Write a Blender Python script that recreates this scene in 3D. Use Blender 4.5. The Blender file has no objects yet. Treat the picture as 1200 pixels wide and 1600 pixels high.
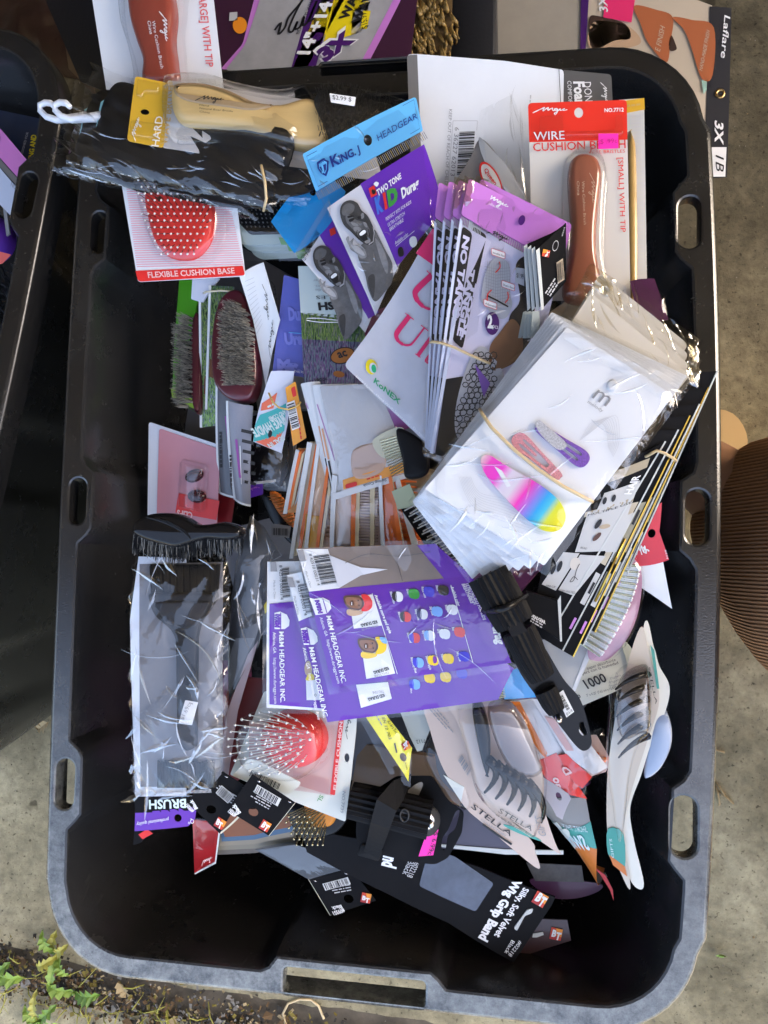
import bpy, math, random
from mathutils import Vector, Matrix, Euler, noise, geometry
SC = bpy.context.scene
COL = SC.collection
rnd = random.Random(11)

# ---------------------------------------------------------------- camera
cam_d = bpy.data.cameras.new('camera')
cam = bpy.data.objects.new('camera', cam_d)
COL.objects.link(cam)
cam.location = (0.0979, -0.0238, 0.9723)
cam.rotation_euler = (0.0511, 0.1340, 0.0264)
cam_d.sensor_fit = 'VERTICAL'
cam_d.sensor_height = 24.0
cam_d.sensor_width = 18.0
cam_d.lens = 24.0 * 1164 / 1600
cam_d.clip_start = 0.02
cam_d.clip_end = 300
SC.camera = cam
CAMP = Vector(cam.location)
CAMR = Euler(cam.rotation_euler, 'XYZ').to_matrix()
CAMI = CAMR.transposed()

# ---------------------------------------------------------------- daylight
SUN_EL, SUN_AZ = math.radians(38), math.radians(50)      # sun behind the garage, to the upper right
world = bpy.data.worlds.new('World')
SC.world = world
world.use_nodes = True
wn = world.node_tree
bg = wn.nodes['Background']
sky = wn.nodes.new('ShaderNodeTexSky')
sky.sky_type = 'NISHITA'
sky.sun_disc = False
sky.sun_elevation = SUN_EL
sky.sun_rotation = SUN_AZ
sky.air_density = 1.0
sky.dust_density = 9.0
sky.ozone_density = 0.3
wn.links.new(sky.outputs[0], bg.inputs[0])
bg.inputs[1].default_value = 0.15
sun_d = bpy.data.lights.new('sun', 'SUN')
sun_d.energy = 3.0
sun_d.angle = math.radians(0.5)
sun_d.color = (1.0, 0.93, 0.82)
sun = bpy.data.objects.new('sun', sun_d)
COL.objects.link(sun)
sdir = Vector((math.sin(SUN_AZ) * math.cos(SUN_EL), math.cos(SUN_AZ) * math.cos(SUN_EL), math.sin(SUN_EL)))
sun.rotation_euler = sdir.to_track_quat('Z', 'Y').to_euler()
sun.location = (3, 3, 5)
vs = SC.view_settings
SC.display_settings.display_device = 'sRGB'
vs.view_transform = 'Standard'
vs.look = 'None'
vs.gamma = 1
vs.use_curve_mapping = False
vs.exposure = 3.02
SC.render.engine = 'CYCLES'
cy = SC.cycles
cy.use_denoising = True
cy.max_bounces = 10
cy.diffuse_bounces = 3
cy.glossy_bounces = 4
cy.transmission_bounces = 6
cy.transparent_max_bounces = 24
cy.caustics_reflective = False
cy.caustics_refractive = False
cy.sample_clamp_indirect = 6

# ---------------------------------------------------------------- helpers
def P(px, py, z):
    d = CAMR @ Vector(((px - 600) / 1164, (800 - py) / 1164, -1))
    return CAMP + d * ((z - CAMP.z) / d.z)

def proj(w):
    c = CAMI @ (w - CAMP)
    return 600 + 1164 * c.x / -c.z, 800 - 1164 * c.y / -c.z

MATS = {}
def M(key, col=(.5, .5, .5), rough=.5, spec=.5, metal=0., var=0., scale=40., bump=0., bscale=300., coat=0., sss=0., trans=0., ior=1.45, stretch=None, alpha=1.):
    """Plain procedural material: base colour with a little noise, bump, gloss."""
    if key in MATS:
        return MATS[key]
    m = bpy.data.materials.new(key)
    m.use_nodes = True
    nt = m.node_tree
    b = nt.nodes['Principled BSDF']
    b.inputs['Base Color'].default_value = (*col, 1)
    b.inputs['Roughness'].default_value = rough
    b.inputs['Metallic'].default_value = metal
    b.inputs['Specular IOR Level'].default_value = spec
    b.inputs['IOR'].default_value = ior
    b.inputs['Coat Weight'].default_value = coat
    b.inputs['Coat Roughness'].default_value = .08
    b.inputs['Transmission Weight'].default_value = trans
    b.inputs['Alpha'].default_value = alpha
    if var or bump:
        tc = nt.nodes.new('ShaderNodeTexCoord')
        src = tc.outputs['Object']
        if stretch:
            mp = nt.nodes.new('ShaderNodeMapping')
            mp.inputs['Scale'].default_value = stretch
            nt.links.new(src, mp.inputs[0]); src = mp.outputs[0]
    if var:
        n = nt.nodes.new('ShaderNodeTexNoise')
        n.inputs['Scale'].default_value = scale
        n.inputs['Detail'].default_value = 6
        n.inputs['Roughness'].default_value = .65
        nt.links.new(src, n.inputs['Vector'])
        r = nt.nodes.new('ShaderNodeMapRange')
        r.inputs[1].default_value = .3; r.inputs[2].default_value = .7
        r.inputs[3].default_value = 1 - var; r.inputs[4].default_value = 1 + var * .6
        nt.links.new(n.outputs[0], r.inputs[0])
        mx = nt.nodes.new('ShaderNodeVectorMath'); mx.operation = 'SCALE'
        mx.inputs[0].default_value = col
        nt.links.new(r.outputs[0], mx.inputs['Scale'])
        nt.links.new(mx.outputs[0], b.inputs['Base Color'])
    if bump:
        n2 = nt.nodes.new('ShaderNodeTexNoise')
        n2.inputs['Scale'].default_value = bscale
        n2.inputs['Detail'].default_value = 4
        nt.links.new(src, n2.inputs['Vector'])
        bp = nt.nodes.new('ShaderNodeBump')
        bp.inputs['Strength'].default_value = bump
        bp.inputs['Distance'].default_value = .002
        nt.links.new(n2.outputs[0], bp.inputs['Height'])
        nt.links.new(bp.outputs[0], b.inputs['Normal'])
    MATS[key] = m
    return m

def film(key='clear_film', tint=(.97, .975, .98), refl=1.1, rough=.05, base=.006, bump=.25, bscale=45, milky=0.):
    """Thin clear plastic: see-through with a Fresnel mirror on top and fine wrinkles."""
    if key in MATS:
        return MATS[key]
    m = bpy.data.materials.new(key); m.use_nodes = True
    nt = m.node_tree; nt.nodes.clear()
    o = nt.nodes.new('ShaderNodeOutputMaterial')
    t = nt.nodes.new('ShaderNodeBsdfTransparent'); t.inputs[0].default_value = (*tint, 1)
    g = nt.nodes.new('ShaderNodeBsdfGlossy'); g.inputs[0].default_value = (1, 1, 1, 1); g.inputs['Roughness'].default_value = rough
    f = nt.nodes.new('ShaderNodeLayerWeight'); f.inputs[0].default_value = .5        # same from both sides
    pw = nt.nodes.new('ShaderNodeMath'); pw.operation = 'POWER'; pw.inputs[1].default_value = 5
    nt.links.new(f.outputs['Facing'], pw.inputs[0])
    ma = nt.nodes.new('ShaderNodeMath'); ma.operation = 'MULTIPLY_ADD'; ma.use_clamp = True
    ma.inputs[1].default_value = .75; ma.inputs[2].default_value = base + .04 * refl
    mix = nt.nodes.new('ShaderNodeMixShader')
    nt.links.new(pw.outputs[0], ma.inputs[0]); nt.links.new(ma.outputs[0], mix.inputs[0])
    first = t.outputs[0]
    if milky:
        d = nt.nodes.new('ShaderNodeBsdfDiffuse'); d.inputs[0].default_value = (.85, .86, .88, 1)
        m2 = nt.nodes.new('ShaderNodeMixShader'); m2.inputs[0].default_value = milky
        nt.links.new(t.outputs[0], m2.inputs[1]); nt.links.new(d.outputs[0], m2.inputs[2]); first = m2.outputs[0]
    nt.links.new(first, mix.inputs[1]); nt.links.new(g.outputs[0], mix.inputs[2]); nt.links.new(mix.outputs[0], o.inputs[0])
    tc = nt.nodes.new('ShaderNodeTexCoord')
    n = nt.nodes.new('ShaderNodeTexNoise'); n.inputs['Scale'].default_value = bscale; n.inputs['Detail'].default_value = 3; n.inputs['Distortion'].default_value = .8
    nt.links.new(tc.outputs['Object'], n.inputs['Vector'])
    bp = nt.nodes.new('ShaderNodeBump'); bp.inputs['Strength'].default_value = bump; bp.inputs['Distance'].default_value = .004
    nt.links.new(n.outputs[0], bp.inputs['Height'])
    nt.links.new(bp.outputs[0], g.inputs['Normal']); nt.links.new(bp.outputs[0], f.inputs['Normal'])
    MATS[key] = m
    return m

def ramp_mat(key, stops, axis, lo, hi, rough=.4, coat=0.):
    """Printed gradient along a world axis (object space) between lo and hi."""
    m = bpy.data.materials.new(key); m.use_nodes = True
    nt = m.node_tree; b = nt.nodes['Principled BSDF']
    b.inputs['Roughness'].default_value = rough; b.inputs['Coat Weight'].default_value = coat
    tc = nt.nodes.new('ShaderNodeTexCoord')
    dt = nt.nodes.new('ShaderNodeVectorMath'); dt.operation = 'DOT_PRODUCT'; dt.inputs[1].default_value = axis
    nt.links.new(tc.outputs['Object'], dt.inputs[0])
    mr = nt.nodes.new('ShaderNodeMapRange'); mr.inputs[1].default_value = lo; mr.inputs[2].default_value = hi
    nt.links.new(dt.outputs['Value'], mr.inputs[0])
    cr = nt.nodes.new('ShaderNodeValToRGB')
    e = cr.color_ramp.elements
    while len(e) < len(stops): e.new(.5)
    for i, (p, c) in enumerate(stops):
        e[i].position = p; e[i].color = (*c, 1)
    nt.links.new(mr.outputs[0], cr.inputs[0]); nt.links.new(cr.outputs[0], b.inputs['Base Color'])
    return m

class Thing:
    """One top-level Empty; its parts are meshes parented to it."""
    def __init__(s, name, label, cat, loc, group=None):
        o = bpy.data.objects.new(name, None)
        COL.objects.link(o)
        o.empty_display_size = .01
        o.location = loc; o['label'] = label; o['category'] = cat
        if group: o['group'] = group
        s.o = o; s.loc = Vector(loc); s.parts = []
    def mesh(s, name, vs, fs, mats, idx=None, smooth=False, parent=None, kind=None, label=None):
        o = raw_mesh(name, [v - s.loc for v in vs], fs, mats, idx, smooth)
        o.parent = parent or s.o
        if parent is None: s.parts.append(o)
        if kind: o['kind'] = kind
        if label: o['label'] = label
        return o

def raw_mesh(name, vs, fs, mats, idx=None, smooth=False):
    me = bpy.data.meshes.new(name)
    me.from_pydata([tuple(v) for v in vs], [], fs)
    if not isinstance(mats, (list, tuple)): mats = [mats]
    for m in mats: me.materials.append(m)
    if idx: me.polygons.foreach_set('material_index', idx)
    if smooth: me.polygons.foreach_set('use_smooth', [True] * len(me.polygons))
    me.update()
    o = bpy.data.objects.new(name, me)
    COL.objects.link(o)
    return o

def structure(name, vs, fs, mat, smooth=False):
    o = raw_mesh(name, vs, fs, mat, None, smooth); o['kind'] = 'structure'
    return o

# --- 2-D outlines (photo units)
def pairs(l): return [(l[i], l[i + 1]) for i in range(0, len(l), 2)]
def tr(l, k, ox, oy): return [(ox + x / k, oy + y / k) for x, y in pairs(l)]
def ell(cx, cy, rx, ry, rot=0, n=24):
    c, s = math.cos(math.radians(rot)), math.sin(math.radians(rot))
    return [(cx + rx * math.cos(a) * c - ry * math.sin(a) * s, cy + rx * math.cos(a) * s + ry * math.sin(a) * c) for a in (2 * math.pi * i / n for i in range(n))]
def spl(pts, n=6, closed=True):
    pts = pts if isinstance(pts[0], tuple) else pairs(pts)
    out = []; N = len(pts)
    for i in range(N if closed else N - 1):
        if closed: p0, p1, p2, p3 = pts[i - 1], pts[i], pts[(i + 1) % N], pts[(i + 2) % N]
        else: p0, p1, p2, p3 = pts[max(i - 1, 0)], pts[i], pts[i + 1], pts[min(i + 2, N - 1)]
        for k in range(n):
            t = k / n
            out.append(tuple(.5 * (2 * b + (c - a) * t + (2 * a - 5 * b + 4 * c - d) * t * t + (3 * b - a - 3 * c + d) * t ** 3) for a, b, c, d in zip(p0, p1, p2, p3)))
    if not closed: out.append(pts[-1])
    return out
def rpoly(pts, r, n=4):
    """polygon with rounded corners; r one radius or one per corner"""
    pts = pts if isinstance(pts[0], tuple) else pairs(pts)
    N = len(pts); out = []
    for i in range(N):
        ri = r[i] if isinstance(r, (list, tuple)) else r
        p, a, b = Vector(pts[i]), Vector(pts[i - 1]), Vector(pts[(i + 1) % N])
        if ri <= 0: out.append(tuple(p)); continue
        da, db = (a - p), (b - p)
        ri = min(ri, da.length * .45, db.length * .45)
        s, e = p + da.normalized() * ri, p + db.normalized() * ri
        for k in range(n + 1):
            t = k / n
            out.append(tuple(s * (1 - t) ** 2 + p * 2 * t * (1 - t) + e * t * t))
    return out
def inpoly(p, poly):
    x, y = p; c = False; j = len(poly) - 1
    for i in range(len(poly)):
        xi, yi = poly[i]; xj, yj = poly[j]
        if (yi > y) != (yj > y) and x < (xj - xi) * (y - yi) / (yj - yi) + xi: c = not c
        j = i
    return c
def densify(poly, sp):
    out = []
    for i, a in enumerate(poly):
        b = poly[(i + 1) % len(poly)]
        d = math.hypot(b[0] - a[0], b[1] - a[1]); n = max(1, int(d / sp))
        out += [(a[0] + (b[0] - a[0]) * k / n, a[1] + (b[1] - a[1]) * k / n) for k in range(n)]
    return out
def cdt(poly, holes, sp):
    """triangulate an outline with holes, with inner points every sp"""
    ex = max(max(p[0] for p in poly) - min(p[0] for p in poly), max(p[1] for p in poly) - min(p[1] for p in poly))
    if ex > 3000: raise ValueError('outline runs off its sheet')
    sp = max(sp, ex / 60)
    loops = [densify(poly, sp)] + [densify(h, sp) for h in holes]
    pts, ed, lidx = [], [], []
    for lp in loops:
        b = len(pts); pts += lp; n = len(lp)
        ed += [(b + k, b + (k + 1) % n) for k in range(n)]
        lidx.append(list(range(b, b + n)))
    nb = len(pts)
    x0, x1 = min(p[0] for p in poly), max(p[0] for p in poly)
    y0, y1 = min(p[1] for p in poly), max(p[1] for p in poly)
    y = y0 + sp * .5; r = 0
    while y < y1:
        x = x0 + sp * (.5 + .5 * (r % 2))
        while x < x1:
            if inpoly((x, y), poly) and not any(inpoly((x, y), h) for h in holes): pts.append((x, y))
            x += sp
        y += sp; r += 1
    v, e, f, ov, oe, of = geometry.delaunay_2d_cdt([Vector(p) for p in pts], ed, [], 0, 1e-5)
    vv = [(p.x, p.y) for p in v]
    keep = []
    for t in f:
        c = (sum(vv[i][0] for i in t) / len(t), sum(vv[i][1] for i in t) / len(t))
        if inpoly(c, poly) and not any(inpoly(c, h) for h in holes):
            a = sum(vv[t[i]][0] * vv[t[(i + 1) % len(t)]][1] - vv[t[(i + 1) % len(t)]][0] * vv[t[i]][1] for i in range(len(t)))
            keep.append(list(t) if a > 0 else list(reversed(t)))
    return vv, keep, loops

_glyph = {}
def glyphs(s, bold=0., shear=0.):
    k = (s, bold, shear)
    if k not in _glyph:
        c = bpy.data.curves.new('lettering', 'FONT')
        c.body = s; c.resolution_u = 2; c.fill_mode = 'FRONT'; c.offset = bold; c.shear = shear
        o = bpy.data.objects.new('lettering', c)
        m = o.to_mesh()
        v = [(p.co.x, p.co.y) for p in m.vertices]; f = [tuple(p.vertices) for p in m.polygons]
        o.to_mesh_clear(); bpy.data.objects.remove(o); bpy.data.curves.remove(c)
        x0, x1 = (min(p[0] for p in v), max(p[0] for p in v)) if v else (0, 1)
        _glyph[k] = ([(x - x0, y) for x, y in v], f, x1 - x0)
    return _glyph[k]
CAP = .69

class Sheet:
    """A bilinear patch through four photo points at given heights. Everything on it (outline, print,
    relief) is laid out in its own plane units, then mapped into the world with a height h (mm)."""
    def __init__(s, q, z, bow=(0, 0), wave=0., seed=0., twist=None):
        s.q = pairs(q)
        zs = z if isinstance(z, (list, tuple)) else [z] * 4
        s.c = [P(x, y, h) for (x, y), h in zip(s.q, zs)]
        d = lambda i, j: math.hypot(s.q[i][0] - s.q[j][0], s.q[i][1] - s.q[j][1])
        s.W = (d(0, 1) + d(3, 2)) / 2; s.H = (d(0, 3) + d(1, 2)) / 2
        n = (s.c[1] - s.c[0] + s.c[2] - s.c[3]).cross(s.c[3] - s.c[0] + s.c[2] - s.c[1]).normalized()
        mid = sum(s.c, Vector()) / 4
        s.flip = n.dot(CAMP - mid) < 0
        s.n = -n if s.flip else n
        s.bow = bow; s.wave = wave; s.seed = seed; s.mid = mid
        s.mm = ((s.c[1] - s.c[0]).length + (s.c[2] - s.c[3]).length) / 2 * 1000 / s.W      # mm per unit
    def f(s, x, y, h=0.):
        u, v = x / s.W, y / s.H
        p = s.c[0] * ((1 - u) * (1 - v)) + s.c[1] * (u * (1 - v)) + s.c[2] * (u * v) + s.c[3] * ((1 - u) * v)
        h += s.bow[0] * 4 * u * (1 - u) + s.bow[1] * 4 * v * (1 - v)
        if s.wave: h += s.wave * noise.noise((u * 2.2 + s.seed, v * 2.2 * s.H / s.W, s.seed * 3.1))
        return p + s.n * (h * .001)
    def at(s, px, py):
        """photo point -> plane point"""
        a, b = s.q[0], s.q[1]; d = s.q[3]
        ex, ey = (b[0] - a[0], b[1] - a[1]), (d[0] - a[0], d[1] - a[1])
        det = ex[0] * ey[1] - ex[1] * ey[0]; rx, ry = px - a[0], py - a[1]
        x = (rx * ey[1] - ry * ey[0]) / det * s.W; y = (ex[0] * ry - ex[1] * rx) / det * s.H
        for _ in range(9):
            p = proj(s.f(x, y)); gx = proj(s.f(x + .5, y)); gy = proj(s.f(x, y + .5))
            a1, b1, a2, b2 = (gx[0] - p[0]) * 2, (gy[0] - p[0]) * 2, (gx[1] - p[1]) * 2, (gy[1] - p[1]) * 2
            dt = a1 * b2 - b1 * a2
            if abs(dt) < 1e-9: break
            ex_, ey_ = px - p[0], py - p[1]
            sx, sy = (ex_ * b2 - ey_ * b1) / dt, (a1 * ey_ - a2 * ex_) / dt; l = math.hypot(sx, sy) / (s.W + s.H)
            k = 1 if l < .4 else .4 / l
            x += sx * k; y += sy * k
        return x, y
    def L(s, pts):
        pts = pts if isinstance(pts[0], (tuple, list)) else pairs(pts)
        return [s.at(*p) for p in pts]
    def rect(s, r=0, m=0):
        return rpoly([(-m, -m), (s.W + m, -m), (s.W + m, s.H + m), (-m, s.H + m)], r)
    def sp(s):
        tw = (s.c[0] - s.c[1] + s.c[2] - s.c[3]).length
        return max(3., min(s.W, s.H) / (10 if tw > .004 or s.wave else 8 if (s.bow[0] or s.bow[1]) else 4), max(s.W, s.H) / (36 if tw > .004 else 22))

def panel(T, S, mat, outline=None, r=5, holes=(), th=.4, h=0., name='card', px=True, parent=None, label=None, sp=None):
    """flat piece with real thickness; outline/holes in photo points"""
    poly = S.rect(r) if outline is None else (S.L(outline) if px else outline)
    hs = [S.L(k) if px else k for k in holes]
    if sum(poly[i - 1][0] * poly[i][1] - poly[i][0] * poly[i - 1][1] for i in range(len(poly))) < 0: poly = poly[::-1]
    vv, tri, loops = cdt(poly, hs, sp or S.sp())
    V = [S.f(x, y, h + th) for x, y in vv]
    fl = (lambda t: t) if not S.flip else (lambda t: list(reversed(t)))
    F = [fl(t) for t in tri]
    b = len(V); V += [S.f(x, y, h) for x, y in vv]
    F += [[b + i for i in reversed(t)] for t in F[:]]
    for lp in loops:
        b = len(V); n = len(lp)
        V += [S.f(x, y, h + th) for x, y in lp] + [S.f(x, y, h) for x, y in lp]
        F += [[b + k, b + n + k, b + n + (k + 1) % n, b + (k + 1) % n] for k in range(n)]
    return T.mesh(name, V, F, mat, parent=parent, label=label)

class Print:
    """flat ink on a sheet: lettering, bars, pictures"""
    def __init__(s, T, S, h=.4):
        s.T, s.S, s.h = T, S, h; s.v = []; s.f_ = []; s.i = []; s.m = []
    def mi(s, m):
        if m not in s.m: s.m.append(m)
        return s.m.index(m)
    def add(s, pts2, faces, m, lay=1):
        b = len(s.v); k = s.mi(m); h = s.h + .25 + .28 * lay
        s.v += [s.S.f(x, y, h) for x, y in pts2]
        s.f_ += [[b + i for i in f] for f in faces]; s.i += [k] * len(faces)
    def poly(s, pts, m, lay=1, px=True, holes=()):
        q = s.S.L(pts) if px else (pts if isinstance(pts[0], tuple) else pairs(pts))
        sp = max(s.S.sp(), 5)
        vv, tri, _ = cdt(q, [s.S.L(k) if px else k for k in holes], sp)
        s.add(vv, tri, m, lay); return s
    def line(s, pts, w, m, lay=1, closed=False, px=True):
        q = s.S.L(pts) if px else (pts if isinstance(pts[0], tuple) else pairs(pts))
        n = len(q); ws = w if isinstance(w, (list, tuple)) else None
        L_, R_ = [], []
        for i in range(n):
            a = q[i - 1] if (i or closed) else q[0]; c = q[(i + 1) % n] if (i < n - 1 or closed) else q[-1]
            dx, dy = c[0] - a[0], c[1] - a[1]; l = math.hypot(dx, dy) or 1
            k = (ws[min(i, len(ws) - 1)] if ws else w) / 2
            L_.append((q[i][0] - dy / l * k, q[i][1] + dx / l * k)); R_.append((q[i][0] + dy / l * k, q[i][1] - dx / l * k))
        fs = [[i, (i + 1) % n, n + (i + 1) % n, n + i] for i in range(n if closed else n - 1)]
        s.add(L_ + R_, fs, m, lay); return s
    def t(s, txt, x0, y0, x1, y1, h, m, lay=2, bold=0., shear=0.):
        """lettering whose base line runs from one photo point to another; h = capital height"""
        g, f, w = glyphs(txt, bold, shear)
        a, b = s.S.at(x0, y0), s.S.at(x1, y1)
        dx, dy = b[0] - a[0], b[1] - a[1]; l = math.hypot(dx, dy)
        pl = math.hypot(x1 - x0, y1 - y0)
        ux, uy = dx / l, dy / l; k = l / w; kh = h * (l / pl) / CAP
        sg = -1 if s.S.flip else 1
        if s.S.flip: nx, ny = -uy, ux
        else: nx, ny = uy, -ux
        # reading "up" is to the left of the base line as seen in the photo
        p = s.S.at((x0 + x1) / 2 + (y1 - y0) / pl * 2, (y0 + y1) / 2 - (x1 - x0) / pl * 2)
        mx, my = p[0] - (a[0] + b[0]) / 2, p[1] - (a[1] + b[1]) / 2
        if nx * mx + ny * my < 0: nx, ny = -nx, -ny
        s.add([(a[0] + ux * x * k + nx * y * kh, a[1] + uy * x * k + ny * y * kh) for x, y in g], f, m, lay); return s
    def bars(s, x0, y0, x1, y1, hx, hy, m, n=26, lay=2, fill=None, seed=1):
        """barcode: along (x0,y0)-(x1,y1), bars reach by (hx,hy)"""
        r = random.Random(seed)
        if fill: s.poly([(x0 - (x1 - x0) * .06 - hx * .08, y0 - (y1 - y0) * .06 - hy * .08), (x1 + (x1 - x0) * .06 - hx * .08, y1 + (y1 - y0) * .06 - hy * .08), (x1 + (x1 - x0) * .06 + hx * 1.1, y1 + (y1 - y0) * .06 + hy * 1.1), (x0 - (x1 - x0) * .06 + hx * 1.1, y0 - (y1 - y0) * .06 + hy * 1.1)], fill, lay)
        t = 0.
        ws = [r.choice((1, 1, 2, 3)) for _ in range(n * 2)]; tot = sum(ws); t = 0
        for k in range(n):
            a, b = t / tot, (t + ws[2 * k]) / tot; t += ws[2 * k] + ws[2 * k + 1]
            q = s.S.L([(x0 + (x1 - x0) * a, y0 + (y1 - y0) * a), (x0 + (x1 - x0) * b, y0 + (y1 - y0) * b), (x0 + (x1 - x0) * b + hx, y0 + (y1 - y0) * b + hy), (x0 + (x1 - x0) * a + hx, y0 + (y1 - y0) * a + hy)])
            s.add(q, [[0, 1, 2, 3]], m, lay + 1)
        return s
    def small(s, x0, y0, x1, y1, h, m, rows, gap, seed=3, lay=2):
        """rows of print too small to read: short dashes of ink"""
        r = random.Random(seed); l = math.hypot(x1 - x0, y1 - y0); ux, uy = (x1 - x0) / l, (y1 - y0) / l
        nx, ny = -uy, ux
        for k in range(rows):
            t = 0; e = l * r.uniform(.6, 1)
            while t < e:
                w = r.uniform(2, 9)
                x, y = x0 + ux * t + nx * gap * k, y0 + uy * t + ny * gap * k
                s.add(s.S.L([(x, y), (x + ux * w, y + uy * w), (x + ux * w - nx * h, y + uy * w - ny * h), (x - nx * h, y - ny * h)]), [[0, 1, 2, 3]], m, lay)
                t += w + 1.6
        return s
    def build(s, name='printed_lettering', parent=None):
        fs = []
        for f in s.f_:
            a, b, c = s.v[f[0]], s.v[f[1]], s.v[f[2]]
            fs.append(f if (b - a).cross(c - a).dot(s.S.n) >= 0 else list(reversed(f)))
        if parent is None and name.split('_')[0] in ('price', 'header', 'handle', 'heat', 'oval', 'ribbed'):     # print that sits on one named part
            pre = {'heat': 'clear_bag', 'oval': 'pale_strip', 'ribbed': 'card'}.get(name.split('_')[0], name.split('_')[0])
            parent = next((c for c in reversed(s.T.parts) if c.name.startswith(pre)), None)
        return s.T.mesh(name, s.v, fs, s.m, s.i, parent=parent)

def sheet_film(T, S, mat, h=1.2, amp=1.2, m=3, res=4.5, name='clear_bag', sc=3.0, seed=0., outline=None, edge=.2, parent=None, sharp=1.):
    """crumpled clear film lying over a sheet; pinned down towards the rim"""
    x0, y0, x1, y1 = -m, -m, S.W + m, S.H + m
    nx, ny = max(4, int((x1 - x0) / res)), max(4, int((y1 - y0) / res))
    V = []
    for j in range(ny + 1):
        for i in range(nx + 1):
            u, v = i / nx, j / ny
            x, y = x0 + (x1 - x0) * u, y0 + (y1 - y0) * v
            e = min(1, min(u, 1 - u, v * S.H / S.W, (1 - v) * S.H / S.W) / .12)
            p = (x / 100 * sc + seed, y / 100 * sc, seed * 1.7)
            c = 1 - abs(noise.noise(p)) * 2.2
            c += .5 * (1 - abs(noise.noise((p[0] * 2.3 + 5, p[1] * 1.6, 3.))) * 2.2) * sharp
            V.append(S.f(x, y, edge + (h - edge) * e + amp * c * (.35 + .65 * e)))
    F = [[j * (nx + 1) + i, j * (nx + 1) + i + 1, (j + 1) * (nx + 1) + i + 1, (j + 1) * (nx + 1) + i] for j in range(ny) for i in range(nx)]
    if outline:
        o = S.L(outline); keep = []
        for f in F:
            j, i = divmod(f[0], nx + 1)
            c = (x0 + (x1 - x0) * (i + .5) / nx, y0 + (y1 - y0) * (j + .5) / ny)
            if inpoly(c, o): keep.append(f)
        F = keep
    if not S.flip: pass
    else: F = [list(reversed(f)) for f in F]
    return T.mesh(name, V, F, mat, smooth=True, parent=parent)

def facet_film(T, S, mat, h=1.2, amp=1.6, m=3, cell=13, stretch=(1., 1.), ang=0., name='clear_bag', seed=1, outline=None, holes=(), edge=.3, parent=None, smooth=True):
    """crinkled stiff film: flat facets between sharp creases, pinned at the rim"""
    r = random.Random(seed)
    o = S.L(outline) if outline else [(-m, -m), (S.W + m, -m), (S.W + m, S.H + m), (-m, S.H + m)]
    if sum(o[i - 1][0] * o[i][1] - o[i][0] * o[i - 1][1] for i in range(len(o))) < 0: o = o[::-1]
    ca, sa = math.cos(math.radians(ang)), math.sin(math.radians(ang))
    fw = lambda p: ((p[0] * ca + p[1] * sa) / stretch[0], (-p[0] * sa + p[1] * ca) / stretch[1])
    bk = lambda p: (p[0] * stretch[0] * ca - p[1] * stretch[1] * sa, p[0] * stretch[0] * sa + p[1] * stretch[1] * ca)
    q = densify([fw(p) for p in densify(o, cell)], cell)
    pts = list(q); n = len(q)
    x0, x1 = min(p[0] for p in q), max(p[0] for p in q); y0, y1 = min(p[1] for p in q), max(p[1] for p in q)
    y = y0
    while y < y1:
        x = x0
        while x < x1:
            p = (x + r.uniform(-.48, .48) * cell, y + r.uniform(-.48, .48) * cell)
            if inpoly(p, q) and r.random() > .12: pts.append(p)
            x += cell
        y += cell
    v, e, f, _, _, _ = geometry.delaunay_2d_cdt([Vector(p) for p in pts], [(i, (i + 1) % n) for i in range(n)], [], 0, 1e-5)
    V, F = [], []
    for i, p in enumerate(v):
        x, y = bk((p.x, p.y))
        on = min(abs(p.x - a[0]) + abs(p.y - a[1]) for a in q) < .01
        V.append(S.f(x, y, edge + r.uniform(0, .3) * amp * .4 if on else h + r.uniform(-.5, .5) * amp * (1.6 if r.random() < .2 else 1)))
    for t in f:
        c = (sum(v[i].x for i in t) / 3, sum(v[i].y for i in t) / 3)
        if inpoly(c, q):
            a, b, d = (V[i] for i in t)
            F.append(list(t) if (b - a).cross(d - a).dot(S.n) > 0 else list(reversed(t)))
    return T.mesh(name, V, F, mat, smooth=smooth, parent=parent)

def creases(T, S, area, n, h, seed, ang=0., spread=40., lo=14, hi=60, wmax=7., mat=None):
    """sharp little folds standing up in a clear bag: low tent-shaped ridges of extra shiny film, added for glints"""
    r = random.Random(seed); o = S.L(area); V, F = [], []
    x0, x1 = min(p[0] for p in o), max(p[0] for p in o); y0, y1 = min(p[1] for p in o), max(p[1] for p in o)
    k = 0
    while k < n:
        x, y = r.uniform(x0, x1), r.uniform(y0, y1)
        if not inpoly((x, y), o): continue
        k += 1
        a = math.radians(ang + r.gauss(0, spread)); l = r.uniform(lo, hi) * r.uniform(.5, 1); w = r.uniform(1.4, wmax) / 2; bend = r.uniform(-.5, .5); hh = w * S.mm * r.uniform(.25, .55); b = len(V); m = 7
        for i in range(m + 1):
            t = i / m - .5; aa = a + bend * t
            px, py = x + math.cos(aa) * t * l, y + math.sin(aa) * t * l; q = (1 - (2 * t) ** 2) * (1 + .3 * math.sin(9 * t + k))
            nx, ny = -math.sin(aa) * w * q, math.cos(aa) * w * q
            V += [S.f(px - nx, py - ny, h), S.f(px + nx * .15, py + ny * .15, h + hh * q), S.f(px + nx, py + ny, h)]
        for i in range(m):
            c = b + i * 3; F += [[c, c + 3, c + 4, c + 1], [c + 1, c + 4, c + 5, c + 2]]
    if S.flip: F = [f[::-1] for f in F]
    return T.mesh('bag_folds', V, F, mat or CREASE, kind='stuff')

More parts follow.
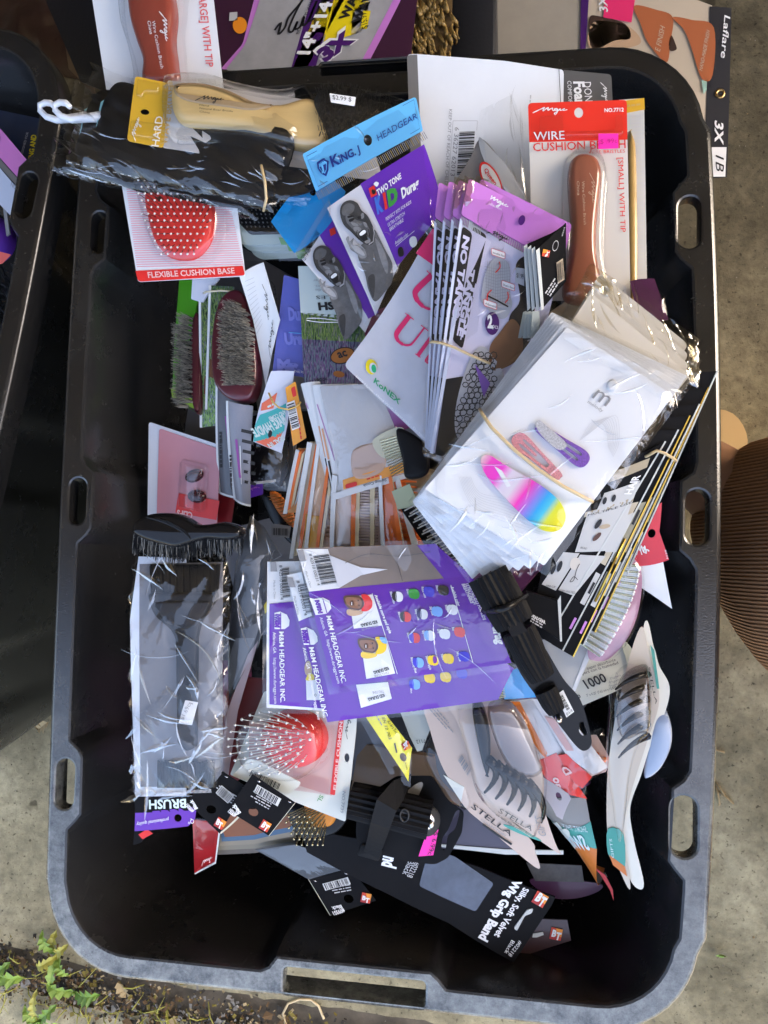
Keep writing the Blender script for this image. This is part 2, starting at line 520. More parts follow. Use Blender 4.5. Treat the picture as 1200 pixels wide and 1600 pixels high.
def offset(poly, d):
    n = len(poly); a = sum(poly[i - 1][0] * poly[i][1] - poly[i][0] * poly[i - 1][1] for i in range(n)); sg = 1 if a > 0 else -1
    out = []
    for i in range(n):
        p, q, r = poly[i - 1], poly[i], poly[(i + 1) % n]
        dx, dy = r[0] - p[0], r[1] - p[1]; l = math.hypot(dx, dy) or 1
        out.append((q[0] - dy / l * d * sg, q[1] + dx / l * d * sg))
    return out
def loft(T, S, outline, levels, mat, name, px=True, cap=True, smooth=True, parent=None, label=None, bottom=False, kind=None):
    """relief body: the outline drawn in by inset at height h, ring by ring, then closed"""
    o = S.L(outline) if px else outline
    if sum(o[i - 1][0] * o[i][1] - o[i][0] * o[i - 1][1] for i in range(len(o))) < 0: o = o[::-1]
    n = len(o); V = []; F = []
    for ins, h in levels: V += [S.f(x, y, h) for x, y in (offset(o, ins) if ins else o)]
    for r in range(len(levels) - 1):
        F += [[r * n + k, r * n + (k + 1) % n, (r + 1) * n + (k + 1) % n, (r + 1) * n + k] for k in range(n)]
    if cap:
        q = offset(o, levels[-1][0]); b = (len(levels) - 1) * n
        F += [[b + i for i in t] for t in geometry.tessellate_polygon([[Vector((x, y, 0)) for x, y in q]])]
        ar = lambda t: sum(q[t[k] - b][0] * q[t[(k + 1) % 3] - b][1] - q[t[(k + 1) % 3] - b][0] * q[t[k] - b][1] for k in range(3))
        F = [f if (len(f) != 3 or ar(f) > 0) else list(reversed(f)) for f in F]
    if bottom: F.append(list(range(n))[::-1])
    if S.flip: F = [list(reversed(f)) for f in F]
    return T.mesh(name, V, F, mat, smooth=smooth, parent=parent, label=label, kind=kind)

def tube_geo(pts, r, n=6, closed=False):
    V, F = [], []; N = len(pts)
    up = Vector((.13, .21, .97))
    for i, p in enumerate(pts):
        a = pts[i - 1] if (i or closed) else pts[0]; b = pts[(i + 1) % N] if (i < N - 1 or closed) else pts[-1]
        t = (b - a).normalized(); x = t.cross(up)
        if x.length < 1e-4: x = t.cross(Vector((1, 0, 0)))
        x.normalize(); y = x.cross(t)
        k = r[i] if isinstance(r, (list, tuple)) else r
        V += [p + (x * math.cos(2 * math.pi * j / n) + y * math.sin(2 * math.pi * j / n)) * k for j in range(n)]
    for i in range(N if closed else N - 1):
        for j in range(n):
            F.append([i * n + j, i * n + (j + 1) % n, ((i + 1) % N) * n + (j + 1) % n, ((i + 1) % N) * n + j])
    if not closed: F += [list(range(n))[::-1], [(N - 1) * n + j for j in range(n)]]
    return V, F
def tube(T, pts, r, mat, name, n=6, closed=False, parent=None, kind=None):
    V, F = tube_geo(pts, r, n, closed)
    return T.mesh(name, V, F, mat, smooth=True, parent=parent, kind=kind)
def bristles(T, segs, r, mat, name, tip=None, tipr=0., parent=None, n=4, kind='stuff', taper=.6):
    """many thin pins in one part; optional ball tips in a second part"""
    V, F, V2, F2 = [], [], [], []
    for a, b in segs:
        v, f = tube_geo([a, b], [r, r * taper], n); k = len(V); V += v; F += [[i + k for i in q] for q in f]
        if tip:
            k = len(V2); d = (b - a).normalized(); c = b
            V2 += [c + Vector(o) * tipr for o in ((1, 0, 0), (-1, 0, 0), (0, 1, 0), (0, -1, 0), (0, 0, 1), (0, 0, -1), (.6, .6, .55), (-.6, .6, .55), (.6, -.6, .55), (-.6, -.6, .55))]
            F2 += [[k + q for q in t] for t in ((0, 6, 4, 8), (6, 2, 7, 4), (4, 7, 1, 9), (8, 4, 9, 3), (0, 2, 6), (2, 1, 7), (1, 3, 9), (3, 0, 8), (0, 5, 2), (2, 5, 1), (1, 5, 3), (3, 5, 0))]
    o = T.mesh(name, V, F, mat, kind=kind, parent=parent)
    if tip: T.mesh('bristle_tips', V2, F2, tip, smooth=True, kind=kind, parent=parent or o)
    return o

def band(T, ptsz, r, mat, name='rubber_band'):
    return tube(T, [P(*p) for p in ptsz], r, mat, name, 6)

# --- common materials
WHITE = M('white_card', (.78, .79, .80), .45, var=.03, scale=25)
PAPER = M('white_ink', (.82, .82, .82), .5)
BLACKI = M('black_ink', (.012, .012, .014), .45)
GREYI = M('grey_ink', (.28, .28, .29), .5)
LGREY = M('pale_grey_ink', (.5, .5, .51), .5)
REDI = M('red_ink', (.72, .03, .025), .4)
PINKI = M('pink_ink', (.85, .03, .16), .4)
BLKCARD = M('black_card', (.010, .010, .011), .36, spec=.06, var=.2, scale=20)
BLKPL = M('black_gloss_plastic', (.009, .009, .010), .22, spec=.25, bump=.02)
BLKRUB = M('black_ribbed_rubber', (.010, .010, .011), .5, spec=.1, bump=.1)
FILM = film()
FILM2 = film('crinkled_film', refl=1.6, base=.005, bump=.55, bscale=30)
CLEAR = film('blister_plastic', tint=(.95, .955, .96), refl=1.2, rough=.05, base=.005, bump=.03, bscale=20)
CREASE = film('folded_film', tint=(.96, .96, .96), refl=5.5, base=.03, rough=.12, bump=.1)  # much shinier than the bags' own film, so the folds glint
SUNFLECK = film('sun_fleck_film', tint=(.95, .9, .78), refl=2.5, rough=.12, base=.12, bump=.7, bscale=60)  # warm tint and strong gloss stand in for small sun flecks
RUBBER = M('tan_rubber', (.62, .47, .26), .5)
SILVER = M('bare_steel', (.62, .62, .62), .22, metal=1.)
def magic(pr, x0, y0, x1, y1, k, m, w=1.3, tail=True):
    """flowing hand-written logo between two photo points, k = height"""
    base = [(-.02, -.02), (.1, .2), (.22, .42), (.34, .62), (.3, .4), (.29, .18), (.36, .4), (.45, .62), (.43, .4), (.44, .25), (.5, .42), (.57, .52), (.56, .34), (.6, .22), (.66, .4), (.7, .46), (.64, .44), (.62, .28), (.68, .24), (.72, .42), (.71, .1), (.66, -.22), (.62, -.12), (.72, .16), (.8, .42), (.79, .26), (.82, .22), (.88, .34), (.93, .42), (.9, .4), (.87, .3), (.9, .22), (1., .3)]
    l = math.hypot(x1 - x0, y1 - y0); ux, uy = (x1 - x0) / l, (y1 - y0) / l
    pts = spl([(x0 + ux * a * l + uy * b * k, y0 + uy * a * l - ux * b * k) for a, b in base], 4, False)
    ws = [w * (.6 + .5 * abs(math.sin(i * .45))) for i in range(len(pts))]
    pr.line(pts, ws, m, 2)
# ---------------------------------------------------------------- ground
def concrete():
    m = bpy.data.materials.new('worn_concrete'); m.use_nodes = True
    nt = m.node_tree; b = nt.nodes['Principled BSDF']; b.inputs['Roughness'].default_value = .9
    b.inputs['Specular IOR Level'].default_value = .2
    tc = nt.nodes.new('ShaderNodeTexCoord')
    def nz(s, d, ro=.6, dist=0):
        n = nt.nodes.new('ShaderNodeTexNoise'); n.inputs['Scale'].default_value = s; n.inputs['Detail'].default_value = d
        n.inputs['Roughness'].default_value = ro; n.inputs['Distortion'].default_value = dist
        nt.links.new(tc.outputs['Object'], n.inputs['Vector']); return n.outputs[0]
    def ramp(src, stops):
        c = nt.nodes.new('ShaderNodeValToRGB'); e = c.color_ramp.elements
        while len(e) < len(stops): e.new(.5)
        for i, (p, col) in enumerate(stops): e[i].position = p; e[i].color = (*col, 1)
        nt.links.new(src, c.inputs[0]); return c.outputs[0]
    def mul(a, b_, f=1.):
        x = nt.nodes.new('ShaderNodeMix'); x.data_type = 'RGBA'; x.blend_type = 'MULTIPLY'; x.inputs[0].default_value = f
        nt.links.new(a, x.inputs[6]); nt.links.new(b_, x.inputs[7]); return x.outputs[2]
    base = ramp(nz(9, 8, .7, .3), [(.3, (.21, .182, .122)), (.52, (.33, .29, .198)), (.72, (.46, .41, .29))])
    stain = ramp(nz(2.6, 6, .65, .6), [(.36, (.50, .49, .46)), (.55, (.9, .9, .88)), (.7, (1, 1, 1))])
    speck = ramp(nz(170, 3, .6), [(.30, (.22, .21, .20)), (.40, (1, 1, 1))])
    pale = ramp(nz(60, 5, .75), [(.35, (.72, .72, .72)), (.65, (1.15, 1.15, 1.12))])
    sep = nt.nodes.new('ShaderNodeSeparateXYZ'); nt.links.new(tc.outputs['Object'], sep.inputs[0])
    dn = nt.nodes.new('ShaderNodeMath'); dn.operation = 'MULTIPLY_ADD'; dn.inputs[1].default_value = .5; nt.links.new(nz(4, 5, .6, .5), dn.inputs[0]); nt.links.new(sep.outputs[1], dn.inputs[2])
    shade_ramp = ramp(dn.outputs[0], [(0, (1.3, 1.28, 1.2)), (.25, (1.0, .98, .93)), (.5, (.50, .49, .475)), (1, (.46, .45, .43))])   # garage shade and open-sky brightness painted into the concrete colour
    pits = ramp(nz(34, 2, .5), [(.25, (.28, .27, .25)), (.31, (1, 1, 1))])
    c = mul(mul(mul(mul(mul(base, stain), speck, .8), pale), pits, .8), shade_ramp)
    nt.links.new(c, b.inputs['Base Color'])
    bp = nt.nodes.new('ShaderNodeBump'); bp.inputs['Strength'].default_value = .5; bp.inputs['Distance'].default_value = .004
    nt.links.new(nz(120, 8, .75), bp.inputs['Height']); nt.links.new(bp.outputs[0], b.inputs['Normal'])
    return m
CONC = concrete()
g = 40
structure('ground', [(-g, -g, -.006), (g, -g, -.006), (g, g, -.006), (-g, g, -.006)], [[0, 1, 2, 3]],
          M('bare_earth', (.10, .08, .055), .95, var=.5, scale=30, bump=.6, bscale=90))
# concrete slabs with an earth joint between them at the lower left
def slab(name, pts, z0=-.02, z1=0.):
    p = [P(x, y, 0) for x, y in pairs(pts)]
    V, F = [], []
    pl = [(q.x, q.y) for q in p]
    dn = []
    for i, a in enumerate(pl):
        b = pl[(i + 1) % len(pl)]; n = max(1, int(math.hypot(b[0] - a[0], b[1] - a[1]) / .012))
        for k in range(n if n < 400 else 1):
            t = k / n; x, y = a[0] + (b[0] - a[0]) * t, a[1] + (b[1] - a[1]) * t
            if n < 400: x += .006 * noise.noise((x * 60, y * 60, 1.)); y += .006 * noise.noise((x * 50, y * 50, 4.))
            dn.append((x, y))
    n = len(dn)
    V = [(x, y, z1) for x, y in dn] + [(x, y, z0) for x, y in dn]
    t = geometry.tessellate_polygon([[Vector((x, y, 0)) for x, y in dn]])
    for f in t:
        a, b, c = (Vector((*dn[i], 0)) for i in f)
        F.append(list(f) if (b - a).cross(c - a).z > 0 else list(reversed(f)))
    F += [[k, n + k, n + (k + 1) % n, (k + 1) % n] for k in range(n)]
    return structure(name, V, F, CONC)
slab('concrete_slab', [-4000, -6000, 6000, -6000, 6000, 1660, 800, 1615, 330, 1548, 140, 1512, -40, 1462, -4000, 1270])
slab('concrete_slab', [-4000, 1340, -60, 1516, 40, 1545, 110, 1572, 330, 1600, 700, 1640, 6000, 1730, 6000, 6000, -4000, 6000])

# ---------------------------------------------------------------- unseen garage shell, its roof edge set to shape shade and reflections
SHELL = M('painted_plaster', (.32, .30, .27), .9)
def boxm(name, x0, y0, z0, x1, y1, z1, mat):
    V = [(x, y, z) for z in (z0, z1) for y in (y0, y1) for x in (x0, x1)]
    return structure(name, V, [[0, 2, 3, 1], [4, 5, 7, 6], [0, 1, 5, 4], [2, 6, 7, 3], [0, 4, 6, 2], [1, 3, 7, 5]], mat)
boxm('garage_ceiling', -2.6, -.36, 2.5, 2.9, 5.2, 2.65, SHELL)
boxm('garage_wall', -2.75, -.30, -.02, -2.59, 5.1, 2.52, SHELL)
boxm('garage_wall', -2.74, 5.09, -.03, 3.04, 5.19, 2.53, SHELL)
boxm('garage_wall', 2.88, 1.6, -.02, 3.03, 5.1, 2.52, SHELL)

# ---------------------------------------------------------------- storage totes
def tote_mat(key, spec, wear):
    m = M(key, (.013, .013, .014), .30, spec=spec, bump=.12, bscale=700)
    nt = m.node_tree; b = nt.nodes['Principled BSDF']
    tc = nt.nodes.new('ShaderNodeTexCoord')
    def nz(s, d, ro, st=None):
        n = nt.nodes.new('ShaderNodeTexNoise'); n.inputs['Scale'].default_value = s; n.inputs['Detail'].default_value = d; n.inputs['Roughness'].default_value = ro
        v = tc.outputs['Object']
        if st:
            mp = nt.nodes.new('ShaderNodeMapping'); mp.inputs['Scale'].default_value = st; mp.inputs['Rotation'].default_value = (0, 0, .7); nt.links.new(v, mp.inputs[0]); v = mp.outputs[0]
        nt.links.new(v, n.inputs['Vector']); return n.outputs[0]
    def rng(src, a, b_, c, d):
        r = nt.nodes.new('ShaderNodeMapRange'); r.inputs[1].default_value = a; r.inputs[2].default_value = b_; r.inputs[3].default_value = c; r.inputs[4].default_value = d
        nt.links.new(src, r.inputs[0]); return r.outputs[0]
    def mth(op, a, b_):
        q = nt.nodes.new('ShaderNodeMath'); q.operation = op; nt.links.new(a, q.inputs[0])
        if isinstance(b_, float): q.inputs[1].default_value = b_
        else: nt.links.new(b_, q.inputs[1])
        return q.outputs[0]
    dust = rng(nz(420, 2, .5), .69, .77, 0, .25)                 # grit specks
    film_ = rng(nz(14, 6, .7), .45, .75, 0, .035)                 # dusty patches
    scr = rng(nz(30, 3, .6, (14, .6, 1)), .62, .75, 0, .09)      # scuffs
    geo = nt.nodes.new('ShaderNodeNewGeometry'); sp = nt.nodes.new('ShaderNodeSeparateXYZ'); nt.links.new(geo.outputs['Normal'], sp.inputs[0])
    upw = rng(sp.outputs[2], .5, .95, .05 if wear == 1. else .5, 1)                   # dust settles on level faces
    tot = mth('MULTIPLY', mth('MULTIPLY', mth('ADD', mth('ADD', dust, film_), scr), upw), wear)
    mx = nt.nodes.new('ShaderNodeMix'); mx.data_type = 'RGBA'
    mx.inputs[6].default_value = (.009, .009, .0095, 1) if wear == 1. else (.017, .0172, .018, 1); mx.inputs[7].default_value = (.22, .21, .18, 1)
    nt.links.new(tot, mx.inputs[0])
    last = mx.outputs[2]
    if wear == 1.:                                               # bleached scuffs at one rim end, with sky glare painted in as pale grey
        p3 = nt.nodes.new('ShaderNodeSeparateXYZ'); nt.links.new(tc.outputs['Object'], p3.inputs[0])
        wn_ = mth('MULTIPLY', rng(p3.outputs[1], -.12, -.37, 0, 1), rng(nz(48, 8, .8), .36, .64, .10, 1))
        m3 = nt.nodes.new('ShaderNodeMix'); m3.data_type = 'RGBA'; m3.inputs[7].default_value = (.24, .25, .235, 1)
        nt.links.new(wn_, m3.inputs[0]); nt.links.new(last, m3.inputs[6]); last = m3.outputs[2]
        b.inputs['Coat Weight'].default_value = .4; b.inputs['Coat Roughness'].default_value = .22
    nt.links.new(last, b.inputs['Base Color'])
    nt.links.new(rng(film_, 0, .05, .22, .40), b.inputs['Roughness'])
    return m
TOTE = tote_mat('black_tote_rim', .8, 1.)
TOTEB = tote_mat('black_tote_plastic', .6, .8)
TW, TL, RZ = .5294, .775, .37
def ring(inset, r, bow, slots=(), amp=0., ramp=.011):
    """rounded rectangle, slightly bowed, drawn inwards beside the grip slots"""
    hx, hy = TW / 2 - inset, TL / 2 - inset
    pts = []
    def side(a, b, nx, ny, n):
        for k in range(n):
            t = k / n; pts.append([a[0] + (b[0] - a[0]) * t, a[1] + (b[1] - a[1]) * t, nx, ny])
    def arc(cx, cy, a0, n=10):
        for k in range(n):
            a = math.radians(a0 + 90 * k / n); pts.append([cx + r * math.cos(a), cy + r * math.sin(a), math.cos(a), math.sin(a)])
    side((hx, -hy + r), (hx, hy - r), 1, 0, 90); arc(hx - r, hy - r, 0)
    side((hx - r, hy), (-hx + r, hy), 0, 1, 60); arc(-hx + r, hy - r, 90)
    side((-hx, hy - r), (-hx, -hy + r), -1, 0, 90); arc(-hx + r, -hy + r, 180)
    side((-hx + r, -hy), (hx - r, -hy), 0, -1, 60); arc(hx - r, -hy + r, 270)
    out = []
    for x, y, nx, ny in pts:
        d = 0
        if abs(nx) > .99: d = (bow[0] if nx > 0 else bow[1]) * max(0, 1 - (y / (hy)) ** 2)
        e = 0
        for sx, sy, lx, ly in slots:
            if abs(nx) > .99 and sx * nx > 0 and ly > lx: q = abs(y - sy) - ly / 2 - .006
            elif abs(ny) > .99 and sy * ny > 0 and lx > ly: q = abs(x - sx) - lx / 2 - .006
            else: continue
            t = min(1, max(0, 1 - q / ramp)); e = max(e, t * t * (3 - 2 * t))
        out.append((x + nx * (d - amp * e), y + ny * (d - amp * e)))
    return out
def stadium(cx, cy, lx, ly, d=0.):
    r = min(lx, ly) / 2 * (.98 if max(lx, ly) < .06 else .35) + d
    hx, hy = lx / 2 + d, ly / 2 + d; out = []
    for (sx, sy, a0) in ((1, 1, 0), (-1, 1, 90), (-1, -1, 180), (1, -1, 270)):
        for k in range(7):
            a = math.radians(a0 + 15 * k); out.append((cx + sx * (hx - r) + r * math.cos(a), cy + sy * (hy - r) + r * math.sin(a)))
    return out
def slot_at(px, py, w, h):
    a = P(px, py, RZ); return (a.x, a.y, w / 1940, h / 1940)
SLOTS = [slot_at(154, 363, 28, 70), slot_at(121, 783, 28, 76), slot_at(101, 1225, 31, 80), slot_at(1078, 347, 32, 79), slot_at(1090, 808, 33, 82), slot_at(1069, 1292, 36, 88),
         slot_at(552, 1543, 222, 38), slot_at(575, 104, 158, 18)]
BOW = (.014, .005)
def make_tote(label, loc, rz):
    T = Thing('storage_tote', label, 'storage tote', loc, 'black storage totes')
    T.o.rotation_euler.z = rz
    L0 = T.loc; T.loc = Vector((0, 0, 0))
    outer, inner = ring(0, .075, BOW), ring(.0205, .055, BOW, SLOTS, .012)
    zt = RZ
    # rim: top face with open grip slots, rolled outer lip, rounded inner lip
    V, F = [], []
    def addring(pts, z):
        b = len(V); V.extend(Vector((x, y, z)) for x, y in pts); return b
    def bridge(a, b, n, rev=False):
        for k in range(n):
            q = [a + k, a + (k + 1) % n, b + (k + 1) % n, b + k]; F.append(q[::-1] if rev else q)
    ro, ri = offset(outer, .004), offset(inner, -.003)
    holes = [stadium(*s) for s in SLOTS]
    hb = [stadium(*s, d=.0022) for s in SLOTS]
    loops = [ro, ri] + hb
    pts, ed = [], []
    for lp in loops:
        b = len(pts); pts += lp; n = len(lp); ed += [(b + k, b + (k + 1) % n) for k in range(n)]
    v, e, f, _, _, _ = geometry.delaunay_2d_cdt([Vector(p) for p in pts], ed, [], 0, 1e-7)
    vv = [(p.x, p.y) for p in v]; b0 = len(V); V += [Vector((x, y, zt)) for x, y in vv]
    for t in f:
        c = (sum(vv[i][0] for i in t) / 3, sum(vv[i][1] for i in t) / 3)
        if inpoly(c, ro) and not inpoly(c, ri) and not any(inpoly(c, h) for h in hb):
            ar = sum(vv[t[i]][0] * vv[t[(i + 1) % 3]][1] - vv[t[(i + 1) % 3]][0] * vv[t[i]][1] for i in range(3))
            F.append([b0 + i for i in (t if ar > 0 else reversed(t))])
    n = len(outer)
    a = addring(ro, zt)
    for ins, dz in ((.0015, -.0008), (0, -.003), (0, -.026), (.003, -.026), (.003, -.004)):
        b = addring(offset(outer, ins) if ins else outer, zt + dz); bridge(a, b, n, True); a = b
    for h, hh in zip(hb, holes):
        a = addring(h, zt); m = len(h)
        for p, dz in ((stadium_mid(h, hh), -.0007), (hh, -.0025), (hh, -.012)):
            b = addring(p, zt + dz); bridge(a, b, m, False); a = b
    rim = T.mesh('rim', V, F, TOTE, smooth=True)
    # body: inner wall, floor, outer wall
    V, F = [], []
    n = len(inner)
    a = addring(ri, zt)
    rings = [(offset(inner, -.0012), -.0006), (inner, -.003)]
    for q, dz in rings:
        b = addring(q, zt + dz); bridge(a, b, n); a = b
    for k in range(1, 15):
        t = k / 14
        b = addring(ring(.0205 + .034 * t + (.005 if k > 4 else 0) + (.004 if k > 9 else 0), .055 - .015 * t, (BOW[0] * (1 - t * .7), BOW[1] * (1 - t * .7)), SLOTS, .012 * (1 - .62 * t), .011 + .02 * t), zt - .003 - (zt - .03) * t); bridge(a, b, n); a = b
    F.append([a + k for k in range(n)])
    T.mesh('body', V, F, TOTEB, smooth=True)
    V, F = [], []
    a = None
    for k in range(7):
        t = k / 6
        b = addring(ring(.016 + .043 * t, .055 - .015 * t, (BOW[0] * (1 - t * .7), BOW[1] * (1 - t * .7)), SLOTS, .0135 * (1 - .62 * t), .011 + .02 * t), zt - .013 - (zt - .015) * t)
        if a is not None: bridge(a, b, n, True)
        a = b
    F.append([a + k for k in range(n)][::-1])
    T.mesh('outer_shell', V, F, TOTEB, smooth=True)
    T.loc = L0
    for o in T.o.children:
        for p in o.data.polygons: p.use_smooth = True
        o.data.set_sharp_from_angle(angle=math.radians(40))
    return T
def stadium_mid(a, b): return [((p[0] * .3 + q[0] * .7), (p[1] * .3 + q[1] * .7)) for p, q in zip(a, b)]
tote = make_tote('large open black plastic tote heaped with packaged hair accessories', (0, 0, 0), 0)
_c = P(119, 60, RZ)
_a = math.radians(-10.6)
_off = Matrix.Rotation(_a, 3, 'Z') @ Vector((TW / 2, TL / 2, 0))
tote2 = make_tote('second black tote at the left edge, its rim only partly in view', (_c.x - _off.x, _c.y - _off.y, 0.004), _a)
# ================================================================ things behind and above the tote
GOLD = M('gold_card', (.62, .36, .03), .35, coat=.4)
LAV = M('lavender_card', (.56, .20, .60), .35, coat=.5, var=.05)
SKYB = M('sky_blue_card', (.13, .47, .80), .35, coat=.5, var=.04)
DEEPB = M('azure_card', (.01, .25, .60), .35, coat=.5, var=.05)
NAVY = M('navy_ink', (.012, .03, .22), .4)
PURP = M('purple_print', (.13, .025, .42), .35, coat=.4, var=.06, scale=18)
PURPD = M('dark_purple_print', (.06, .01, .13), .35, coat=.3)
YEL = M('yellow_print', (.80, .62, .01), .4)
ORANGE = M('orange_print', (.85, .28, .02), .4)
GREENI = M('green_ink', (.04, .30, .05), .4)
WOODR = M('red_brown_wood', (.30, .055, .035), .3, coat=.6, var=.15, scale=35, stretch=(1, .15, 1))
WOODP = M('pale_wood', (.62, .42, .17), .4, coat=.3, var=.14, scale=60, stretch=(.15, 1, 1))
GREYC = M('grey_card', (.17, .16, .15), .5)
BEIGE = M('beige_print', (.58, .48, .36), .45)
def c3(l, k, ox, oy): return tr(l, k, ox, oy)

# --- hair pack lying on the ground, upper right
S = Sheet([770, -120, 1128, -70, 1143, 283, 735, 120], [.05, .05, .05, .05])
T = Thing('hair_extension_pack', 'clear long hair pack with black printed border lying on the concrete at the upper right', 'hair pack', S.mid)
panel(T, S, M('clear_backing', (.40, .355, .29), .35, var=.2, scale=6), [735, -100, 912, -120, 910, 100, 700, 100], r=0, name='backing_card', th=1)
panel(T, S, M('black_border_card', (.03, .03, .035), .35), [1108, 12, 1142, 14, 1135, 278, 1098, 280], r=0, name='border_strip', th=1, h=1.2)
panel(T, S, BEIGE, [912, -60, 1112, 10, 1110, 240, 906, 90], r=0, name='window_card', th=1, h=.6)
pr = Print(T, S, 2.2)
pr.poly([908, -40, 922, -40, 914, 90, 906, 90], PURPD, 1)
TERR = M('terracotta_print', (.45, .13, .05), .4)
SKIN1 = M('printed_tan', (.55, .36, .22), .45)
DKHAIR = M('printed_dark_hair', (.05, .025, .018), .5)
pr.poly([945, -10, 992, -2, 986, 38, 942, 30], PINKI, 3)
pr.t('3X', 949, 22, 947, -2, 14, PAPER, 4, .02)
pr.poly(spl([920, 32, 936, 28, 976, 40, 984, 62, 960, 66, 925, 78]), DKHAIR, 2)
pr.poly(spl([924, 40, 950, 36, 985, 46, 1000, 70, 960, 80, 920, 76]), SKIN1, 2)
pr.poly(spl([990, 12, 1024, 18, 1050, 30, 1046, 70, 1040, 100, 1012, 70, 1000, 40]), TERR, 3)
pr.poly(spl([1050, 30, 1080, 34, 1114, 46, 1112, 120, 1095, 125, 1080, 80, 1068, 50]), TERR, 3)
pr.poly(spl([1048, 58, 1054, 70, 1056, 80, 1046, 82, 1044, 70]), DKHAIR, 3)
pr.t('E FINISH', 1030, 84, 1038, 46, 8, BEIGE, 4)
pr.t('HAND-MADE FINISH', 1096, 114, 1108, 52, 6, BEIGE, 4)
pr.poly([1095, 128, 1103, 126, 1103, 143, 1098, 150], M('mint_ink', (.35, .55, .45), .5), 3)
pr.t('Laflare', 1131, 26, 1125, 92, 10, PAPER, 2, .01)
pr.t('3X', 1116, 190, 1116, 224, 14, PAPER, 2, .03)
pr.poly([1111, 232, 1134, 232, 1132, 278, 1110, 278], PAPER, 2)
pr.t('1B', 1117, 244, 1117, 268, 14, BLACKI, 3)
pr.build()
loft(T, S, ell(1124, 148, 8, 8), [(0, 2.5), (.5, 3.6), (3, 3.6), (3.6, 2.3)], M('brass', (.5, .34, .14), .35, metal=1), 'eyelet', cap=False)
sheet_film(T, S, FILM, 5, 2.0, 2, 10, outline=[760, -80, 1100, -60, 1138, 30, 1100, 150, 900, 110, 740, 110])

# --- hair pack in the box behind
S = Sheet([400, -60, 690, -80, 640, 120, 300, 120], .24)
T = Thing('hair_extension_pack', 'hair pack with slanted silver purple and yellow bands behind the top rim', 'hair pack', S.mid)
panel(T, S, M('deep_plum_card', (.045, .012, .035), .3, coat=.4), [330, -60, 660, -60, 640, 110, 330, 110], r=0, th=1)
pr = Print(T, S, 1.)
SIL = M('silver_print', (.46, .46, .48), .38, metal=.3, var=.15, scale=30)
pr.poly(rpoly([415, -60, 660, -60, 560, 110, 345, 110, 380, 70], 6), LAV, 1)
pr.poly(rpoly([428, -60, 640, -60, 552, 110, 352, 112, 384, 72], 8), SIL, 2)
pr.poly([520, -40, 560, -40, 480, 108, 458, 108], YEL, 3)
pr.poly([500, -40, 534, -40, 494, 108, 456, 108], PURPD, 3)
pr.poly([536, -40, 590, -40, 566, 52, 506, 70], YEL, 3)
pr.poly(rpoly([560, -60, 640, -60, 620, 0, 560, 108, 546, 108], 2), SIL, 3)
pr.poly([616, 0, 628, 0, 572, 108, 560, 108], LAV, 4)
scr = spl([430, 50, 440, 38, 436, 56, 446, 46, 452, 30, 470, 8, 474, 2, 464, 20, 452, 48, 458, 52, 466, 36, 462, 48, 470, 44, 476, 28, 474, 42, 482, 36, 496, 4, 488, 24, 484, 36, 492, 30, 500, 12, 510, -8], 4, False)
pr.line(scr, 3.6, BLACKI, 5)
pr.t('BEAUTY IS WHAT', 468, 56, 494, -4, 5, BLACKI, 5)
pr.t('14"+14', 484, 88, 521, 6, 19, PAPER, 6, .04)
pr.t('WAT', 543, 34, 566, -12, 14, BLACKI, 6, .05)
pr.t('WAV', 562, 40, 584, -6, 13, BLACKI, 6, .05)
pr.t('3X', 506, 102, 560, 62, 34, PAPER, 7, .09)
pr.t('3X', 508, 100, 556, 65, 28, PURPD, 8, .07)
pr.t('$15.99', 576, 46, 573, 22, 8, BLACKI, 7)
pr.poly([568, 20, 580, 20, 574, 48, 564, 48], YEL, 6)
pr.poly(ell(376, 42, 11, 13), ORANGE, 4)
pr.poly([360, 22, 372, 21, 372, 34, 359, 35], LGREY, 4)
pr.build()
V = []
# curled blond hair beside the pack: many wavy strands over a dark bed
HAIR = M('blond_hair', (.30, .19, .055), .45, var=.55, scale=90)
T = Thing('blond_hair_bundle', 'curly golden blond hair bundle beside the slanted silver pack', 'hair bundle', P(650, 40, .2))
S2 = Sheet([585, -40, 708, -40, 704, 110, 540, 110], .225)
panel(T, S2, M('hair_bed', (.14, .085, .03), .7, var=.5, scale=70), r=0, th=3, name='hair_bed')
V, F = [], []
for k in range(150):
    x, y = rnd.uniform(590, 705), rnd.uniform(-30, 100)
    if x < 560 + (95 - y) * .62: continue
    ph = rnd.uniform(0, 6); a = rnd.uniform(1.4, 3.2); dx = rnd.uniform(-.35, .35)
    pts = [P(x + dx * t * 4 + a * math.sin(t * .75 + ph), y + t * 4, .229 + .006 * math.sin(t * .75 + ph + 1.3)) for t in range(13)]
    v, f = tube_geo(pts, [.0009 + .0014 * math.sin(math.pi * i / 12) for i in range(13)], 4)
    b = len(V); V += v; F += [[q + b for q in g_] for g_ in f]
T.mesh('curls', V, F, HAIR, smooth=True, kind='stuff')

# dark bin end between the packs
T = Thing('black_bin', 'plain black bin end standing behind the top rim between two hair packs', 'bin', P(740, 20, .1))
Sb = Sheet([704, -80, 776, -80, 774, 96, 702, 96], .19)
loft(T, Sb, rpoly([704, -80, 776, -80, 774, 96, 702, 96], 8), [(-6, -150), (0, 0), (2, 3), (5, 4)], M('dull_black_bin', (.012, .013, .017), .35, bump=.1), 'bin_wall')

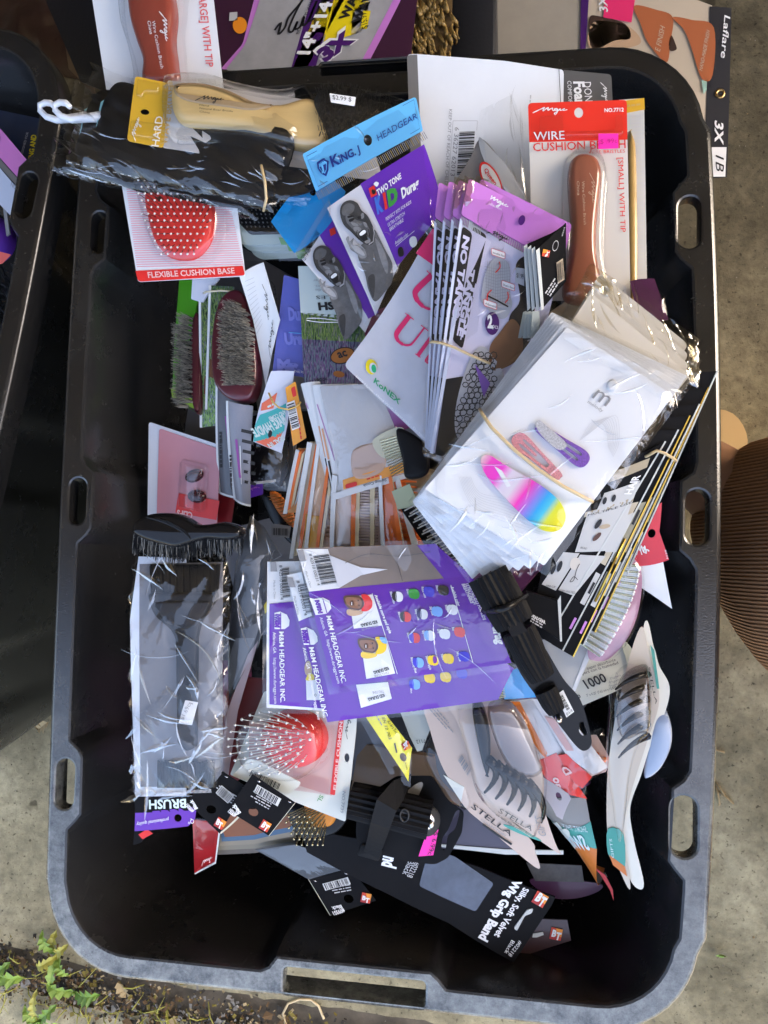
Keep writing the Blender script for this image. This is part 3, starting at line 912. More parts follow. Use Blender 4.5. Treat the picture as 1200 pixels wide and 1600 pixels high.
# crumpled dark bag in the far upper left corner
S = Sheet([-60, -60, 110, -60, 150, 130, -60, 90], .15)
T = Thing('dark_plastic_bag', 'crumpled dark maroon plastic bag in the top left corner behind the second tote', 'bag', S.mid)
panel(T, S, M('maroon_film', (.035, .014, .012), .3, coat=.5, var=.4), r=0, name='contents', th=1)
sheet_film(T, S, FILM2, 5, 5, 0, 8, sc=2.2, seed=3)
S = Sheet([48, -60, 165, -60, 180, 150, 130, 130], [.2, .22, .22, .2])
T = Thing('black_folder', 'black flat folder wedged between the totes at the top left', 'folder', S.mid)
panel(T, S, M('blue_black_vinyl', (.008, .009, .014), .4, bump=.1), r=2, name='cover', th=4)
S = Sheet([102, 66, 140, 100, 150, 150, 108, 110], [.16, .16, .15, .15])
T = Thing('kraft_card', 'scrap of brown kraft card showing between the totes at the top left', 'card', S.mid)
panel(T, S, M('kraft', (.16, .10, .055), .7, var=.2), r=0, name='sheet', th=.6)

# --- goods in the second tote
S = Sheet([-40, 164, 84, 190, 66, 290, -60, 300], [.30, .30, .30, .30])
T = Thing('product_card', 'dark blue card with small yellow lettering in the second tote', 'card', S.mid)
panel(T, S, M('night_blue_card', (.02, .03, .06), .35, coat=.4, var=.3, scale=12), r=3)
pr = Print(T, S)
pr.t('DESIGNED FOR', 36, 245, 46, 208, 3.4, LGREY)
pr.t('ROCKING AND', 50, 272, 58, 212, 7, YEL, 2, .03)
pr.t('RUBBER ETCHINGS', 57, 282, 71, 216, 6, YEL, 2, .02)
pr.build()
S = Sheet([-20, 172, 58, 274, 30, 352, -50, 300], [.325, .325, .315, .315])
T = Thing('packaged_hair_item', 'pack with pink header and pale grey body in the second tote', 'hair accessory pack', S.mid)
panel(T, S, M('cool_white_card', (.62, .66, .78), .4, coat=.3), [-20, 238, 36, 304, 26, 346, 20, 340, -50, 260], r=0, name='body_card', th=.5)
panel(T, S, M('bright_pink_header', (.70, .22, .56), .35, coat=.5), rpoly([-30, 160, 0, 200, 57, 268, 54, 282, 36, 286, -30, 212], 4), r=0, name='header', th=.7, h=.3)
panel(T, S, GREYC, [-30, 214, 35, 287, 34, 298, -30, 226], r=0, name='seal_strip', th=.4, h=.5)
pr = Print(T, S, 1.2); pr.poly(ell(-2, 217, 4, 7, 0), BLACKI); pr.t('NO', 19, 292, 27, 298, 7, GREYI, bold=.0); pr.build()
sheet_film(T, S, FILM, 2, 1, 2, 8)
T = Thing('purple_bottle', 'purple plastic bottle shoulder showing in the second tote', 'bottle', P(0, 375, .29))
Sp = Sheet([-60, 320, 40, 320, 40, 430, -60, 430], .27)
loft(T, Sp, ell(-12, 376, 38, 38, 0, 32), [(0, 0), (0, 8), (3, 14), (9, 19), (16, 21), (17, 27), (20, 28)], M('violet_plastic', (.14, .04, .42), .25, coat=.4), 'shoulder')
S = Sheet([-30, 385, 18, 398, 4, 412, -30, 418], .325)
T = Thing('price_tag', 'tiny coral red tag beside the purple bottle in the second tote', 'tag', S.mid)
panel(T, S, M('coral_card', (.85, .16, .14), .45), r=1, name='tag_sheet')
T = Thing('black_hair_bundle', 'loose black hair bundle lying at the left edge in the second tote', 'hair bundle', P(0, 480, .25))
V, F = [], []
for k in range(170):
    x, y, ph = rnd.uniform(-60, 22), rnd.uniform(410, 540), rnd.uniform(0, 6)
    a = rnd.uniform(-.5, .5) + 1.0
    pts = [P(x + math.cos(a) * t * 6 + 3 * math.sin(t * .6 + ph), y + math.sin(a) * t * 6 + 2 * math.cos(t * .6 + ph), .26 + .012 * math.sin(t * .4 + ph)) for t in range(9)]
    v, f = tube_geo(pts, .0007, 4); b = len(V); V += v; F += [[q + b for q in g_] for g_ in f]
T.mesh('strands', V, F, M('black_hair', (.012, .012, .014), .3), smooth=True, kind='stuff')
S = Sheet([-10, 300, 10, 306, 16, 372, -10, 366], .30)
T = Thing('thin_wire_clip', 'narrow grey clip standing beside the pink header pack', 'clip', S.mid)
panel(T, S, M('dull_grey_plastic', (.3, .3, .31), .4), [4, 302, 9, 304, 17, 366, 12, 370], r=1, name='clip_blade', th=2)

# ================================================================ large brush card, upper left
STRIPE = M('pale_pink_stripe', (.74, .62, .66), .45)
S = Sheet([122, -150, 318, -150, 384, 432, 216, 441], [.398, .398, .382, .382], bow=(0, 2))
T = Thing('carded_hairbrush', 'tall white card with large red brown wire brush lying under a black cloth bag', 'hairbrush', S.mid, 'carded wire cushion brushes')
panel(T, S, WHITE, r=5, th=.6, label='white card with pink stripes and a red foot')
pr = Print(T, S, .6)
for k in range(38):
    y = 286 + k * 3.55; xl = 195 + (y - 285) * .135; xr = 352 + (y - 285) * .225
    pr.line([xl + 2, y, xr - 1, y - 4], 1.3, M('pink_stripe_ink', (.80, .36, .42), .45))
pr.poly(rpoly([213, 424, 380, 416, 384, 431, 217, 441], [1, 1, 5, 5]), REDI, 2)
pr.t('FLEXIBLE CUSHION BASE', 233, 435, 368, 428, 8, M('blush_ink', (.85, .55, .52), .5), 3, .02)
pr.t('ARGE] WITH TIP', 311, -4, 323, 106, 11, M('rose_ink', (.75, .12, .12), .45), 2, .01)
pr.build()
loft(T, S, spl([210, -40, 208, 0, 212, 40, 222, 75, 232, 105, 234, 140, 280, 140, 281, 105, 277, 70, 280, 30, 274, -10, 262, -60]), [(0, 1), (0, 8), (1.5, 12), (5, 14.5), (10, 15.5)], WOODR, 'handle')
Sh = Sheet([122, -150, 318, -150, 384, 432, 216, 441], [.4138, .4138, .3975, .3975], bow=(0, 2))
pr = Print(T, Sh, .3)
magic(pr, 250, 20, 257, 66, 15, PAPER, 1.6)
pr.t('Wire Cushion Brush', 238, 34, 252, 108, 5, PAPER, 2)
pr.t('China', 231, 34, 235, 55, 5, PAPER, 2)
pr.build('handle_lettering')
loft(T, S, spl([198, -70, 196, 0, 200, 50, 212, 90, 220, 130, 222, 150, 290, 150, 291, 100, 288, 60, 292, 20, 288, -40]), [(-2, .8), (0, 1), (1, 12), (3, 17), (8, 18.5)], CLEAR, 'handle_blister')
cush = spl([247, 292, 232, 305, 236, 340, 246, 375, 262, 398, 285, 406, 310, 402, 330, 378, 336, 340, 328, 310, 300, 290, 270, 286])
loft(T, S, cush, [(-2, .8), (-1, 5), (3, 7), (10, 8.5), (20, 9), (30, 9.2)], M('red_rubber_cushion', (.72, .035, .03), .4), 'cushion')
segs = []
cc = S.L(cush)
for j in range(-7, 8):
    for i in range(-6, 7):
        x, y = 284 + i * 8.2 + (4 if j % 2 else 0), 345 + j * 8.4
        q = S.at(x, y)
        if inpoly(q, offset(cc, 5)) and y > 296:
            k = S.at(x + (x - 284) * .22, y + (y - 345) * .22)
            segs.append((S.f(*q, 8), S.f(*k, 15)))
bristles(T, segs, .00045, M('dark_pin', (.10, .03, .03), .35, metal=.5), 'wire_bristles', M('white_tip', (.8, .78, .76), .4), .0011)
bl = spl([228, 285, 232, 330, 246, 376, 262, 400, 288, 412, 320, 408, 342, 382, 347, 340, 340, 300, 330, 282, 280, 276])
loft(T, S, bl, [(-9, .7), (-7, .9), (-5, 11), (-1, 16), (8, 17.5), (20, 18)], CLEAR, 'cushion_blister')

# ================================================================ black durag bags with hooks
BLKCLOTH = M('black_satin_cloth', (.008, .008, .009), .6, spec=.25, var=.3, scale=25, bump=.15, bscale=60)
HOOKM = M('translucent_hook', (.70, .72, .76), .35, sss=.0)
for i, (dx, dy, z, lab) in enumerate(((-26, 12, .392, 'lower clear bag of black cloth with a white hanger hook, tucked under its twin'), (0, 0, .402, 'upper clear bag of black cloth, its white hanger hook over the second tote'))):
    S = Sheet([150 + dx, 106 + dy, 470 + dx, 200 + dy, 425 + dx, 330 + dy, 107 + dx, 258 + dy], [z, z + .004, z, z - .004], bow=(2, 2), wave=2.5, seed=i + 1.)
    T = Thing('packaged_durag', lab, 'cloth bag', S.mid, 'black cloth bags on hanger hooks')
    out = spl([(x + dx, y + dy) for x, y in pairs([192, 131, 170, 150, 157, 190, 152, 240, 250, 290, 420, 315, 440, 290, 455, 205, 330, 170, 240, 145])])
    panel(T, S, BLKCLOTH, out, r=0, th=2.5, h=.3, name='cloth_underlayer')
    facet_film(T, S, BLKCLOTH, 5.5, 3.2, 0, 10, (3, 1), 16, name='folded_cloth', seed=i + 60, outline=out, edge=2.6)
    panel(T, S, M('aqua_plastic', (.25, .50, .52), .4), [(x + dx, y + dy) for x, y in pairs([160, 162, 166, 158, 157, 206, 152, 204])], r=0, th=1.5, h=1, name='hook_plate')
    hk = [(x + dx * .9, y + dy * .2 - (2 if i == 0 else 0)) for x, y in pairs([160, 183, 140, 184, 112, 187, 96, 182, 86, 172, 86, 164, 94, 160, 103, 161, 109, 167])]
    tube(T, [P(x, y, z + .003 + .0015 * k) for k, (x, y) in enumerate(spl(hk, 3, False)[::1][:0] or hk)], [.0046, .0036, .003, .0028, .0026, .0026, .0026, .0026, .0022], HOOKM, 'hanger_hook', 8)
    facet_film(T, S, FILM2, 9, 3.4, 3, 9, (3, 1), 14, seed=i + 3)
    creases(T, S, [(x + dx, y + dy) for x, y in pairs([120, 200, 200, 140, 260, 236, 450, 280, 425, 322, 120, 262])], 9, 10, i + 5, 14, 14, 40, 120, 5)
    pr = Print(T, S, 2.2)
    for k in range(26):
        a = k / 26; b = a + .018
        pr.line([110 + dx + 300 * a, 256 + dy + 66 * a, 110 + dx + 300 * b, 256 + dy + 66 * b], 1.2, LGREY)
    pr.build('heat_seal')
T = Thing('rubber_band', 'short tan rubber band round the black crinkled bag beside the blue header', 'rubber band', P(413, 290, .40))
band(T, [(408, 258, .417), (414, 285, .419), (416, 310, .417), (412, 330, .408)], .0011, RUBBER, 'elastic_loop')

# crumpled black film bag below the wave brush
S = Sheet([245, 235, 500, 270, 480, 322, 240, 300], [.404, .408, .404, .400], wave=4, seed=4)
T = Thing('crinkled_black_bag', 'shiny crumpled black bag strip under the pale wood brush', 'bag', S.mid)
panel(T, S, BLKCLOTH, spl([250, 236, 330, 245, 420, 258, 500, 272, 485, 300, 430, 312, 417, 325, 360, 320, 300, 306, 245, 290]), name='cloth', th=3)
facet_film(T, S, FILM2, 5, 5, 2, 9, (2.4, 1), 10, seed=9)

creases(T, S, [250, 240, 490, 275, 476, 318, 250, 292], 18, 7.5, 8, 12, 22, 24, 70, 6)
# ================================================================ hard wave brush
S = Sheet([217, 120, 648, 178, 600, 285, 198, 218], [.420, .386, .384, .420])
T = Thing('carded_wave_brush', 'pale wood handled wave brush in a clear blister with a gold headed card', 'hairbrush', S.mid)
panel(T, S, M('frosted_back_card', (.50, .48, .47), .35, coat=.4), rpoly([262, 126, 560, 168, 600, 285, 254, 231], 4), name='backing_card', th=.6)
panel(T, S, GOLD, rpoly([212, 120, 264, 131, 256, 232, 199, 221], 6), holes=[ell(227, 176, 7, 4.5, 10)], th=.8, h=.3, name='header')
pr = Print(T, S, 1.1)
WHT = M('ivory_ink', (.78, .72, .6), .5)
pr.t('HARD', 249, 231, 256, 184, 11, WHT, 2, .01)
pr.t('WAVE BRUSH', 262, 228, 274, 136, 10, M('tan_ink', (.55, .36, .12), .45), 2, .01)
magic(pr, 213, 222, 222, 186, 14, WHT, 1.2)
pr.build()
body = spl([272, 150, 282, 139, 320, 140, 360, 150, 400, 168, 440, 172, 480, 162, 500, 172, 520, 205, 500, 238, 460, 236, 420, 222, 380, 210, 330, 204, 290, 199, 274, 180])
loft(T, S, body, [(0, 1), (0, 5), (1.5, 9), (7, 12), (14, 13)], WOODP, 'handle')
top = spl([282, 146, 320, 144, 360, 154, 400, 172, 430, 178, 400, 186, 350, 180, 300, 172, 280, 160])
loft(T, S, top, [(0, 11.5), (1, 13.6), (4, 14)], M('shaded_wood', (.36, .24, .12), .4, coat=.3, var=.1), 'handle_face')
loft(T, S, spl([490, 178, 500, 152, 530, 148, 580, 164, 640, 182, 646, 205, 600, 232, 540, 236, 505, 215]), [(0, .5), (0, 7), (3, 12), (9, 14)], M('black_boar_bristle', (.018, .016, .014), .6, bump=.8, bscale=400), 'bristle_head')
segs = []
for k in range(900):
    x, y = rnd.uniform(498, 640), rnd.uniform(150, 226)
    if y < 148 + (x - 530) * .3: continue
    q = S.at(x, y); segs.append((S.f(*q, 9), S.f(q[0] + rnd.uniform(-3, 6), q[1] + rnd.uniform(-4, 3), 20)))
bristles(T, segs, .0003, M('dark_bristle', (.02, .017, .014), .5), 'bristles')
Sf = Sheet([217, 120, 648, 178, 600, 285, 198, 218], [.4350, .4010, .3990, .4350])
pr = Print(T, Sf, .2)
magic(pr, 306, 158, 350, 160, 13, BLACKI, 1.4)
for k, s in enumerate(('Hard', 'Natural Boar Bristle', 'China')): pr.t(s, 312, 166 + 5.2 * k, 312 + (14, 52, 16)[k], 167 + 5.2 * k + (1, 4, 1)[k], 3, BLACKI)
pr.build('handle_lettering')
loft(T, S, spl([262, 148, 282, 134, 330, 134, 380, 148, 440, 158, 492, 148, 560, 156, 640, 178, 640, 215, 560, 250, 480, 250, 400, 232, 320, 224, 268, 216]), [(-4, 1), (0, 1.2), (1, 15), (4, 21), (10, 23)], CLEAR, 'blister')
Sg = Sheet([515, 146, 556, 152, 554, 166, 517, 160], [.4195, .4165, .4165, .4195])
panel(T, Sg, PAPER, r=1, name='price_sticker', th=.2)
pr = Print(T, Sg, .2); pr.t('$2.99 $', 520, 156, 549, 160, 6.5, BLACKI); pr.build('price_lettering')
loft(T, S, rpoly([216, 126, 252, 134, 250, 150, 228, 148, 226, 158, 214, 154], 4), [(0, 1), (1, 4), (3, 5)], CLEAR, 'header_boss')
loft(T, S, rpoly([206, 190, 250, 196, 246, 222, 204, 216], 6), [(0, 1), (1, 4), (3, 5)], CLEAR, 'header_boss')

# black vent brush packs with pale green trim
for i, (dx, dy, z, lab) in enumerate(((26, 22, .362, 'lowest black pin comb pack with pale green trim beside the red brush card'), (12, 10, .370, 'middle black pin comb pack with pale green trim beside the red brush card'), (0, 0, .378, 'topmost black pin comb pack with pale green trim beside the red brush card'))):
    q = [(x + dx, y + dy) for x, y in pairs([318, 300, 470, 300, 466, 380, 384, 384, 372, 378])]
    S = Sheet([318 + dx, 300 + dy, 470 + dx, 300 + dy, 466 + dx, 384 + dy, 330 + dx, 384 + dy], z)
    T = Thing('pin_comb_pack', lab, 'comb', S.mid, 'black pin combs in clear packs')
    panel(T, S, M('sage_card', (.42, .50, .46), .4, coat=.4), rpoly(q, [1, 1, 5, 8, 6]), name='tray', th=.8)
    loft(T, S, rpoly([(x + dx, y + dy) for x, y in pairs([330, 304, 466, 304, 462, 366, 392, 368])], [1, 1, 4, 6]), [(0, 1), (1, 3.2), (4, 3.6)], BLKPL, 'comb_plate')
    segs = []
    for a in range(18):
        for b in range(8):
            x, y = 345 + a * 6.6 + dx + b * 1.5, 312 + b * 6.5 + dy
            if x < 350 + dx + b * 5: continue
            p = S.at(x, y); segs.append((S.f(*p, 3), S.f(*p, 5.5)))
    bristles(T, segs, .0007, M('grey_pin', (.10, .10, .10), .35), 'pins', n=5)
    panel(T, S, M('leaf_green_card', (.16, .36, .10), .4), [(x + dx, y + dy) for x, y in pairs([436, 372, 462, 374, 466, 384, 440, 383])], r=1, th=.6, h=.8, name='green_tab')
    sheet_film(T, S, FILM, 6, 1.5, 2, 6, seed=i)
# ================================================================ large white card with grey edge
S = Sheet([636, 86, 956, 114, 950, 330, 640, 330], [.394, .392, .384, .384])
T = Thing('product_card', 'large white card with grey borders and barcode leaning on the top rim', 'card', S.mid)
panel(T, S, WHITE, rpoly([637, 86, 650, 85, 790, 96, 880, 110, 905, 330, 668, 330], 4), r=0, th=.7)
panel(T, S, GREYC, rpoly([636, 87, 652, 86, 662, 330, 645, 330], [5, 0, 0, 0]), r=0, th=.75, name='grey_edge')
panel(T, S, M('dark_grey_card', (.10, .095, .09), .5), rpoly([881, 110, 955, 117, 958, 180, 880, 176], [0, 6, 4, 0]), r=0, th=.75, name='grey_panel')
pr = Print(T, S, .8)
pr.t("DON'T", 911, 130, 915, 172, 11, PAPER, 2)
pr.t('Foam', 896, 129, 899, 172, 15, PAPER, 2, .04)
pr.t('COMFORT', 886, 128, 888, 168, 6, PAPER, 2)
magic(pr, 938, 131, 944, 162, 12, PAPER, 1.)
pr.line([873, 108, 876, 165], .9, BLACKI)
pr.t('KEEP OUT OF REACH OF CHILDREN', 702, 172, 694, 305, 5, GREYI, 2)
pr.bars(742, 207, 738, 275, -24, 1, BLACKI, 24)
pr.t('6 36227 62013', 711, 200, 704, 276, 7, GREYI, 2)
for a, b in (((708, 190), (746, 190)), ((708, 190), (700, 290)), ((746, 190), (745, 205))): pr.line([*a, *b], .8, LGREY)
pr.small(828, 150, 826, 175, 2, LGREY, 1, 4)
pr.build()

# clear bag with oval label, standing behind the lavender headers
S = Sheet([748, 200, 820, 250, 808, 345, 700, 300], [.400, .402, .396, .394], bow=(2, 2))
T = Thing('oval_labelled_pack', 'clear crinkled pack with red edged oval label behind the lavender headers', 'pack', S.mid)
panel(T, S, M('taupe_contents', (.20, .18, .16), .4, coat=.3, var=.2), spl([748, 222, 762, 226, 790, 262, 806, 296, 806, 345, 700, 345, 708, 296, 735, 250]), name='grey_contents', th=3)
panel(T, S, M('pearl_contents', (.42, .42, .41), .3, coat=.5), spl([750, 218, 770, 238, 792, 262, 818, 305, 820, 340, 806, 335, 788, 296, 765, 268, 752, 240]), name='pale_strip', th=2, h=2.4)
pr = Print(T, S, 4.6)
pr.poly(ell(768, 284, 13, 30, -28), REDI, 1); pr.poly(ell(768.5, 285, 10.5, 27, -28), M('cream_ink', (.62, .57, .5), .5), 2)
pr.t('Queen', 757, 270, 774, 294, 7, REDI, 3, .02)
pr.build('oval_label')
facet_film(T, S, FILM2, 7, 2.5, 3, 12, (1, 2.6), -28, seed=5, outline=[752, 172, 800, 148, 822, 196, 826, 320, 790, 340, 742, 236])

creases(T, S, [755, 180, 800, 155, 820, 200, 822, 310, 780, 250], 12, 8, 6, 65, 12, 40, 110, 5)
# ================================================================ small wire cushion brush card + card behind it
S = Sheet([965, 157, 1006, 154, 1011, 470, 960, 470], [.394, .392, .392, .394])
T = Thing('carded_hairbrush', 'narrow gold topped card with ribbed edge behind the red topped brush card', 'hairbrush', S.mid)
panel(T, S, M('silver_grey_card', (.52, .52, .50), .35, coat=.4), r=3, th=.7)
panel(T, S, GOLD, [965, 160, 1006, 154, 1007, 172, 966, 180], r=0, th=.8, h=.1, name='gold_header')
pr = Print(T, S, .9)
for k in range(48):
    y = 182 + k * 5.9
    pr.line([974, y + 2, 1004, y - 1], 1.8, LGREY)
pr.small(972, 170, 1003, 166, 3, M('tan_ink'), 1, 4)
pr.build('ribbed_print')
loft(T, S, spl([978, 230, 988, 222, 992, 260, 994, 420, 990, 470, 980, 470]), [(0, 0), (1, 5), (3, 7)], M('honey_wood', (.45, .28, .09), .35, coat=.4), 'handle')
S = Sheet([825, 162, 979, 157, 985, 470, 834, 470], [.412, .412, .402, .402])
T = Thing('carded_hairbrush', 'red topped white card with small red brown brush and pink price sticker', 'hairbrush', S.mid, 'carded wire cushion brushes')
panel(T, S, M('warm_white_card', (.66, .63, .57), .4, coat=.3), r=6, th=.7)
RED = M('bright_red_card', (.78, .035, .02), .35, coat=.5)
panel(T, S, RED, rpoly([825, 162, 979, 157, 980, 219, 827, 223], [6, 6, 0, 0]), r=0, th=.8, h=.1, name='red_header', holes=[ell(904, 177, 7, 8)])
pr = Print(T, S, .9)
magic(pr, 833, 178, 886, 177, 13, PAPER, 1.5)
pr.t('NO.7712', 944, 177, 974, 176, 6, PAPER, 2, .02)
pr.t('WIRE', 834, 221, 882, 219, 13, PAPER, 2, .005)
pr.t('CUSHION BRUSH', 833, 238, 977, 233, 13, REDI, 2, .005)
pr.t('WIRE BRISTLES', 919, 242, 976, 240, 5, REDI, 2)
pr.t('[SMALL] WITH TIP', 965, 248, 969, 364, 8, REDI, 2)
pr.build()
for q in (([842, 184, 880, 182, 880, 208, 960, 205, 960, 182, 972, 182, 974, 214, 842, 218], 0),):
    loft(T, S, rpoly(q[0], 5), [(0, .9), (1, 3), (2.5, 3.6)], CLEAR, 'header_boss')
Sq = Sheet([935, 209, 966, 209, 966, 232, 935, 233], .419)
panel(T, Sq, M('fluorescent_pink', (.95, .03, .42), .5), r=0, th=.2, name='price_sticker')
pr = Print(T, Sq, .2); pr.t('$ .99c', 938, 226, 964, 224, 7, M('faded_ink', (.55, .02, .2), .5)); pr.build('price_lettering')
loft(T, S, spl([886, 290, 889, 262, 900, 250, 918, 249, 932, 258, 938, 280, 934, 320, 930, 360, 930, 400, 936, 470, 880, 470, 888, 400, 890, 350]), [(0, .8), (0, 6), (2, 10), (6, 12.5), (10, 13.2)], M('chestnut_wood', (.32, .10, .055), .28, coat=.7, var=.2, scale=40, stretch=(1, .12, 1)), 'handle')
Sq = Sheet([825, 162, 979, 157, 985, 470, 834, 470], [.4254, .4254, .4156, .4156])
pr = Print(T, Sq, .2)
magic(pr, 921, 272, 923, 318, 12, M('sand_ink', (.55, .4, .28), .5), .9)
pr.t('Wire Cushion Brush', 909, 284, 912, 352, 4, M('sand_ink'), 2); pr.t('China', 901, 284, 902, 306, 4, M('sand_ink'), 2)
pr.build('handle_lettering')
loft(T, S, spl([882, 300, 884, 262, 896, 243, 920, 240, 938, 252, 945, 280, 942, 330, 940, 400, 944, 470, 872, 470, 880, 380]), [(-4, .8), (0, 1), (1, 10), (4, 15), (9, 16.5)], CLEAR, 'blister')

# ================================================================ kids' durag bags (blue headers)
SKIN_G = [M('photo_grey_%s' % n, (v, v, v * 1.03), .4, var=.28, scale=170) for n, v in (('black', .015), ('dark', .05), ('mid', .13), ('light', .25), ('pale', .42))]
def laughing_boy(pr, f, lay=2):
    """the printed black-and-white picture: a boy laughing, hand raised; f maps the crop's points into the photo"""
    K, D, Mi, Lt, Pa = SKIN_G
    pr.poly(f(spl([640, 670, 690, 600, 720, 640, 760, 720, 800, 800, 800, 900, 760, 960, 700, 1020, 660, 950, 640, 860, 600, 760, 610, 700])), Mi, lay)       # shirt
    pr.poly(f(spl([700, 650, 740, 700, 775, 790, 770, 860, 740, 800, 715, 720])), Lt, lay + 1)
    pr.poly(f(spl([690, 860, 700, 900, 690, 1000, 665, 940, 660, 880])), D, lay + 1)
    pr.poly(f(spl([495, 500, 510, 450, 550, 430, 595, 445, 622, 490, 655, 520, 690, 590, 697, 650, 680, 690, 640, 685, 600, 655, 560, 615, 515, 570])), D, lay + 2)   # head
    pr.poly(f(spl([530, 520, 560, 520, 590, 545, 640, 560, 668, 600, 660, 640, 640, 670, 610, 650, 570, 600, 535, 560])), Mi, lay + 3)
    pr.poly(f(spl([512, 470, 545, 448, 580, 462, 570, 500, 530, 520, 508, 510])), Mi, lay + 3)
    pr.poly(f(spl([575, 590, 600, 585, 620, 600, 605, 615, 580, 610])), Lt, lay + 4)   # nose & cheek
    pr.poly(f(spl([548, 545, 575, 535, 580, 545, 555, 558])), K, lay + 4)
    pr.poly(f(spl([598, 528, 618, 525, 620, 536, 604, 542])), K, lay + 4)
    pr.poly(f(spl([540, 525, 570, 520, 574, 526, 545, 535])), K, lay + 4)
    pr.poly(f(spl([605, 625, 635, 600, 655, 625, 655, 660, 635, 670, 612, 650])), K, lay + 5)    # open mouth
    pr.poly(f(spl([610, 628, 636, 606, 648, 620, 620, 640])), PAPER, lay + 6)
    pr.poly(f(spl([618, 515, 632, 505, 636, 530, 622, 540])), Lt, lay + 4)    # ear
    pr.poly(f(spl([530, 655, 545, 640, 552, 670, 575, 650, 570, 690, 610, 690, 640, 720, 650, 760, 620, 770, 590, 740, 560, 720, 545, 690])), Lt, lay + 2)  # hand
    pr.poly(f(spl([560, 690, 600, 700, 630, 730, 640, 755, 610, 745, 580, 725])), Pa, lay + 3)
    pr.poly(f(spl([632, 560, 650, 566, 656, 590, 640, 584])), Lt, lay + 5); pr.poly(f(spl([560, 560, 590, 566, 604, 580, 575, 580])), Lt, lay + 4); pr.poly(f(spl([640, 672, 668, 660, 672, 676, 650, 684])), Lt, lay + 4)
    pr.line(f(spl([598, 606, 592, 630, 606, 662], 4, False)), 1., K, lay + 5); pr.line(f([662, 602, 668, 640]), 1., K, lay + 5)
    pr.line(f([664, 690, 690, 672, 696, 620, 690, 590]), 1.6, Pa, lay + 4)
def durag_bag(q, z, label, f, header, hpoly, hole, full):
    S = Sheet(q, z, bow=(2, 1))
    T = Thing('packaged_durag', label, 'durag pack', S.mid, 'durag packs with blue headers')
    return S, T
# rear one
S = Sheet([497, 262, 640, 330, 700, 640, 422, 350], [.396, .396, .392, .394])
T = Thing('packaged_durag', 'durag pack with plain azure header half hidden behind the sky blue headed pack', 'durag pack', S.mid, 'durag packs with blue headers')
c5 = lambda l: tr([v for p in l for v in p] if isinstance(l[0], tuple) else l, 3.75, 400, 200)
panel(T, S, M('photo_card', (.66, .66, .70), .35, coat=.5), c5([270, 770, 420, 560, 700, 1040, 640, 1200]), r=0, th=.6, name='picture_card')
panel(T, S, PURP, c5([350, 590, 430, 490, 620, 800, 720, 1080, 660, 1120]), r=0, th=.7, name='purple_panel')
panel(T, S, DEEPB, [424, 347, 496, 256, 540, 300, 530, 330, 460, 396], r=2, th=.7, h=.4, name='header', holes=[ell(489, 300, 5, 7, -15)])
pr = Print(T, S, .8)
g5 = lambda l: tr([v for p in [(( x - 595) * .93 + 430 , (y - 560) * .93 + 815) for x, y in (l if isinstance(l[0], tuple) else pairs(l))] for v in p], 3.75, 400, 200)
laughing_boy(pr, g5)
pr.t('ITEM # 083 TWO TONE', 476, 411, 500, 366, 4, BLACKI, 2)
pr.poly(c5([432, 600, 462, 585, 472, 622, 440, 640]), REDI, 2)
pr.poly(c5([515, 670, 530, 665, 545, 700, 530, 705]), REDI, 2)
pr.build('printed_picture')
pr = Print(T, S, 1.2)
for k in range(34):
    a = k / 33; x, y = 460 + 52 * a, 398 - 82 * a
    pr.line([x, y, x + 6, y + 5], .8, LGREY)
pr.build('header_seal')
facet_film(T, S, FILM, 3, 1.2, 2, 22, (1, 1.8), 30, seed=12)
# front one
S = Sheet([472, 243, 652, 153, 684, 400, 612, 540], [.416, .418, .409, .404], bow=(2, 0))
T = Thing('packaged_durag', 'durag pack with sky blue lettered header and a laughing boy printed in grey', 'durag pack', S.mid, 'durag packs with blue headers')
panel(T, S, M('photo_card'), c5([418, 470, 620, 330, 830, 820, 700, 1100, 660, 1000]), r=0, th=.6, name='picture_card')
panel(T, S, PURP, c5([612, 330, 985, 98, 1100, 480, 830, 812]), r=0, th=.8, name='purple_panel')
panel(T, S, SKYB, rpoly([473, 242, 650, 152, 661, 205, 494, 300], [4, 6, 2, 2]), r=0, th=.8, h=.6, name='header', holes=[ell(575, 220, 6.5, 9, -10)])
pr = Print(T, S, .9)
laughing_boy(pr, c5)
pr.t('TWO TONE', 591, 308, 628, 280, 9, PAPER, 3, .03)
for ch, a, b, m in (('K', 590, 600, M('cobalt_ink', (.05, .16, .62), .4)), ('I', 602, 606, REDI), ('D', 608, 623, GREENI)):
    pr.t(ch, a, 335 - (a - 590) * .62, b, 335 - (b - 590) * .62, 19, m, 3, .07)
pr.t('Durag', 629, 312, 655, 293, 14, PAPER, 3, .04)
pr.t('PERFECT FITS FOR KIDS', 604, 347, 643, 319, 4.5, PAPER, 3)
pr.t('ULTRA STRETCH', 607, 356, 633, 337, 4.5, PAPER, 3)
pr.t('BREATHABLE', 610, 363, 631, 347, 4.5, PAPER, 3)
pr.t('Available color', 618, 384, 638, 369, 4, PAPER, 3)
pr.line([619, 386, 648, 362], .8, PAPER, 3)
pr.poly(c5([662, 360, 695, 340, 712, 395, 676, 415]), REDI, 3)
pr.poly(c5(spl([680, 375, 688, 365, 695, 372, 700, 362, 703, 385, 688, 395])), BLACKI, 4)
pr.poly(c5(spl([692, 335, 705, 322, 722, 330, 712, 350, 700, 345])), PAPER, 4)
pr.poly(spl([640, 376, 644, 371, 650, 372, 652, 382, 646, 388, 641, 384]), PAPER, 3)
pr.poly(spl([622, 392, 626, 387, 630, 390, 631, 400, 624, 402]), BLACKI, 3)
pr.build('printed_picture')
pr = Print(T, S, 1.5)
fr = [480, 246, 647, 158, 656, 203, 498, 293]
pr.line(fr, .8, NAVY, 1, True)
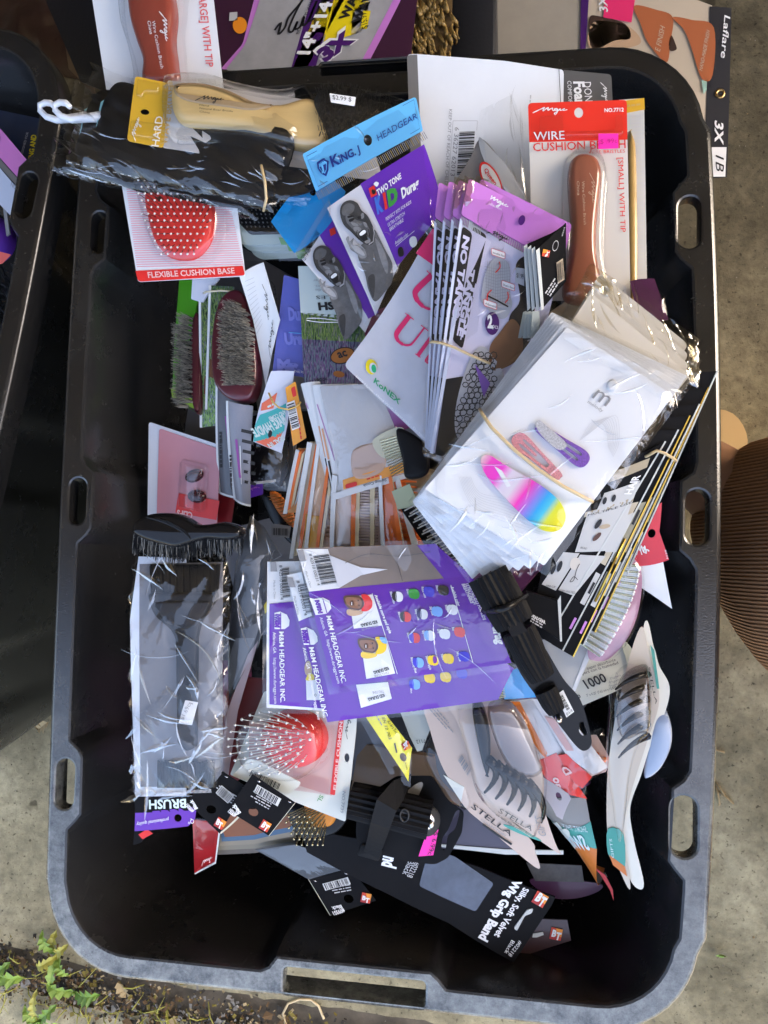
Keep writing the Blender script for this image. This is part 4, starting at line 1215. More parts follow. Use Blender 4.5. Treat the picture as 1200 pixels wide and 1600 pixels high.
pr.t('K', 520, 263, 533, 257, 16, NAVY, 2, .03); pr.t('ING. J', 533, 257, 564, 240, 12, NAVY, 2, .03)
pr.t('HEADGEAR', 592, 223, 653, 187, 12, NAVY, 2)
pr.poly(tr([360, 210, 380, 195, 398, 185, 415, 195, 430, 200, 428, 255, 415, 290, 385, 275, 365, 245], 3.75, 400, 200), NAVY, 2)
pr.poly(tr([372, 216, 398, 198, 420, 208, 417, 255, 408, 276, 388, 264, 374, 244], 3.75, 400, 200), SKYB, 3)
pr.poly(tr([376, 240, 414, 218, 415, 252, 406, 268, 390, 260], 3.75, 400, 200), NAVY, 4)
pr.t('KING', 500, 259, 510, 253, 4, NAVY, 4, .03); pr.t('J', 503, 271, 508, 269, 8, SKYB, 5, .04)
pr.build('header_lettering')
pr = Print(T, S, 1.0)
for k in range(66):
    a = k / 65; x, y = 494 + 168 * a, 302 - 95 * a
    pr.line([x, y, x + 6, y + 11], 1.0, (GREYI, M('gilt_ink', (.45, .36, .15), .3, metal=.6))[k % 3 == 0])
pr.build('header_seal')
facet_film(T, S, FILM, 3.2, 1.3, 2, 24, (1, 1.7), -25, seed=14)
creases(T, S, [474, 244, 650, 156, 690, 390, 610, 530], 20, 3.6, 4, 60, 35, 14, 50, 4)

# ================================================================ net pack with large pink letters
S = Sheet([652, 350, 740, 400, 690, 700, 542, 578], [.419, .419, .415, .413])
T = Thing('wig_cap_pack', 'silver grey packet with large pink letters and a green and yellow emblem', 'wig cap pack', S.mid)
panel(T, S, M('silver_lilac_card', (.60, .62, .70), .32, coat=.5, var=.08), rpoly([674, 360, 735, 420, 690, 715, 538, 572], [0, 0, 4, 8]), r=0, th=.8)
panel(T, S, M('hot_pink_card', (.82, .03, .17), .35, coat=.4), [676, 358, 735, 400, 735, 456, 650, 396], r=0, th=.9, name='pink_corner')
pr = Print(T, S, 1.)
def serif_letter(pr, ch, x0, y0, x1, y1, h, m):
    """roman capitals and small letters drawn stroke by stroke, thick stems and thin serifs"""
    l = math.hypot(x1 - x0, y1 - y0); ux, uy = (x1 - x0) / l, (y1 - y0) / l
    q = lambda a, b: (x0 + ux * a * l + uy * b * h, y0 + uy * a * l - ux * b * h)
    st = {'U': [([(.2, 1), (.2, .3), (.26, .1), (.42, .01), (.6, .02), (.74, .12), (.8, .3), (.8, 1)], [.15, .15, .14, .1, .06, .055, .055, .055]), ([(.04, .985), (.38, .985)], .035), ([(.66, .985), (.96, .985)], .035)],
          'l': [([(.5, 1.02), (.5, 0)], .3), ([(.2, .015), (.8, .015)], .035), ([(.25, .99), (.5, 1.0)], .05)],
          't': [([(.45, .86), (.45, .15), (.55, .03), (.8, .05)], [.25, .25, .18, .08]), ([(.1, .62), (.85, .62)], .045)],
          'r': [([(.35, .62), (.35, 0)], .22), ([(.1, .015), (.65, .015)], .035), ([(.4, .5), (.55, .62), (.8, .6)], [.06, .12, .16])],
          'i': [([(.5, .62), (.5, 0)], .3), ([(.2, .015), (.8, .015)], .035), ([(.5, .9), (.5, .78)], .3)],
          'p': [([(.3, .62), (.3, -.3)], .2), ([(.35, .5), (.55, .62), (.8, .45), (.75, .15), (.5, .02), (.35, .08)], [.06, .1, .17, .17, .08, .05]), ([(.1, -.29), (.55, -.29)], .035)]}
    for pts, w in st[ch]:
        ps = spl(pts, 5, False) if len(pts) > 2 else pts
        if isinstance(w, list): w = [w[min(i // 5, len(w) - 1)] * l for i in range(len(ps))]
        else: w = w * (l if w > .08 else h)
        pr.line([q(a, b) for a, b in ps], w, m, 2)
serif_letter(pr, 'U', 634, 452, 680, 500, 44, PINKI); serif_letter(pr, 'p', 684, 502, 710, 530, 44, PINKI)
serif_letter(pr, 'U', 607, 522, 646, 552, 42, PINKI); serif_letter(pr, 'l', 646, 552, 660, 562, 42, PINKI); serif_letter(pr, 't', 658, 561, 672, 572, 42, PINKI); serif_letter(pr, 'r', 674, 572, 692, 587, 42, PINKI)
pr.poly(ell(581, 574, 9, 12, -12), M('yellow_ink', (.82, .66, .02), .4), 2); pr.poly(ell(584, 576, 6, 8.5, -12), M('silver_lilac_card'), 3); pr.poly(ell(585, 577, 3.6, 6.5, -12), M('emerald_ink', (.02, .36, .16), .4), 4)
pr.t('KoNEX', 584, 598, 624, 633, 11, M('emerald_ink'), 2, .02)
pr.t('100% Nylon . Hand Wash Separately . Do Not', 557, 590, 664, 687, 5, PAPER, 2)
pr.build()
facet_film(T, S, FILM, 2.4, .8, 6, 30, (1, 1.6), 40, seed=15)

# ================================================================ fan of wig-cap bags with lavender headers
NET = M('black_net_print', (.02, .02, .022), .5)
LILAC = M('lilac_white_card', (.60, .58, .74), .35, coat=.4)
BLUEW = M('bluish_edge_card', (.62, .66, .80), .4)
fan = ['hindmost of the lavender headed bags, showing only its left edge', 'second lavender headed bag from the left of the fan', 'middle lavender headed bag of the fan', 'fourth lavender headed bag, right behind the front one', 'front lavender headed bag with a net cap drawing and a small price sticker']
for i, lab in enumerate(fan):
    k = 4 - i
    z = .4215 + .0045 * i
    if k: q = [744 - 15.5 * k, 276 + 2 * k, 850 - 20 * k, 330, 796 - 18 * k, 745, 668 - 1.5 * k, 712 - 2 * k]; tl = .010
    else: q = [746, 278, 893, 352, 802, 748, 668, 714]; tl = 0.
    S = Sheet(q, [z + tl, z + .002, z, z + .002])
    T = Thing('packaged_wig_cap', lab, 'wig cap pack', S.mid, 'fan of lavender headed wig cap bags')
    at = lambda u, v: S.f(u * S.W, v * S.H)
    uv = lambda l: [(u * S.W, v * S.H) for u, v in pairs(l)]
    panel(T, S, LAV, rpoly(uv([.04, .0, 1, 0, 1, .165, 0, .135]), 5), r=0, px=False, th=.6, h=1.0, name='header')
    panel(T, S, LILAC, uv([.03, .165, .98, .19, .97, .98, .05, .98]), r=0, px=False, th=.8, name='picture_card')
    panel(T, S, BLUEW, uv([-.005, .15, .035, .155, .06, .985, .02, .985]), r=0, px=False, th=1.6, h=.3, name='card_edge')
    pr = Print(T, S, .9)
    pr.poly(rpoly(uv([.045, .17, .20, .18, .17, .60, .04, .58]), 6), BLACKI, 1, px=False)
    a, b = uv([.08, .2, .085, .56])
    pa, pb = proj(S.f(*a)), proj(S.f(*b))
    pr.t('NO TANGLE', *pa, *pb, 10, LILAC, 2, .05)
    a, b = uv([.14, .36, .13, .57]); pa, pb = proj(S.f(*a)), proj(S.f(*b))
    pr.t('TOOL', *pa, *pb, 7, LILAC, 2, .05)
    pr.poly(uv([.05, .72, .30, .68, .50, .985, .08, .985]), BLACKI, 1, px=False)
    pr.build('printed_panel')
    pr = Print(T, S, 1.1)
    for j in range(44 if not k else 14):
        a = j / 43
        p0, p1 = uv([.02 + .96 * a, .14 + .03 * a, .02 + .96 * a, .165 + .03 * a])
        pr.line([p0, p1], 1.0, LGREY, 1, px=False)
    pr.build('header_seal')
    if not k:
        pr = Print(T, S, 2.6); pr.poly(ell(815, 347, 5, 8, 15), PURPD); magic(pr, 752, 312, 792, 330, 15, PAPER, 1.5); pr.t('collection', 762, 322, 783, 332, 4, PAPER); pr.build('header_lettering')
        pr = Print(T, S, 1.0)
        magic(pr, 760, 366, 793, 380, 13, BLACKI, 1.2)
        pr.poly(spl([772, 405, 790, 408, 797, 425, 797, 460, 800, 478, 790, 498, 775, 496, 756, 478, 752, 465, 758, 430]), M('net_grey', (.42, .42, .45), .5), 2)
        for j in range(13): pr.line([757 + j * .2, 418 + j * 4.6, 775, 422 + j * 4.8, 797, 420 + j * 4.6], .5, GREYI, 3)
        for j in range(11): pr.line([762 + j * 3.3, 410, 758 + j * 3.9, 478], .5, GREYI, 3)
        pr.line([762, 464, 778, 472, 794, 481], 2.6, BLACKI, 4)
        for (x, y, s, w) in ((770, 398, 'Invisible Net', 18), (786, 448, 'Elastic Band', 17), (758, 477, 'Adjustable', 17)):
            pr.poly(rpoly([x - 2, y - 8, x + w + 1, y - 1, x + w + 1, y + 9, x - 2, y + 2], 2), PAPER, 4); pr.t(s, x, y, x + w, y + 6, 3, BLACKI, 5)
            pr.line(rpoly([x - 2, y - 8, x + w + 1, y - 1, x + w + 1, y + 9, x - 2, y + 2], 2), .7, REDI, 5, True)
        for arc in ([774, 428, 781, 420, 780, 411], [768, 455, 762, 462, 761, 472], [789, 475, 794, 468, 793, 458]):
            pr.line(spl(arc, 5, False), 1.6, REDI, 5)
        pr.poly(spl([806, 415, 830, 405, 836, 470, 826, 540, 800, 560, 795, 500, 812, 470]), BLACKI, 2)
        pr.poly(spl([800, 500, 815, 520, 812, 560, 770, 580, 765, 545, 780, 522]), M('printed_brown_skin', (.17, .08, .04), .45), 3)
        pr.poly(ell(769, 507, 11, 18), PURPD, 4); pr.t('2', 762, 513, 770, 514, 17, PAPER, 5, .05); pr.t('pcs', 770, 514, 778, 516, 7, PAPER, 5)
        # net holes drawn on the lower half
        pr.poly(spl([735, 560, 760, 545, 790, 600, 780, 690, 720, 690, 712, 640]), M('net_grey'), 3)
        r2 = random.Random(4)
        for jy in range(15):
            for jx in range(7):
                x, y = 714 + jx * 9.5 + (4.7 if jy % 2 else 0) + r2.uniform(-1.5, 1.5), 556 + jy * 9 + r2.uniform(-1.5, 1.5)
                if x < 716 + (640 - y) * .3 or x > 772 + (y - 560) * .08: continue
                pr.line(ell(x, y, 4.6 + r2.uniform(-.8, .8), 5.2 + r2.uniform(-.8, .8), r2.uniform(0, 90), 7), 1.6, NET, 4, True)
        pr.poly([742, 570, 766, 600, 756, 622], M('violet_print', (.22, .10, .42), .4), 5)
        pr.build('printed_picture')
        Sk = Sheet([806, 418, 820, 420, 819, 447, 805, 441], .4425); panel(T, Sk, M('pale_sticker', (.45, .46, .5), .5), r=0, th=.2, name='price_sticker')
        pr = Print(T, Sk, .2); pr.t('$1.99', 807, 434, 818, 437, 7, BLACKI); pr.build('price_lettering')
    facet_film(T, S, FILM, 2.2 if k else 4.2, 1.2, 4, 22, (1, 2.2), 12, seed=20 + i)
    if not k: creases(T, S, [750, 285, 880, 350, 800, 560, 700, 560], 16, 5, 7, 100, 30, 12, 50, 4)
    if i > 1: facet_film(T, S, SUNFLECK, 2.8, 2.5, 0, 7, seed=40 + i, name='sun_fleck_corner', outline=[q[0] - 3, q[1] - 4, q[0] + 18, q[1] + 4, q[0] + 8, q[1] + 40, q[0] - 8, q[1] + 60])  # warm film corner puts a sun fleck on the bag
T = Thing('rubber_band', 'tan rubber band round the lavender headed bags', 'rubber band', P(700, 545, .43))
band(T, [(672, 535, .424), (676, 534, .442), (690, 536, .4445), (712, 544, .4455), (735, 555, .4455), (760, 566, .445), (770, 570, .440)], .0011, RUBBER, 'elastic_loop')

# ================================================================ folded black cards with fiery emblem
def flame_logo(pr, x, y, k, rot):
    """small square emblem: orange to red, with pale initials"""
    c, s = math.cos(math.radians(rot)), math.sin(math.radians(rot))
    q = lambda a, b: (x + (a * c - b * s) * k, y + (a * s + b * c) * k)
    pr.poly([q(-1, -1), q(1, -1), q(1, 1), q(-1, 1)], M('logo_red', (.62, .05, .015), .4), 2)
    pr.poly([q(-.2, -1), q(1, -1), q(1, .3), q(.2, .2)], M('logo_orange', (.85, .30, .02), .4), 3)
    pr.poly([q(-1, .2), q(.1, .3), q(.2, 1), q(-1, 1)], M('logo_crimson', (.42, .02, .015), .4), 3)
    pr.t('B', *q(-.75, .45), *q(0, .45), 1.2 * k, PAPER, 4, .05); pr.t('T', *q(-.05, .8), *q(.8, .8), 1.3 * k, PAPER, 5, .05)
for i, lab in enumerate(('rearmost folded black card with pale edge beside the lavender headers', 'second folded black card beside the lavender headers', 'third folded black card beside the lavender headers', 'front folded black card with red and orange emblem beside the brush handle')):
    k = 3 - i
    q = [840 - k * 6 + (0 if k else 1), 388 - k * 2, 884 - k * 4, 348 + k * 4, 884 - k * 4, 440 + k * 3, 848 - k * 7, 482]
    z = .4455 + .003 * i
    S = Sheet(q, [z + .006, z, z, z + .003])
    T = Thing('carded_hair_accessory', lab, 'folded card', S.mid, 'folded black cards beside the lavender headers')
    panel(T, S, BLKCARD, r=1, th=.6)
    panel(T, S, M('pale_fold', (.55, .57, .55), .5), [q[0] - 4, q[1] + 4, q[0] + 1, q[1], q[6] + 1, q[7], q[6] - 3, q[7] + 4], r=0, th=1.2, name='pale_fold_edge')
    panel(T, S, M('grey_green_back', (.30, .34, .33), .45), [q[6] - 12 + k * 2, 484, q[6] - 1, 482, q[6] + 1, 525, q[6] - 14, 525], r=0, th=.5, h=-6, name='lower_fold')
    if not k:
        pr = Print(T, S, .6)
        flame_logo(pr, 852, 397, 5.5, -78)
        pr.line(ell(867, 385, 4, 8, 15), 1, LGREY, 1, True)
        pr.bars(871, 442, 880, 436, -2, -28, BLACKI, 12, 2, M('tan_label', (.45, .36, .25), .5))
        pr.t('#02218', 878, 370, 882, 356, 4, LGREY); pr.small(852, 460, 870, 432, 2, LGREY, 3, 4)
        pr.build()
# ================================================================ left middle: boar brushes, cards and tags
GRN = M('lime_green_card', (.10, .42, .02), .4, coat=.3)
MAROON = M('maroon_lacquer', (.085, .012, .022), .3, coat=.5, var=.15)
BOAR = [M('boar_bristle_%s' % n, c, .55) for n, c in (('grey', (.20, .19, .17)), ('pale', (.42, .39, .32)), ('dark', (.05, .047, .042)))]
HOLO = bpy.data.materials.new('holographic_foil'); HOLO.use_nodes = True
def _holo(m, cols):
    nt = m.node_tree; b = nt.nodes['Principled BSDF']; b.inputs['Metallic'].default_value = .85; b.inputs['Roughness'].default_value = .3
    tc = nt.nodes.new('ShaderNodeTexCoord'); mp = nt.nodes.new('ShaderNodeMapping'); mp.inputs['Scale'].default_value = (1000, 40, 1000)
    n = nt.nodes.new('ShaderNodeTexNoise'); n.inputs['Scale'].default_value = 1; n.inputs['Detail'].default_value = 3
    cr = nt.nodes.new('ShaderNodeValToRGB'); e = cr.color_ramp.elements
    while len(e) < len(cols): e.new(.5)
    for i, (p, c) in enumerate(cols): e[i].position = p; e[i].color = (*c, 1)
    nt.links.new(tc.outputs['Object'], mp.inputs[0]); nt.links.new(mp.outputs[0], n.inputs['Vector']); nt.links.new(n.outputs[0], cr.inputs[0]); nt.links.new(cr.outputs[0], b.inputs['Base Color'])
_holo(HOLO, [(.3, (.03, .05, .04)), (.42, (.10, .22, .10)), (.5, (.35, .55, .18)), (.56, (.10, .16, .12)), (.63, (.20, .24, .30)), (.72, (.5, .6, .5))])
HOLO2 = bpy.data.materials.new('violet_holographic_foil'); HOLO2.use_nodes = True
_holo(HOLO2, [(.3, (.04, .03, .08)), (.42, (.12, .10, .26)), (.5, (.22, .36, .42)), (.57, (.26, .12, .42)), (.65, (.10, .12, .16)), (.72, (.5, .5, .7))])

def boar_brush(label, q, z, body, face, n, sway, group='maroon boar bristle brushes', bh=10, hgt=8):
    S = Sheet(q, z)
    T = Thing('boar_bristle_brush', label, 'hairbrush', S.mid, group)
    loft(T, S, spl(body), [(0, -6), (0, bh - 2), (1.5, bh), (5, bh + 1)], MAROON, 'wooden_back')
    fp = S.L(spl(face)); x0, x1 = min(p[0] for p in fp), max(p[0] for p in fp); y0, y1 = min(p[1] for p in fp), max(p[1] for p in fp)
    sets = [[], [], []]
    r = random.Random(n)
    rows = int((y1 - y0) / 7.5)
    for j in range(rows):
        for i in range(max(2, int((x1 - x0) / 6.5))):
            cx, cy = x0 + 3 + i * 6.5, y0 + 4 + j * 7.5
            if not inpoly((cx, cy), fp): continue
            for k in range(26):
                a, b = cx + r.uniform(-2, 2), cy + r.uniform(-2.2, 2.2)
                sets[r.choice((0, 0, 1, 1, 2))].append((S.f(a, b, bh), S.f(a + sway[0] + r.uniform(-4, 4), b + sway[1] + r.uniform(-4, 4), bh + hgt + r.uniform(-2, 2))))
    for st, m in zip(sets, BOAR): bristles(T, st, .00034, m, 'bristles', n=3, taper=.4)
    return T, S
# green sleeve
S = Sheet([282, 420, 336, 420, 320, 650, 270, 600], [.315, .335, .315, .30])
T = Thing('brush_box', 'upright bright green box sleeve standing by the left wall of the tote', 'box', S.mid)
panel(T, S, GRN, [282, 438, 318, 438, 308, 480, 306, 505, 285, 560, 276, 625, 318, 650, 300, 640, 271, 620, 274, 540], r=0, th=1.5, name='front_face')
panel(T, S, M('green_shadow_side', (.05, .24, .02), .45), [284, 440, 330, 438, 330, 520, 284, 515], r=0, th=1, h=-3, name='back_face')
panel(T, S, M('yellow_green_edge', (.35, .55, .06), .4), [271, 608, 276, 606, 322, 634, 320, 644, 273, 622], r=0, th=1, h=2, name='bottom_edge')
boar_brush('maroon boar brush in the green sleeve, bristles facing left', [284, 500, 316, 500, 316, 640, 284, 640], .325, [306, 505, 318, 505, 318, 640, 306, 632, 303, 570], [294, 516, 310, 512, 308, 632, 292, 628], 5, (-9, 0), hgt=9)
# paper band and holographic sleeves
for i, (q, z, lab) in enumerate((([312, 452, 346, 458, 338, 665, 314, 668], .333, 'narrow green holographic sleeve left of the big maroon brush'), ([328, 446, 366, 448, 352, 655, 322, 640], .338, 'second green holographic sleeve tucked behind the big maroon brush'))):
    S = Sheet(q, [z + .01, z + .01, z - .01, z - .01])
    T = Thing('brush_sleeve', lab, 'sleeve', S.mid, 'green holographic brush sleeves')
    panel(T, S, HOLO, r=0, th=.6, name='foil_card')
    panel(T, S, WHITE, [q[0] - 1, q[1], q[0] + 2.5, q[1], q[6] + 2.5, q[7], q[6] - 1, q[7]], r=0, th=1.2, name='paper_edge')
    panel(T, S, M('brown_tape', (.14, .05, .015), .4), [q[6] + 6, q[7] - 80, q[4] - 2, q[5] - 80, q[4] - 1, q[5] - 55, q[6] + 5, q[7] - 52], r=0, th=.7, name='brown_patch')
boar_brush('big maroon boar bristle brush with its grey bristles facing the right', [335, 455, 410, 455, 410, 635, 335, 635], .352, [352, 470, 370, 458, 386, 466, 400, 500, 406, 560, 406, 600, 396, 626, 370, 628, 350, 616, 338, 590, 336, 540, 342, 495], [364, 490, 382, 480, 398, 498, 405, 540, 406, 596, 388, 614, 366, 600, 360, 545], 6, (-6, 2), hgt=12)
T = Thing('rubber_band', 'pale band round the green holographic sleeve beside the maroon brush', 'rubber band', P(330, 455, .36))
band(T, [(318, 458, .350), (322, 456, .357), (345, 454, .358), (368, 456, .360), (372, 462, .352)], .0009, M('pale_rubber', (.66, .58, .42), .5), 'elastic_loop')
# white label block
S = Sheet([300, 440, 346, 440, 322, 482, 299, 468], .345)
T = Thing('paper_label', 'small white folded paper label above the green sleeve', 'label', S.mid)
panel(T, S, M('cool_white_card'), [302, 436, 344, 436, 318, 473, 300, 468], r=0, th=2)
# long white card with handwriting
S = Sheet([366, 404, 420, 404, 440, 520, 412, 610], [.378, .378, .372, .350])
T = Thing('folded_card', 'curved white card with black handwritten script between maroon brush and blue card', 'card', S.mid)
panel(T, S, M('white_card'), [374, 430, 412, 410, 438, 500, 416, 605, 408, 560, 396, 500], r=0, th=.6)
pr = Print(T, S, .7)
for (x0, y0, x1, y1, k) in ((411, 445, 418, 500, 9), (425, 440, 432, 470, 7), (424, 560, 430, 500, 8)): magic(pr, x0, y0, x1, y1, k, BLACKI, .9)
for j in range(12): pr.line([384 + j * 1.6, 440 + j * 7.5, 398 + j * 1.2, 434 + j * 6.5], .6, LGREY)
pr.build()
# lavender-blue card
S = Sheet([444, 430, 482, 440, 478, 590, 426, 582], [.374, .374, .362, .362])
T = Thing('product_card', 'violet blue card with faint blocky letters left of the holographic card', 'card', S.mid)
panel(T, S, M('violet_blue_card', (.10, .12, .44), .35, coat=.4, var=.08), r=2, th=.6)
pr = Print(T, S, .7)
FB = M('faint_blue_ink', (.17, .19, .55), .4)
pr.t('Dura', 452, 500, 482, 500, 17, FB, 2, .06); pr.t('Ura', 446, 538, 476, 538, 17, FB, 2, .06); pr.t('Mr.', 434, 580, 472, 582, 20, FB, 2, .08)
pr.t('Dist. by', 461, 582, 476, 583, 4, PAPER, 3); pr.line([452, 520, 478, 522], 1, M('cyan_ink', (.1, .4, .7), .4), 3)
pr.poly(spl([470, 445, 482, 428, 482, 450, 476, 458]), ORANGE, 2)
pr.build()
# boar brush card with foil band (upside down)
S = Sheet([466, 416, 560, 416, 578, 610, 474, 602], [.384, .384, .372, .372])
T = Thing('brush_card', 'grey green brush card printed upside down with a holographic lower band', 'card', S.mid)
panel(T, S, M('grey_green_card', (.46, .53, .52), .4, coat=.3), [466, 416, 560, 416, 566, 502, 470, 490], r=0, th=.6)
panel(T, S, HOLO, [470, 489, 566, 494, 572, 535, 472, 530], r=0, th=.6, name='green_foil_band')
panel(T, S, HOLO2, [472, 530, 572, 535, 580, 610, 475, 602], r=0, th=.6, name='violet_foil_band')
pr = Print(T, S, .7)
pr.t('BRUSH', 562, 470, 497, 474, 11, BLACKI, 2, .05); pr.t('BRISTLES', 560, 462, 494, 463, 5, BLACKI); pr.t('Handmade', 538, 453, 493, 452, 4, GREYI); pr.t('bristles.', 520, 447, 492, 446, 4, GREYI); pr.t('faster', 508, 438, 490, 437, 4, GREYI)
pr.poly(ell(536, 556, 19, 12, -15), M('bronze_ink', (.32, .11, .02), .4), 2); pr.line(ell(536, 556, 19, 12, -15), 1.4, BLACKI, 3, True); pr.t('ac', 530, 560, 544, 556, 12, BLACKI, 3, .03)
pr.t('#2081', 512, 590, 492, 592, 5, BLACKI)
for d, y in ((2, 498), (5, 501)): pr.line(spl([480, y, 500, y - 2 + d, 530, y + 3, 560, y + 1], 4, False), 1.2, PAPER, 3)
pr.poly(ell(530, 585, 9, 5, 10), M('bronze_ink'), 2)
pr.build()

# teal and orange swing tag; orange tag
S = Sheet([432, 590, 462, 586, 446, 712, 396, 694], [.372, .372, .362, .362])
T = Thing('swing_tag', 'teal and coral hang tag with pale upside down letters above the dark pack', 'tag', S.mid)
panel(T, S, M('cool_white_card'), [424, 580, 460, 580, 450, 660, 440, 708, 396, 690, 400, 660], r=0, th=.6)
pr = Print(T, S, .7)
CORAL = M('coral_ink', (.78, .17, .09), .4); TEAL = M('teal_ink', (.06, .42, .42), .4)
pr.poly([410, 630, 434, 613, 428, 638, 408, 642], CORAL, 1)
pr.poly([407, 648, 448, 630, 445, 672, 440, 680, 397, 690, 399, 665], TEAL, 1)
pr.poly([400, 690, 442, 674, 438, 690, 422, 700], CORAL, 1)
pr.t('MAKE HANDLE', 450, 660, 400, 683, 15, M('mint_white', (.6, .72, .72), .4), 2, .04)
pr.t('AND COMB', 446, 640, 420, 652, 7, M('mint_white'), 2, .03)
pr.t('SEAL IN', 442, 680, 418, 694, 7, M('mint_white'), 2, .03)
pr.small(436, 626, 412, 638, 3, M('mint_white'), 1, 4)
pr.poly(ell(423, 678, 3, 6, 10), BLACKI, 3)
pr.build()
S = Sheet([446, 606, 462, 596, 479, 684, 458, 697], [.376, .376, .366, .366])
T = Thing('swing_tag', 'small orange hang tag with barcode right of the teal tag', 'tag', S.mid)
panel(T, S, M('mango_card', (.82, .34, .03), .4, coat=.2), r=1.5, th=.8)
pr = Print(T, S, .9); pr.bars(457, 670, 449, 632, 11, -4, BLACKI, 16, 2, PAPER); pr.poly(rpoly([455, 607, 461, 603, 464, 618, 458, 621], 2), REDI); pr.small(472, 686, 466, 640, 2, REDI, 1, 3); pr.build()
T = Thing('rubber_band', 'thin yellow band hanging below the teal tag', 'rubber band', P(440, 630, .37))
band(T, [(420, 614, .378), (426, 628, .379), (436, 637, .380), (450, 640, .380), (462, 636, .380), (470, 628, .378)], .0008, M('amber_rubber', (.70, .46, .14), .45), 'elastic_loop')

# black card packs lower left of the brushes
for i, (q, z, lab, m) in enumerate((([340, 590, 392, 600, 384, 780, 344, 770], .33, 'dark grey carded comb pack with curled pale edges below the maroon brush', M('charcoal_card', (.10, .10, .115), .35, coat=.3)), ([356, 626, 396, 634, 392, 790, 368, 780], .345, 'grey lettered card standing in front of the dark comb pack', M('slate_card', (.24, .24, .28), .4, coat=.3)))):
    S = Sheet(q, [z + .012, z + .012, z - .02, z - .02], bow=(3, 3))
    T = Thing('carded_comb', lab, 'comb pack', S.mid, 'dark carded comb packs')
    panel(T, S, m, r=2, th=.7)
    panel(T, S, M('white_card'), [q[6] - 2, q[7], q[0] - 2, q[1], q[0] + 1, q[1], q[6] + 1, q[7]], r=0, th=1.2, name='pale_edge')
    panel(T, S, M('white_card'), [q[6], q[7] - 2, q[4], q[5] - 2, q[4], q[5] + 1, q[6], q[7] + 1], r=0, th=1.2, name='pale_foot')
    pr = Print(T, S, .8)
    for j in range(6): pr.line([q[0] + 22 + j, q[1] + 46 + j * 16, q[0] + 40 + j, q[1] + 50 + j * 16], 5, BLACKI)
    pr.line([q[0] + 14, q[1] + 60, q[0] + 20, q[1] + 120], 4, M('violet_ink', (.30, .06, .30), .4)); pr.line([q[0] + 20, q[1] + 70, q[0] + 22, q[1] + 130], 1.2, PAPER)
    pr.small(q[0] + 8, q[1] + 140, q[0] + 6, q[1] + 60, 3, BLACKI, 1, 3)
    pr.build()
S = Sheet([394, 640, 460, 650, 446, 770, 380, 750], [.325, .325, .315, .315])
T = Thing('black_comb_pack', 'glossy black packet with white top edge and violet foot beside the grey card', 'comb pack', S.mid)
panel(T, S, M('glossy_black_film', (.008, .008, .009), .12, coat=.8, bump=.1, bscale=40), [394, 650, 455, 640, 450, 740, 440, 760, 384, 760], r=0, th=1.5, name='packet')
panel(T, S, WHITE, [384, 754, 432, 749, 432, 753, 384, 758], r=0, th=1.2, h=1.5, name='header_fold')
panel(T, S, PURP, [384, 758, 412, 754, 412, 772, 384, 780], r=0, th=1, h=1.5, name='violet_header')
pr = Print(T, S, 2.6); magic(pr, 408, 762, 390, 766, -5, LAV, .7); pr.build('header_lettering')
sheet_film(T, S, FILM2, 4, 2, 0, 6, sc=4, seed=7)

# pink clip card
PINKG = M('rosy_card', (.52, .22, .26), .4, coat=.3, var=.1, scale=8)
S = Sheet([232, 658, 345, 692, 340, 822, 228, 806], [.318, .325, .305, .300])
T = Thing('carded_clips', 'rosy pink card holding dark hair clips by the left wall', 'hair clips', S.mid)
panel(T, S, M('ice_white_card', (.62, .66, .74), .4), rpoly([233, 659, 340, 694, 330, 830, 231, 808], 5), r=0, th=.6)
panel(T, S, PINKG, rpoly([250, 669, 345, 702, 340, 822, 246, 808], 5), r=0, th=.7, h=.8, name='pink_face')
pr = Print(T, S, 1.6)
pr.poly([281, 770, 345, 782, 340, 812, 276, 800], REDI, 2); pr.t('CLIPS', 303, 800, 279, 796, 10, M('blush_ink'), 3, .03)
pr.build()
for x, y, r_ in ((306, 743, -20), (310, 775, 12)):
    loft(T, S, ell(x, y, 14, 10, r_), [(0, 1.5), (0, 4), (2, 6), (5, 7)], M('garnet_clip', (.05, .008, .012), .25, coat=.5), 'hair_clip')
loft(T, S, rpoly([286, 718, 326, 728, 322, 800, 284, 790], 6), [(-2, 1.5), (0, 2), (1, 8), (4, 10)], CLEAR, 'blister')
# red card behind
S = Sheet([318, 740, 372, 752, 360, 830, 300, 826], .296)
T = Thing('red_card', 'deep red card lying low right of the pink clip card', 'card', S.mid)
panel(T, S, M('deep_red_card', (.26, .012, .02), .4, coat=.3), r=3, th=.8)

